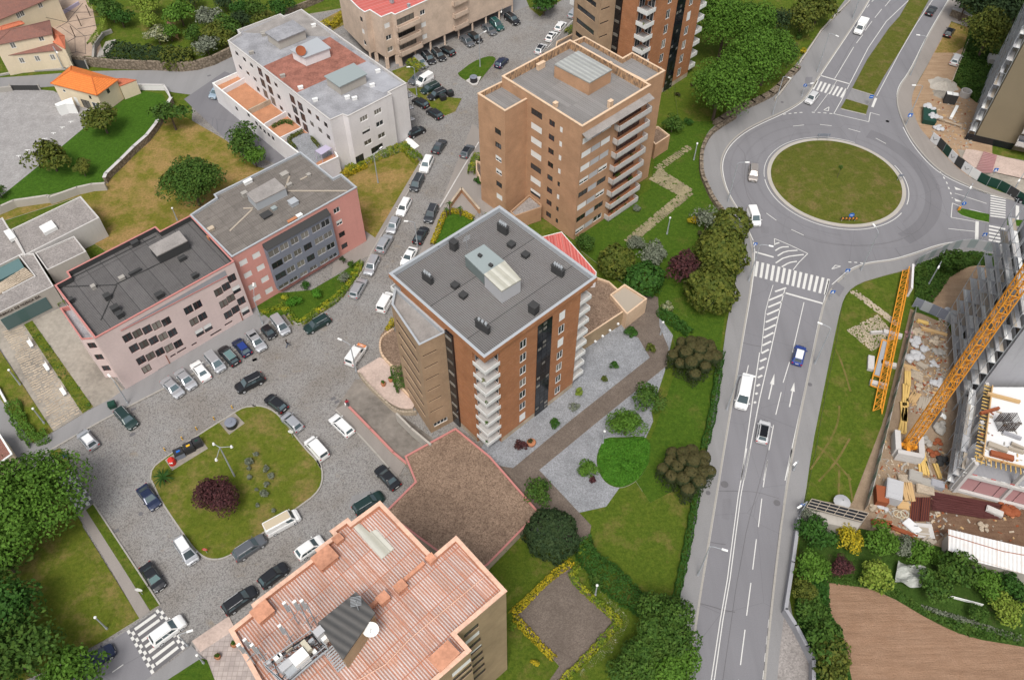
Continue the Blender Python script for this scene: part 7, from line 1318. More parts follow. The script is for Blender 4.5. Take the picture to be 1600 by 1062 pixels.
for a in [('M',(950,838),(960,762),3.4,'white globe lamp beside the kidney shaped bed'),('U',(560,628),(573,580),3.4,'globe lamp inside the yellow hedge enclosure'),('H',(1345,535),(1360,440),4,'grey globe lamp on the lawn by the stepping stone path'),('H',(1510,80),(1530,-30),4,'grey globe lamp in the park close to the roundabout'),('I',(95,275),(115,185),4,'post lamp on the park lawn by the roundabout wall'),('M',(1305,170),(1315,95),3.2,'thin globe lamp on the small gravel square'),('Q',(492,828),(440,775),4,'silver post lamp on the lower left verge'),('K',(128,480),(65,390),4,'silver post lamp beside the stone walk, upper one'),('K',(275,715),(212,625),4,'silver post lamp beside the stone walk, lower one'),('Q',(935,985),(905,945),3,'silver post lamp at the tip of the bottom hedge'),('F',(1090,450),(1068,425),3,'small globe lamp behind the rose block parapet')]:
 lamp(*a[:5],kind='globe')
c = g('K',1443,1040); t = thing('street_lamp','triple armed lamp post in the middle of the plaza island','street lamp',(c.x,c.y,0)); B = MB(); B.tube((c.x,c.y,.1),(c.x,c.y,8),.13,.08,8); B.build('pole',MAT['steel'],t)
for hx,hy in ((1312,838),(1422,855),(1328,935)):
 q = g('K',hx,hy,8.2); B = MB(); B.tube((c.x,c.y,7.9),(q.x,q.y,8.2),.05,.04); B.build('arm',MAT['steel'],t); B = MB(); B.tube((q.x,q.y,8.05),(q.x,q.y,8.4),.2,.12,10); B.build('lamp_head',MAT['white_paint'],t)
def sign(k,foot,h,shape,mat,label,w=.75,cat='road sign',rz=0,arrow_=None):
 c = g(k,*foot); t = thing('road_sign',label,cat,(c.x,c.y,0)); B = MB(); B.tube((c.x,c.y,0),(c.x,c.y,h + w / 2),.04); B.build('post',MAT['steel'],t)
 B = MB(); n = 16
 f = Vector((math.sin(rz),-math.cos(rz),0)); s_ = Vector((math.cos(rz),math.sin(rz),0)); o = Vector((c.x,c.y,h)) + f * .06
 if shape == 'disc': pts = [o + s_ * math.cos(2 * math.pi * i / n) * w / 2 + Vector((0,0,1)) * math.sin(2 * math.pi * i / n) * w / 2 for i in range(n)]
 elif shape == 'square': pts = [o + s_ * x * w / 2 + Vector((0,0,1)) * z * w / 2 for x,z in ((-1,-1),(1,-1),(1,1),(-1,1))]
 B.face(pts); B.face([p - f * .03 for p in pts][::-1])
 for i in range(len(pts)): B.face([pts[i] - f * .03,pts[(i + 1) % len(pts)] - f * .03,pts[(i + 1) % len(pts)],pts[i]])
 B.build('sign_plate',MAT[mat],t)
 B = MB(); q = o + f * .008
 if arrow_ == 'right': A = [(-.3,-.05),(.05,-.05),(.05,-.2),(.33,0),(.05,.2),(.05,.05),(-.3,.05)]
 elif arrow_ == 'ped': A = [(-.36,-.34),(.36,-.34),(0,.34)]
 elif arrow_ == 'bar': A = [(-.3,-.07),(.3,-.07),(.3,.07),(-.3,.07)]
 else: A = [(-.06,-.3),(.06,-.3),(.06,.05),(.2,.05),(0,.33),(-.2,.05),(-.06,.05)]
 P3 = [Vector((x,z,0)) for x,z in A]
 for tr in tessellate_polygon([P3]): B.face([q + s_ * A[j][0] * w + Vector((0,0,A[j][1] * w)) for j in tr])
 B.build('sign_symbol',MAT['white_paint'],t); return t
sign('I',(1015,1010),2.3,'square','blue_sign','blue pedestrian sign at the southeast corner of the roundabout',arrow_='ped'); sign('O',(150,295),2.2,'square','blue_sign','blue sign beside the big zebra crossing, east side',arrow_='ped'); sign('J',(905,790),2.3,'square','blue_sign','blue pedestrian sign by the eastern zebra crossing',arrow_='ped'); sign('J',(452,65),2.6,'square','blue_sign','blue sign on the northeast kerb',w=.85,arrow_='ped'); sign('E',(297,880),2.3,'square','blue_sign','blue sign on the north median island',w=.8,arrow_='bar')
sign('J',(785,590),1.9,'disc','blue_sign','round blue arrow sign on the eastern splitter island',w=.85); sign('I',(455,850),2.4,'square','blue_sign','small blue sign by the west end of the big zebra',w=.6,arrow_='ped'); sign('D',(1080,835),2.5,'disc','blue_sign','round blue sign before the north crossing',w=.8); sign('DD',(765,760),3.0,'square','blue_sign','blue and red tipped sign by the hoarding',w=.8,arrow_='ped'); sign('Q',(325,70),2.0,'square','blue_sign','blue parking sign at the left corner of the square',w=.8,arrow_='bar')
sign('B',(1140,850),4.3,'disc','red_paint','red round sign on the post at the white block corner',w=.8,arrow_='bar'); sign('Q',(950,480),1.2,'disc','red_paint','red and white no entry sign on the lower tip of the plaza island',w=.7,arrow_='bar'); sign('Q',(655,670),1.6,'disc','white_paint','white backed round sign beside the black saloon',w=.95,arrow_='bar'); sign('L',(385,800),1.7,'disc','white_paint','white backed sign on the right edge of the plaza island',w=.8,arrow_='bar')
sign('P',(70,740),2.5,'square','blue_sign','blue sign on the pavement by the gate house',w=.6,arrow_='bar')
# chevron board and round sign on the roundabout
c = g('I',1043,650,.3); t = thing('chevron_board','black and orange chevron board with round blue sign on the roundabout','road sign',(c.x,c.y,.2)); W_ = 3.1
B = MB(); B.box((c.x,c.y,.95),(W_,.05,.6)); B.build('board',MAT['black_metal'],t)
B = MB()
for i in range(5):
 x0 = c.x - W_ / 2 + .12 + i * W_ / 5
 for z0,z1 in ((.68,.95),(.95,1.22)):
  a0,a1 = (0,.28) if z0 < .9 else (.28,0); B.face([(x0 + a0,c.y - .035,z0),(x0 + a0 + .26,c.y - .035,z0),(x0 + a1 + .26,c.y - .035,z1),(x0 + a1,c.y - .035,z1)])
B.build('chevron',MAT['orange_paint'],t); B = MB()
for s in (-1,1): B.tube((c.x + s * 1.2,c.y + .05,.1),(c.x + s * 1.2,c.y + .05,.9),.04)
B.tube((c.x + .2,c.y + .05,.1),(c.x + .2,c.y + .05,1.9),.04); B.build('post',MAT['steel'],t); B = MB(); B.tube((c.x + .2,c.y,1.75),(c.x + .2,c.y - .04,1.75),.5,n=18); B.build('sign_plate',MAT['blue_sign'],t); B = MB(); B.box((c.x + .2,c.y - .06,1.75),(.5,.02,.12)); B.build('sign_symbol',MAT['white_paint'],t)
for k,x,y,w_,l in [('I',885,150,2.6,'blue grey direction board seen from behind on the north rim of the island'),('I',1355,400,.9,'narrow grey board seen edge on at the east rim of the island')]:
 c = g(k,x,y,.2); t = thing('direction_board',l,'road sign',(c.x,c.y,.1)); B = MB(); B.tube((c.x - w_ * .35,c.y,.1),(c.x - w_ * .35,c.y,1.6),.05); B.tube((c.x + w_ * .35,c.y,.1),(c.x + w_ * .35,c.y,1.6),.05); B.build('post',MAT['steel'],t); B = MB(); B.box((c.x,c.y,1.35),(w_,.06,.55)); B.build('board',MAT['grey_bay'],t)
c = g('I',975,385,1); t = thing('sapling','single thin sapling in the middle of the roundabout','sapling',(c.x,c.y,1.0)); B = MB(); B.tube((c.x,c.y,1),(c.x,c.y,3.2),.05,.03); B.build('trunk',MAT['bark'],t); P_,N_ = crown_points(.5,.5,.8,5,160); link('crown',leaf_mesh('crown',P_ + np.array([0,0,2.4]),N_,.13,FOL['mid']),t)
c = g('DD',455,1045,.3); t = thing('marker_post','orange striped marker post on the eastern splitter island','marker',(c.x,c.y,.15)); B = MB(); B.box((c.x,c.y,.55),(.5,.12,.9)); B.build('post',MAT['orange_paint'],t)
# recycling bins on the plaza island and elsewhere
def bin_(k,x,y,w,d,h,mat,lidm,label,rz=R_(32),lid_dome=True):
 c = g(k,x,y,.1); t = thing('waste_container',label,'waste container',(c.x,c.y,.15)); B = MB(); a = Matrix.Rotation(rz,2)
 def P(x_,y_,z_): v = a @ Vector((x_,y_)); return (c.x + v.x,c.y + v.y,z_)
 k_ = .88; lo = [P(sx * w / 2 * k_,sy * d / 2 * k_,.17) for sx,sy in ((-1,-1),(1,-1),(1,1),(-1,1))]; hi = [P(sx * w / 2,sy * d / 2,h * .8) for sx,sy in ((-1,-1),(1,-1),(1,1),(-1,1))]; loft(B,[lo,hi]); B.build('body',MAT[mat],t)
 B = MB(); r0 = [P(sx * (w / 2 + .04),sy * (d / 2 + .04),h * .8) for sx,sy in ((-1,-1),(1,-1),(1,1),(-1,1))]; r1 = [P(sx * (w / 2 - .05),sy * (d / 2 - .08),h) for sx,sy in ((-1,-1),(1,-1),(1,1),(-1,1))]; loft(B,[r0,r1]); B.build('lid',MAT[lidm],t)
 B = MB(); B.box(P(0,-d * .1,h + .01),(w * .4,d * .25,.05),rz); B.build('slot',MAT['yellow_paint' if 'yellow' in label else 'blue_sign' if 'blue' in label else 'green_bin'],t); return t
bin_('K',1112,915,1.35,1.2,1.65,'grey_bay','darkbin' if 'darkbin' in MAT else 'black_metal','dark recycling container with a blue slot'); bin_('K',1172,880,1.35,1.2,1.65,'black_metal','black_metal','black recycling container with a yellow slot'); bin_('K',1222,848,1.2,1.2,1.6,'black_metal','black_metal','black recycling container with a green slot')
c = g('K',1058,950,.5); t = thing('clothes_bank','red rounded clothes collection bin at the left of the recycling row','collection bin',(c.x,c.y,.15)); B = MB()
B.tube((c.x,c.y,.17),(c.x,c.y,1.2),.55,.5,12); B.tube((c.x,c.y,1.2),(c.x,c.y,1.5),.5,.25,12); B.build('body',MAT['red_paint'],t); B = MB(); B.box((c.x + .1,c.y - .48,1.0),(.5,.1,.25)); B.build('hatch',MAT['white_paint'],t)
def drum(k,x,y,r,h,label):
 c = g(k,x,y,.2); t = thing('underground_bin',label,'waste bin',(c.x,c.y,.17)); B = MB(); B.tube((c.x,c.y,.17),(c.x,c.y,h),r,r * .95,18); B.build('drum',MAT['black_metal'],t); B = MB(); B.tube((c.x,c.y,h),(c.x,c.y,h + .12),r * 1.06,r * .9,18); B.tube((c.x,c.y,h + .12),(c.x,c.y,h + .22),r * .3,r * .3,10); B.build('lid',MAT['grey_bay'],t)
drum('K',1425,725,.85,1.1,'large round dark waste drum on its concrete pad'); drum('C',158,500,.8,1.3,'round dark waste drum on the small traffic island')
bin_('B',1385,615,1.3,1.1,1.4,'black_metal','black_metal','dark container left of the pair on the dry verge',R_(25)); bin_('B',1430,590,1.3,1.1,1.4,'black_metal','black_metal','dark container right of the pair on the dry verge',R_(25)); bin_('K',697,612,1.1,.9,1.25,'green_bin','green_bin','green wheeled bin behind the dark green estate',R_(25))
for i,(x,y) in enumerate([(188,228),(288,372),(390,522)]):
 c = g('K',x,y,.3); t = thing('bench',['white bench beside the stone walk nearest the museum','white bench in the middle beside the stone walk','white bench beside the stone walk nearest the street'][i],'bench',(c.x,c.y,.1)); rz = math.atan2((g('K',390,522) - g('K',188,228)).y,(g('K',390,522) - g('K',188,228)).x)
 e = Vector((math.cos(rz),math.sin(rz))); nn = Vector((-e.y,e.x))
 for j in range(3): B = MB(); B.box((c.x + nn.x * (j - 1) * .17,c.y + nn.y * (j - 1) * .17,.56),(1.7,.14,.05),rz); B.build('slat',MAT['white_paint'],t)
 B = MB(); B.box((c.x + nn.x * .3,c.y + nn.y * .3,.85),(1.7,.06,.35),rz); B.build('backrest',MAT['white_paint'],t)
 for s in (-1,1): B = MB(); B.box((c.x + e.x * s * .7,c.y + e.y * s * .7,.32),(.1,.45,.44),rz); B.build('leg',MAT['steel'],t)
for i,(k,x,y) in enumerate([('K',1015,880),('K',1122,812),('K',1210,752),('K',1318,690),('K',1428,620)]):
 c = g(k,x,y); t = tag(link('bollard',None) if False else thing('bollard','x','bollard',(c.x,c.y,0),0,'yellow bollards by the plaza island'),'low yellow bollard ' + ['nearest the red collection bin','behind the black recycling containers','just right of the recycling containers','left of the round waste drum','right of the round waste drum'][i],'bollard'); B = MB(); B.tube((c.x,c.y,0),(c.x,c.y,.7),.09,.08,8); B.build('post',MAT['yellow_paint'],t); B = MB(); B.tube((c.x,c.y,.5),(c.x,c.y,.6),.1,.1,8); B.build('band',MAT['black_metal'],t)
# potted plants and round planters
def planter(k,x,y,r,label,z=0,plant='mid'):
 c = g(k,x,y,z + .3); t = thing('planter',label,'planter',(c.x,c.y,z)); B = MB(); B.tube((c.x,c.y,z),(c.x,c.y,z + .6),r * .75,r,14,cap=False); B.tube((c.x,c.y,z),(c.x,c.y,z + .5),r * .6,r * .9,14); B.build('pot',MAT['terracotta'],t)
 P_,N_ = crown_points(r * .8,r * .8,r * .7,5,90); link('plant',leaf_mesh('plant',P_ + np.array([0,0,.75]),N_,.12,FOL[plant]),t)
planter('M',512,835,.7,'round terracotta planter next to the purple heather',plant='brown'); planter('L',940,472,.4,'small planter on the pink forecourt, left one',.45); planter('L',985,445,.4,'small planter on the pink forecourt, right one',.45); planter('Q',998,955,.4,'small pot on the tiled patio near its edge',.1); planter('Q',1072,900,.4,'small pot on the tiled patio by the coral parapet',.1)
# ------------------------------------------------------------------ people
def person(k,x,y,rz,label,shirt,trousers,stride=.35,hair=(.03,.02,.015),bag=None):
 c = g(k,x,y); t = thing('person',label,'person',(c.x,c.y,0),rz or 1e-6)
 if '_o' in t: del t['_o']
 J = dict(pelvis=(0,0,.95),chest=(0,.02,1.25),neck=(0,.03,1.48),head=(0,.05,1.62),crown=(0,.05,1.74),shl=(-.19,0,1.42),ell=(-.26,-.10 * stride * 3,1.15),hal=(-.25,.12 * stride * 3,.92),shr=(.19,0,1.42),elr=(.26,.08 * stride * 3,1.15),har=(.25,.30 * stride * 3,.98),
             hil=(-.1,0,.9),knl=(-.11,stride * .55,.5),anl=(-.11,stride * .9,.09),tol=(-.11,stride * .9 + .18,.04),hir=(.1,0,.9),knr=(.11,-stride * .2,.5),anr=(.11,-stride * .95,.12),tor=(.11,-stride * .8,.03))
 E = [('pelvis','chest'),('chest','neck'),('neck','head'),('head','crown'),('chest','shl'),('shl','ell'),('ell','hal'),('chest','shr'),('shr','elr'),('elr','har'),('pelvis','hil'),('hil','knl'),('knl','anl'),('anl','tol'),('pelvis','hir'),('hir','knr'),('knr','anr'),('anr','tor')]
 Rr = dict(pelvis=.15,chest=.16,neck=.06,head=.10,crown=.085,shl=.07,ell=.05,hal=.04,shr=.07,elr=.05,har=.04,hil=.1,knl=.065,anl=.045,tol=.045,hir=.1,knr=.065,anr=.045,tor=.045)
 ks = list(J); me = bpy.data.meshes.new('body'); me.from_pydata([J[q] for q in ks],[(ks.index(a),ks.index(b)) for a,b in E],[]); o = link('body',me,t); o.modifiers.new('skin','SKIN')
 for i,q in enumerate(ks): me.skin_vertices[0].data[i].radius = (Rr[q],Rr[q] * (.75 if q in ('chest','pelvis') else 1)); me.skin_vertices[0].data[i].use_root = q == 'pelvis'
 m2 = o.modifiers.new('sub','SUBSURF'); m2.levels = m2.render_levels = 1
 N = NT('clothes',.8,.2); so_ = N.n('SeparateXYZ'); N.set(so_.inputs[0],N.n('TexCoord').outputs['Object']); cz = N.ramp(N.math('DIVIDE',so_.outputs[2],2.0),[(0,(.03,.03,.03)),(.05,trousers),(.475,shirt),(.745,(.45,.27,.18))]); cz.node.color_ramp.interpolation = 'CONSTANT'; N.col(cz); me.materials.append(N.mat)
 B = MB()
 for i in range(5):
  a0,a1 = math.pi * i / 10,math.pi * (i + 1) / 10; B.tube((0,.035,1.67 + math.sin(a0) * .14),(0,.035,1.67 + math.sin(a1) * .14),.125 * math.cos(a0),max(.01,.125 * math.cos(a1)),10)
 link('hair',B.mesh('hair',flatm('hair_' + label[:6],hair,.8)),t)
 if bag: B = MB(); B.box((.3,.12,.72),(.2,.34,.38)); link('bag',B.mesh('bag',MAT[bag]),t)
person('Y',1395,475,R_(-60),'person in a black jacket and jeans walking beside the silver people carrier',(.02,.02,.025),(.06,.09,.15),.42)
person('L',722,605,R_(200),'person in a red top carrying a white bag at the ramp entrance',(.42,.03,.05),(.05,.06,.09),.2,bag='white_paint')
person('BB',1228,440,R_(120),'person in pale clothes standing by the beige block pillars',(.55,.55,.55),(.2,.2,.22),.15)
# ------------------------------------------------------------------ building sites on the right
def scaffold(name,label,a,b,h,lv,out,depth=1.1,bay=2.6,low=2.0):
 a,b = Vector(a),Vector(b); e = (b - a).normalized(); n = Vector((e.y,-e.x)); L = (b - a).length; m = max(1,int(L / bay)); r = root_of(name,label,'scaffolding',a); rz = math.atan2(e.y,e.x); dl = L / m
 D = MB(); D.box((0,0,0),(dl * .95,depth * .47,.06)); me = [D.mesh('deck_board',MAT[q]) for q in ('shutter_white','shutter_grey','concrete_pale','shutter_grey','timber_grey')]; T_ = MB(); T_.box((0,0,.12),(dl,.03,.2)); tb = T_.mesh('toe_board',MAT['shutter_grey'])
 for i in range(m):
  for j in range(lv):
   z = low + j * (h - low) / lv;
   for q in (0,1):
    if random.random() < .1: continue
    c = a + e * dl * (i + .5) + n * (out + depth * (.27 + .46 * q)); o = link('deck_board',random.choice(me),r); place(o,r,(c.x,c.y,z),rz)
   c = a + e * dl * (i + .5) + n * (out + depth); o = link('toe_board',tb,r); place(o,r,(c.x,c.y,z),rz)
 B = MB()
 for i in range(m + 1):
  for d_ in (0,depth): p = a + e * dl * i + n * (out + d_); B.tube((*p,0),(*p,h + 1),.05,n=5,cap=False)
  for j in range(lv): z = low + j * (h - low) / lv; p = a + e * dl * i; B.tube((*(p + n * out),z),(*(p + n * (out + depth)),z),.04,n=4,cap=False)
 for j in range(lv):
  z = low + j * (h - low) / lv
  for dz in (.5,1.0): p,q = a + n * (out + depth),b + n * (out + depth); B.tube((*p,z + dz),(*q,z + dz),.035,n=4,cap=False)
  for i in range(j % 2,m,2): p,q = a + e * dl * i + n * (out + depth),a + e * dl * (i + 1) + n * (out + depth); B.tube((*p,z),(*q,z + (h - low) / lv),.035,n=4,cap=False)
 part('tube_frame',B,'steel',r); return r
TN,TS = g('Z',1494,507),g('Z',1503,645); ex = Vector((1,-.02)); tR = block('unfinished_block','tall unfinished concrete block behind scaffolding at the right edge',None,[TN,TS,TS + ex * 30,TN + ex * 30],24.5,'concrete_grey','concrete_pale','felt_pale',.3,.2,.05,{0: lambda a,b: [((b - a).length * (j + .5) / 6,2.2 + i * 2.7,1.7,1.7,'d1') for i in range(8) for j in range(6)]})
scaffold('scaffolding','tall grey scaffolding with many decks on the unfinished block',TN + Vector((0,1)),TS,25,9,.35)
S0,S1,S2 = TS,g('Z',1484.4,766),g('Z',1640,806); zd = 8.1; e1 = (S1 - S0).normalized(); e2 = (S2 - S1).normalized()
low_ = root_of('building_frame','low concrete frame with white deck, timber edge and pink boards at the right','construction',S1); B = MB(); P_ = [S0,S1,S2,S0 + ex * 34]; B.prism(offset(ccw(P_),1.0),zd - .35,zd,1,0,True); part('deck',B,['tent_white','timber'],low_)
B = MB(); B.prism(ccw(P_),.0,.3); B.prism(offset(ccw(P_),.3),4.0,4.35,bottom=True); part('floor_slab',B,'concrete_grey',low_); L2 = (S2 - S1).length; L1 = (S1 - S0).length
for a,b,e,L in ((S1,S2,e2,L2),(S0,S1,e1,L1)):
 n = Vector((e.y,-e.x)); rz = math.atan2(e.y,e.x); m = int(L / 5.2)
 for i in range(m + 1): p = a + e * (L * i / m) - n * .4; B = MB(); B.box((p.x,p.y,4),(.5,.5,7.6)); part('column',B,'concrete_pale',low_)
 for z in (.35,4.3): B = MB(); c = a.lerp(b,.5) - n * .15; B.box((c.x,c.y,z),(L,.45,.5),rz); part('beam',B,'concrete_pale',low_)
 jm = MB(); jm.box((0,0,0),(.1,1.3,.2)); jm = jm.mesh('joist',MAT['timber_yellow'])
 for i in range(int(L / .62)): p = a + e * (.4 + i * .62) + n * -.7; o = link('joist',jm,low_); place(o,low_,(p.x,p.y,zd - .45),rz)
 B = MB(); c = a.lerp(b,.5) - n * .95; B.box((c.x,c.y,zd + .05),(L - 1,.15,.35),rz); part('edge_form',B,'timber',low_)
n = Vector((e2.y,-e2.x)); rz2 = math.atan2(e2.y,e2.x)
for i in range(int(L2 / 2.6)): p = S1 + e2 * (1.5 + i * 2.6) - n * .5; B = MB(); B.box((p.x,p.y,2.1),(2.5,.12,3.1),rz2); part('wall_board',B,'pink_board',low_)
B = MB(); p = S1.lerp(S2,.5) - n * 3; B.box((p.x,p.y,4.2),(L2,.1,7),rz2); part('inner_wall',B,'concrete_grey',low_)
for i in range(int(L2 / 1.2)): p = S1 + e2 * (i * 1.2) + n * .12; B = MB(); B.box((p.x,p.y,5.2),(.6,.03,.12),rz2); part('warning_tape',B,'red_paint' if i % 2 else 'white_paint',low_)
scaffold('scaffolding','lower scaffolding along the west side of the concrete frame',S0,S1,7.5,3,.2,1.0)
def beamthing(name,label,cat,k,p,q,z,w,h,mat): a,b = gs(k,[p,q],z); B = MB(); B.bar((*a,z),(*b,z),w,h); return tag(B.build(name,MAT[mat]),label,cat)
for i,(p,q,m,l) in enumerate([((305,780),(497,830),'rust','orange brown steel formwork box at the front of the white deck'),((285,705),(445,765),'timber_grey','grey formwork drum beside the orange brown box'),((222,455),(375,412),'rust','thin rusty beam in the middle of the white deck'),((280,290),(550,360),'timber','long timber beam at the back of the white deck'),((410,610),(560,665),'concrete_grey','grey beam below the rebar cage on the deck'),((480,705),(584,750),'timber_grey','upper loose plank at the right of the deck'),((450,740),(584,780),'timber_grey','lower loose plank at the right of the deck')]):
 f = lambda t: (1490 + t[0] / 5.31,560 + t[1] / 5.31); beamthing('formwork_beam',l,'beam','Z',f(p),f(q),zd + .35,.75 if i < 2 else .35,.5,m)
c = g('Z',1574,660,zd + 1); t = root_of('rebar_cage','dark rusty rebar cage standing on the white deck','rebar cage',c); B = MB()
for i in range(9): B.bar((c.x - 1.1 + i * .27,c.y - .8,zd),(c.x - 1.1 + i * .27,c.y - .8,zd + 2.2),.06,.06); B.bar((c.x - 1.1 + i * .27,c.y + .8,zd),(c.x - 1.1 + i * .27,c.y + .8,zd + 2.2),.06,.06)
for i in range(8): z = zd + .2 + i * .27; [B.bar((c.x - 1.2,c.y + s,z),(c.x + 1.2,c.y + s,z),.05,.05) for s in (-.8,.8)]; [B.bar((c.x + s,c.y - .8,z),(c.x + s,c.y + .8,z),.05,.05) for s in (-1.1,0,1.1)]
part('bars',B,'frame_dark',t)
# tower crane
cb = g('Z',1418,697,.8); crn = root_of('tower_crane','orange lattice mast of a tower crane rising from its concrete base','tower crane',cb); w_ = .58; rc = R_(-14); Mx = Matrix.Rotation(rc,2)
sec = MB(); K4 = [Mx @ Vector(q) for q in ((-w_,-w_),(w_,-w_),(w_,w_),(-w_,w_))]
for i in range(4):
 a,b = K4[i],K4[(i + 1) % 4]; sec.bar((*a,0),(*a,3),.13,.13)
 for z in (0,1.5): sec.bar((*a,z),(*b,z),.07,.07); sec.bar((*a,z),(*b,z + 1.5),.07,.07) if (i + int(z)) % 2 else sec.bar((*b,z),(*a,z + 1.5),.07,.07)
sm = sec.mesh('mast_section',MAT['orange_paint'])
for i in range(14): o = link('mast_section',sm,crn); place(o,crn,(cb.x,cb.y,1.0 + i * 3))
B = MB(); B.bar((*(cb + Mx @ Vector((-1.3,0))),.9),(*(cb + Mx @ Vector((1.3,0))),.9),.5,.5); B.bar((*(cb + Mx @ Vector((0,-1.3))),.92),(*(cb + Mx @ Vector((0,1.3))),.92),.5,.5); part('base_cross',B,'orange_paint',crn)
for (x,y,w,d,h) in ((-1.7,0,.8,3.4,1.9),(1.7,0,.8,3.4,1.5),(0,-2.0,3.6,.7,1.9)):
 for j in range(3): p = cb + Mx @ Vector((x,y)); B = MB(); B.box((p.x,p.y,.1 + (j + .5) * h / 3),(w,d,h / 3 - .05),rc); part('ballast_block',B,'concrete_pale',crn)
B = MB(); a = cb + Mx @ Vector((.9,-.9)); b = cb + Mx @ Vector((.9,.9)); B.face([(*a,7.5),(*b,7.5),(*b,10.8),(*a,10.8)]); B.face([(*a,7.5),(*a,10.8),(*b,10.8),(*b,7.5)]); part('banner',B,'shutter_grey',crn)
def lattice(label,p,q,z,w,h,bay,k='Z'):
 a,b = gs(k,[p,q],z); e = (b - a).normalized(); n = Vector((-e.y,e.x)) * w / 2; r = root_of('crane_boom',label,'crane boom',a); L = (b - a).length; m = int(L / bay); B = MB(); B.bar((*(a + n),z),(*(b + n),z),.14,.14); B.bar((*(a - n),z),(*(b - n),z),.14,.14); B.bar((*a,z + h),(*b,z + h),.14,.14); part('chord',B,'orange_paint',r); B = MB()
 for i in range(m):
  u,v,w2 = (a + e * (L * i / m),a + e * (L * (i + 1) / m),a + e * (L * (i + .5) / m))
  for s in (-1,1): B.bar((*(u + n * s),z),(*w2,z + h),.07,.07); B.bar((*w2,z + h),(*(v + n * s),z),.07,.07)
  B.bar((*(u + n),z),(*(u - n),z),.07,.07); B.bar((*(u + n),z),(*(v - n),z),.07,.07)
 part('lacing',B,'orange_paint',r); return r
lattice('long orange lattice boom lying on blocks in the grass triangle',(1417,424),(1371,644),.9,1.3,1.2,1.3)
a,b = gs('Z',[(1384,532),(1366,604)],.8); e = (b - a).normalized(); n = Vector((-e.y,e.x)) * .55; B = MB(); [B.bar((*(a + n * s),.8),(*(b + n * s),.8),.18,.2) for s in (-1,1)]; [B.bar((*(a.lerp(b,t_) + n),.8),(*(a.lerp(b,t_) - n),.8),.12,.15) for t_ in (.0,.78,1)]; q = [a + n * .7,a - n * .7,a.lerp(b,.75) - n * .7,a.lerp(b,.75) + n * .7]; tag(B.build('crane_section',MAT['orange_paint']),'short orange frame lying beside the long boom','crane part'); B = MB(); B.prism(q,.62,.72); tag(B.build('walkway_grating',MAT['steel']),'grey grating lying inside the short orange frame','grating')
for p,q,w,l in [((1361,557),(1360,578),.95,'pale concrete block left of the short orange frame'),((1380,518),(1409,526),.8,'concrete beam under the top of the long boom'),((1376,566),(1400,572),.8,'concrete beam under the middle of the long boom'),((1359,597),(1386,604),.8,'concrete beam under the lower part of the boom'),((1360,520),(1378,519),.4,'small pale angled slab on the broken paving')]: beamthing('concrete_block',l,'concrete block','Z',p,q,.42,w,.6,'concrete_pale')
# hoardings and fences
def panelfence(name,label,k,pts,h,mats,n,cat='hoarding',z=0,sm=1,post=True):
 P_ = smooth(gs(k,pts),sm); tot = sum((b - a).length for a,b in zip(P_,P_[1:])); r = root_of(name,label,cat,P_[0]); step = tot / n
 def at(s):
  for a,b in zip(P_,P_[1:]):
   L = (b - a).length
   if s <= L: return a.lerp(b,s / L)
   s -= L
  return P_[-1]
 for i in range(n):
  a,b = at(i * step),at((i + 1) * step - .01); c = (a + b) / 2; B = MB(); B.box((c.x,c.y,z + h / 2 + .05),((b - a).length * .97,.06,h),math.atan2((b - a).y,(b - a).x)); m = mats[i % len(mats)]; o = part('panel',B,m,r)
  if m == 'tent_white':
   e = (b - a).normalized(); nn = Vector((e.y,-e.x)) * .05; B = MB(); q = [c + e * t_ + nn for t_ in (-.5,-.1,.5)]; B.bar((*q[0],h * .6),(*q[1],h * .35),.03,.08); B.bar((*q[1],h * .35),(*q[2],h * .65),.03,.08); part('drawing',B,'slate',r)
  if post: B = MB(); B.tube((*a,z),(*a,z + h + .1),.05,n=5); part('post',B,'steel',r)
 return r
panelfence('hoarding','curved blue grey panel hoarding along the southeast pavement','J',[(512,925),(560,900),(650,860),(730,825),(840,812),(950,835),(1030,862)],2.1,['membrane_green','grey_bay2' if 'grey_bay2' in MAT else 'shutter_grey'],12); panelfence('hoarding','dark blue corrugated fence between debris yard and sand bank','O',[(700,335),(790,370),(880,410),(965,455)],2.2,['grey_bay','zinc','grey_bay'],5,sm=0)
panelfence('site_fence','green netted fence between grass triangle and debris yard','Z',[(1426,490),(1410,560),(1395,620),(1378,690),(1360,762),(1350,798)],1.9,['green_net','timber_grey','green_net','concrete_pale'],26,'fence'); panelfence('hoarding','dark green hoarding with white plan posters by the northeast pavement','DD',[(150,330),(240,400),(330,500),(420,590),(520,670),(640,750),(740,800),(860,830),(980,905),(1128,1000)],2.0,['tent_white','slate','green_bin','tent_white','slate','tent_white','shutter_white','green_bin','green_bin','green_bin','slate','green_bin'],12)
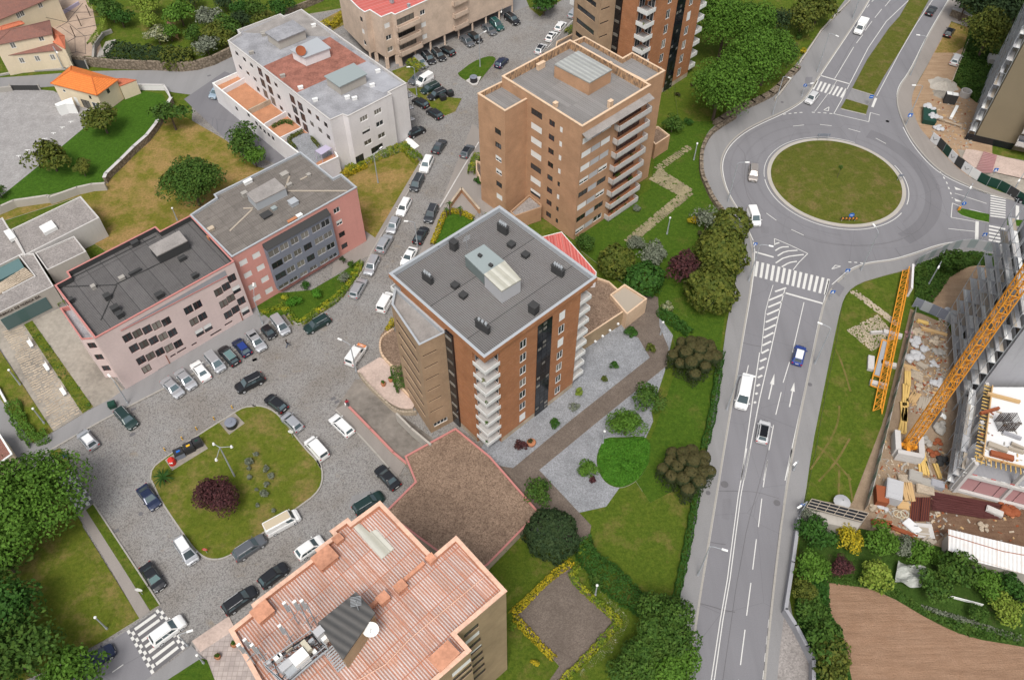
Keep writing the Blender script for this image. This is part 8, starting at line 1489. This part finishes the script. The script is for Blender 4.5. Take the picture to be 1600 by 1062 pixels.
# shed, gate house, plastic tunnel, netting
def gable(): pass
P_ = gs('W',[(850,350),(1000,412),(1266,480),(1600,560),(1600,420),(1266,330),(1050,280),(850,232)],3.0); r = root_of('corrugated_shed','long shed with white corrugated roof and rust spots','shed',P_[0]); B = MB(); B.flat(ccw(P_),3.0,0,(P_[2] - P_[0]).normalized()); part('roof',B,'roof_white',r); B = MB(); Q = offset(ccw(P_),.3); [B.wall(Q[i],Q[(i + 1) % len(Q)],0,2.95) for i in range(len(Q))]; part('wall',B,'concrete',r); B = MB(); B.path([(*q,3.08) for q in gs('W',[(850,265),(1150,355),(1400,400)],3.05)],.05); part('cable',B,'rust',r)
P_ = gs('P',[(125,700),(230,800),(480,850),(550,745),(165,645)],2.6); r = root_of('gate_house','low concrete gate house with dark glazed pergola roof by the pavement','gate house',P_[0]); B = MB(); C_ = ccw(P_); [B.wall(C_[i],C_[(i + 1) % 5],0,2.5) for i in range(5)]; B.flat(C_,2.3); part('wall',B,'concrete',r); B = MB(); q = gs('P',[(130,700),(165,645),(550,742),(505,800)],2.9); B.prism(q,2.75,2.8); part('glass_roof',B,'glass_black',r)
for i in range(4): a,b = q[0].lerp(q[1],i / 3),q[3].lerp(q[2],i / 3); B = MB(); B.bar((*a,2.95),(*b,2.95),.09,.1); part('rail',B,'timber_grey',r)
for i in range(7): a,b = q[0].lerp(q[3],i / 6),q[1].lerp(q[2],i / 6); B = MB(); B.bar((*a,2.98),(*b,2.98),.07,.08); part('rafter',B,'timber_grey',r)
c = g('P',362,678,1); t = root_of('parasol','round white ribbed parasol behind the gate house','parasol',c); B = MB(); B.tube((c.x,c.y,1.6),(c.x,c.y,2.1),1.15,.1,14,cap=False); part('canopy',B,'shutter_grey',t); B = MB(); B.tube((c.x,c.y,0),(c.x,c.y,2.1),.05); part('pole',B,'steel',t)
r = root_of('plastic_tunnel','sagging grey plastic sheeting over a garden frame','greenhouse',g('W',650,480)); q = gs('W',[(560,520),(580,400),(760,450),(700,550)],1.5); B = MB(); N_ = 10; H_ = [[1.2 + .5 * math.sin(i * .7) * math.cos(j * .9) + random.uniform(-.08,.08) for j in range(N_ + 1)] for i in range(N_ + 1)]
for i in range(N_):
 for j in range(N_): B.face([(*q[0].lerp(q[3],u / N_).lerp(q[1].lerp(q[2],u / N_),v / N_),H_[u][v]) for u,v in ((i,j),(i + 1,j),(i + 1,j + 1),(i,j + 1))])
part('sheet',B,'sheet_plastic',r); beamthing('fence_frame','white metal fence frame lying among the vegetables','fence frame','W',(850,600),(1040,650),.5,.08,.5,'white_paint')
for k,x,y,w,d,h,m,l in [('Z',1550,262,9,5,.4,'concrete_grey',None)]: pass
sheet('site_paving',gs('DD',[(440,420),(1500,600),(1500,1100),(1128,985),(860,820),(520,660)]),.05,'concrete_yard')
# northeast tall block with olive end wall
NS = g('DD',600,330),g('DD',905,400); e = (NS[1] - NS[0]).normalized(); up_ = (g('Z',1603,20) - g('Z',1512,232)).normalized(); ol,_ = block('olive_block','tall block with plain olive end wall and balconies at the upper right',None,[NS[0] + up_ * 26 + e * -1.0,NS[0],NS[0] + e * 30,NS[0] + up_ * 26 + e * 30],31,'olive_wall','concrete_pale','felt_pale',.4,.2,.05)
scaffold('scaffolding','scaffolding climbing the left side of the olive walled block',NS[0] + up_ * 24 + e * -1,NS[0],31,11,.3,1.2,3.0)
for i in range(4):
 z = 2.6 + i * 2.9; a = NS[0] + e * 7.2; q = ccw([a,a - up_ * 2.4,a - up_ * 2.4 + e * 14,a + e * 14]); o = balcony(ol,q,z,.9,'concrete_pale','grey_bay',.12)
B = MB(); B.box((*((NS[0] + NS[1]) / 2 - up_ * .15),.7),((NS[1] - NS[0]).length * 1.6,.25,1.3),math.atan2(e.y,e.x)); tag(B.build('shop_front',MAT['glass_black']),'dark glass base below the olive wall','shop front')
# loose site objects
def boards(k,x,y,n,L,rz,m,label,name='plank_stack',cat='planks',w=.3,z=.05,spread=.0,lay=2):
 c = g(k,x,y,.3); r = thing(name,label,cat,(c.x,c.y,z),rz or 1e-6)
 for j in range(lay):
  for i in range(n): b = MB(); b.box((random.uniform(-.1,.1) - spread * i,(i - n / 2) * w * 1.05,.1 + j * .16),(L * random.uniform(.9,1),w,.14),R_(random.uniform(-4,4)) * (1 + spread * 5)); link('plank',b.mesh('plank',MAT[m]),r)
 return r
def lump(k,x,y,r_,m,label,name='rubble_sack',cat='sacks',n=9,z=0,flat=.6):
 c = g(k,x,y,.4); t = thing(name,label,cat,(c.x,c.y,z),1e-6)
 for i in range(n):
  bm = bmesh.new(); bmesh.ops.create_icosphere(bm,subdivisions=2,radius=1); rr_ = r_ * random.uniform(.22,.42); o = Vector((random.uniform(-.6,.6) * r_,random.uniform(-.6,.6) * r_,rr_ * flat))
  for v in bm.verts: d = v.co.copy(); v.co = Vector((d.x * rr_,d.y * rr_,max(-.95,d.z) * rr_ * flat)) * (1 + .14 * math.sin(d.x * 5 + i) * math.cos(d.y * 6 + d.z * 4)) + o
  me = bpy.data.meshes.new('sack'); bm.to_mesh(me); bm.free(); me.materials.append(MAT[m]); link('sack',me,t)
 return t
r9 = R_(75)
for a in [('O',665,810,3,3.0,r9,'timber_yellow','short stack of yellow formwork beams nearest the fence'),('O',652,920,3,4.4,R_(70),'timber_yellow','long stack of yellow beams below the short one'),('O',640,1030,3,3.6,R_(74),'timber_yellow','third stack of yellow beams beside the fence'),('P',780,110,3,5.0,R_(68),'timber_yellow','long yellow beams just left of the crane base'),('P',905,380,4,5.0,R_(80),'timber_yellow','upright laid yellow beams right of the crane base'),('O',850,495,2,4.2,R_(-22),'timber','long orange timber pair by the dark fence'),('O',775,432,2,1.8,R_(-25),'timber_yellow','small yellow board by the top of the yard'),('O',700,740,4,2.2,R_(-25),'timber','scattered pale boards in the yard middle'),('O',745,790,5,2.0,R_(-40),'stone_pale','splintered boards beside the yellow stack'),('O',770,720,3,1.6,R_(-45),'timber_grey','two grey boards crossing the yard'),('O',710,930,4,2.4,R_(50),'timber','loose orange planks at the lower yard'),('O',775,960,5,2.6,R_(65),'timber_grey','fan of weathered planks near the crane base'),
          ('P',730,590,5,2.6,R_(80),'timber_grey','weathered boards beside the grey tank'),('P',800,590,6,3.2,R_(85),'timber','rows of thin battens below the crane'),('P',640,800,3,2.8,R_(-12),'rust','reddish beams at the end of the site'),('P',790,860,2,3.8,R_(-28),'rust','long rusty channel lying diagonally by the bushes'),('P',900,855,4,2.2,R_(-10),'timber_grey','pale pallet boards at the edge of the bushes'),('P',950,435,1,2.6,R_(88),'stone_pale','upright pale timber block right of the crane base'),('P',1010,455,2,2.6,R_(88),'timber_yellow','cream and yellow foam blocks beside the rubble'),('P',950,925,4,1.8,R_(30),'timber_grey','broken white boards among the bushes')]: boards(*a[:8],spread=.12 if 'scatter' in a[7] or 'fan' in a[7] or 'loose' in a[7] or 'splint' in a[7] or 'broken' in a[7] else 0,lay=1 if 'scatter' in a[7] or 'fan' in a[7] else 2)
for a in [('O',720,580,1.7,'sack_white','white sacks and wrap near the fence'),('O',795,610,1.1,'sack_white','grey wrapped pallet in the yard centre'),('O',725,670,1.9,'sack_white','large heap of white plastic and scrap'),('O',855,560,1.1,'stone_pale','coil of pale cable near the dark fence'),('O',890,640,1.2,'stone_grey','grey rubble bag beside the scaffolding'),('O',850,705,1.1,'sack_white','white rubble bag in the yard centre'),('O',870,825,1.5,'sack_white','white plastic heap close to the crane'),('O',745,505,1.2,'stone_pale','pale rubble heap at the top of the yard'),('O',690,515,.9,'pink_board','pink insulation pack beside the fence'),('O',760,865,1.1,'stone_pale','splintered pale heap below the white bag'),('P',920,260,1.4,'stone_grey','dark grey scrap heap right of the mast'),('P',1020,250,.9,'rust','rusty round bundle near the scaffolding'),('P',995,330,1.1,'rust','rusty steel heap below the round bundle'),('P',1040,160,1.5,'stone_grey','broken concrete heap beside the scaffolding'),('P',1050,380,1.3,'slate','dark rubble heap beside the concrete frame'),('P',1055,78,.8,'white_paint','white rounded bag at the foot of the scaffolding'),('P',650,700,.9,'sack_white','white bag by the rusty box'),('P',590,700,.9,'stone_pale','pale rubble by the site fence'),
          ('LL',200,700,1.5,'sack_white','white debris bags in the dark container'),('LL',235,760,1.3,'sack_white','second heap of white bags in the dark container'),('LL',275,745,1.0,'sack_white','white bags just right of the dark container'),('LL',265,810,1.3,'sack_white','white plastic heap beside the sandy ground'),('W',1175,115,.01 + 1.7,'rust','large rust red heap of bricks beside the pink boards'),('W',1205,135,1.1,'terracotta','smaller orange heap beside the rust red one'),('W',1052,215,.9,'stone_pale','pale rubble with a red bucket on the dark soil'),('KK',350,600,1.2,'sack_white','white lime heap on the sand bank'),('J',1060,560 + 600,.7,'stone_grey','stones beside the sand bank')]: lump(*a,z=.95 if 'container' in a[5] and 'right' not in a[5] else 0)
for k,x,y,d,m,l,nm,ct,rz in [('P',632,628,(1.6,2.6,1.5),'rust','rust orange open steel box in the lower yard','steel_box','steel box',R_(-12)),('P',712,600,(2.2,3.2,1.9),'shutter_grey','pale grey plastic water tank in the lower yard','water_tank','tank',R_(-20)),('P',860,500,(1.8,1.8,1.0),'stone_grey','grey stacked pallets right below the crane','pallet_stack','pallets',R_(-20)),('P',945,540,(1.8,1.2,.7),'stone_grey','grey stack of blocks beside the pallets','block_stack','blocks',R_(-20)),('P',1010,550,(1.8,1.2,.9),'concrete_grey','second grey stack of blocks beside the frame','block_stack','blocks',R_(-20)),('P',930,585,(2.4,1.4,.5),'stone_pale','pale pallet of tiles in front of the block stacks','tile_pallet','pallet',R_(-15)),('P',790,510,(1.8,1.2,.5),'stone_pale','pale pallet with orange bucket by the crane base','tile_pallet','pallet',R_(-5)),('P',780,690,(1.6,1.2,.4),'timber','wooden pallet above the cable coils','pallet','pallet',R_(-10)),
       ('LL',330,625,(1.2,1.2,2.2),'slate','left dark portable toilet with white roof','portable_toilet','portable toilet',R_(-15)),('LL',368,632,(1.2,1.2,2.2),'slate','right dark portable toilet with white roof','portable_toilet','portable toilet',R_(-15)),('LL',210,745,(2.6,4.6,1.1),'green_bin','dark green skip full of white bags','skip','skip',R_(-18)),('LL',615,385,(2.0,2.4,1.6),'concrete_pale','small pale box beside the scaffolding in the weeds','site_box','box',R_(-20)),('W',1100,140,(2.2,.9,.8),'concrete_pale','pale slab leaning by the rust red heap','slab','slab',R_(-30)),('P',845,835,(1.4,2.4,.3),'tent_white','white board on the soil beside the bushes','board','board',R_(35)),('P',910,860,(3,2.2,.25),'concrete_pale','pale broken panel left of the corrugated shed','board','board',R_(-5))]:
 c = g(k,x,y,d[2] / 2); t = thing(nm,l,ct,(c.x,c.y,0),rz); B = MB(); lo = [(sx * d[0] / 2 * .94,sy * d[1] / 2 * .94,.05) for sx,sy in ((-1,-1),(1,-1),(1,1),(-1,1))]; hi = [(q[0] / .94,q[1] / .94,d[2]) for q in lo]; loft(B,[lo,hi]); link('body',B.mesh('body',MAT[m]),t)
 B = MB(); B.box((0,0,d[2] + .04),(d[0] * .9,d[1] * .9,.1)) if nm not in ('steel_box','skip') else [B.box((sx * d[0] * .47,0,d[2] + .02),(.12,d[1],.1)) for sx in (-1,1)]; [B.box((0,s * d[1] * .25,d[2] + .11),(d[0] * .7,.12,.06)) for s in (-1,1)] if nm not in ('steel_box','skip') else None
 link('top',B.mesh('top',MAT['white_paint' if nm == 'portable_toilet' else m]),t)
c = g('LL',445,595,.7); t = root_of('concrete_ring','round concrete well ring among the weeds','concrete ring',c); B = MB()
for i in range(20):
 a0,a1 = 2 * math.pi * i / 20,2 * math.pi * (i + 1) / 20; P2 = [(c.x + r_ * math.cos(a_),c.y + r_ * math.sin(a_)) for r_ in (1.1,.9) for a_ in (a0,a1)]; B.face([(*P2[0],0),(*P2[1],0),(*P2[1],1.3),(*P2[0],1.3)]); B.face([(*P2[0],1.3),(*P2[1],1.3),(*P2[3],1.3),(*P2[2],1.3)]); B.face([(*P2[3],.1),(*P2[2],.1),(*P2[2],1.3),(*P2[3],1.3)])
part('ring',B,'concrete_pale',t); beamthing('white_beam','long white beam lying on the sandy ground','beam','LL',(350,755),(390,680),.5,.6,.5,'white_paint'); beamthing('site_pole','long pale pole lying across the sandy site','pole','LL',(220,740),(420,805),.6,.2,.2,'stone_pale')
def mound(k,x,y,r_,h,m,label,cat='sand pile'):
 c = g(k,x,y); B = MB(); N_ = 28
 for j in range(7):
  for i in range(N_):
   f = lambda jj,ii: (c.x + r_ * (1 - jj / 7) * (1 + .12 * math.sin(ii * 1.3 + jj)) * math.cos(2 * math.pi * ii / N_),c.y + r_ * (1 - jj / 7) * (1 + .1 * math.cos(ii * 1.7)) * math.sin(2 * math.pi * ii / N_),.02 + h * (jj / 7) ** 1.3 * (1 + .05 * math.sin(ii * 2.1)))
   B.face([f(j,i),f(j,(i + 1) % N_),f(j + 1,(i + 1) % N_),f(j + 1,i)][:4 if j < 6 else 3])
 return tag(B.build('sand_pile',MAT[m],smooth=True),label,cat)
mound('LL',300,545,3.0,1.0,'sand_pile','pale sand pile on the orange ground'); mound('LL',290,600,1.8,.4,'concrete_yard','low grey gravel heap below the sand pile','gravel pile')
B = MB()
for k,(x0,x1,y0,y1),n in (('O',(690,930,420,1050),600),('P',(590,1080,250,960),420),('LL',(230,480,640,960),150),('W',(760,1250,90,300),60),('JJ',(950,1450,20,600),45)):
 for i in range(n):
  x,y = random.uniform(x0,x1),random.uniform(y0,y1)
  if k == 'P' and x < 560 + (960 - y) * .12: continue
  z = zd if k == 'JJ' else 0; c = g(k,x,y,z); B.box((c.x,c.y,z + .08),(random.uniform(.08,.7),random.uniform(.05,.3),random.uniform(.04,.2)),random.random() * 3,random.randrange(6),Matrix.Rotation(random.uniform(-.3,.3),3,'X'))
tag(B.build('site_litter',[MAT[m] for m in ('timber','stone_grey','timber_grey','rust','stone_pale','stone_grey')],None,'stuff'),'splinters, offcuts and rubble strewn over the building site','debris')
for i in range(3):
 c = g('P',745 + i * 24,745 + (i % 2) * 10,.1); B = MB(); [B.tube((c.x + .55 * math.cos(j * .45),c.y + .55 * math.sin(j * .45),.1),(c.x + .55 * math.cos(j * .45 + .45),c.y + .55 * math.sin(j * .45 + .45),.1),.06,n=5,cap=False) for j in range(14)]; tag(B.build('hose_coil',MAT['blind_cream']),['left','middle','right'][i] + ' cream hose coil on the ground of the lower yard','hose')
B = MB()
for i in range(150): u = random.random(); a,b = g('JJ',480 + 60 * random.random(),860 + 190 * u),g('JJ',1000 + 260 * random.random(),985 + 150 * u + random.uniform(-12,12)); B.tube((*a,.15 + random.random() * .3),(*b,.15 + random.random() * .3),.05,n=4,cap=False)
tag(B.build('rebar',MAT['frame_brown'],None,'stuff'),'long dark rebar rods spread over the brown earth in front of the frame','rebar')
r = root_of('rebar_bundles','two brown bundles of rebar beside the wooden battens','rebar',g('P',900,700))
for x in (870,930):
 for i in range(14): a,b = g('P',x - 30 + i * 5,640),g('P',x - 45 + i * 5,800); B = MB(); B.tube((*a,.2 + .05 * (i % 3)),(*b,.2 + .05 * (i % 3)),.06,n=5); part('bar',B,'frame_brown' if i % 3 else 'rust',r)
B = MB(); a,b,c_,d = gs('DD',[(600,690),(690,480),(830,520),(780,690)]); [B.bar((*a.lerp(b,i / 12),.75),(*d.lerp(c_,i / 12),.75),.12,.25) for i in range(13)]; tag(B.build('roof_lath',MAT['pink_board'],None,'stuff'),'rows of brown laths on the pale terrace below the olive block','laths')
for o in bpy.data.objects:
 for q in ('_o','_r'):
  if q in o: del o[q]
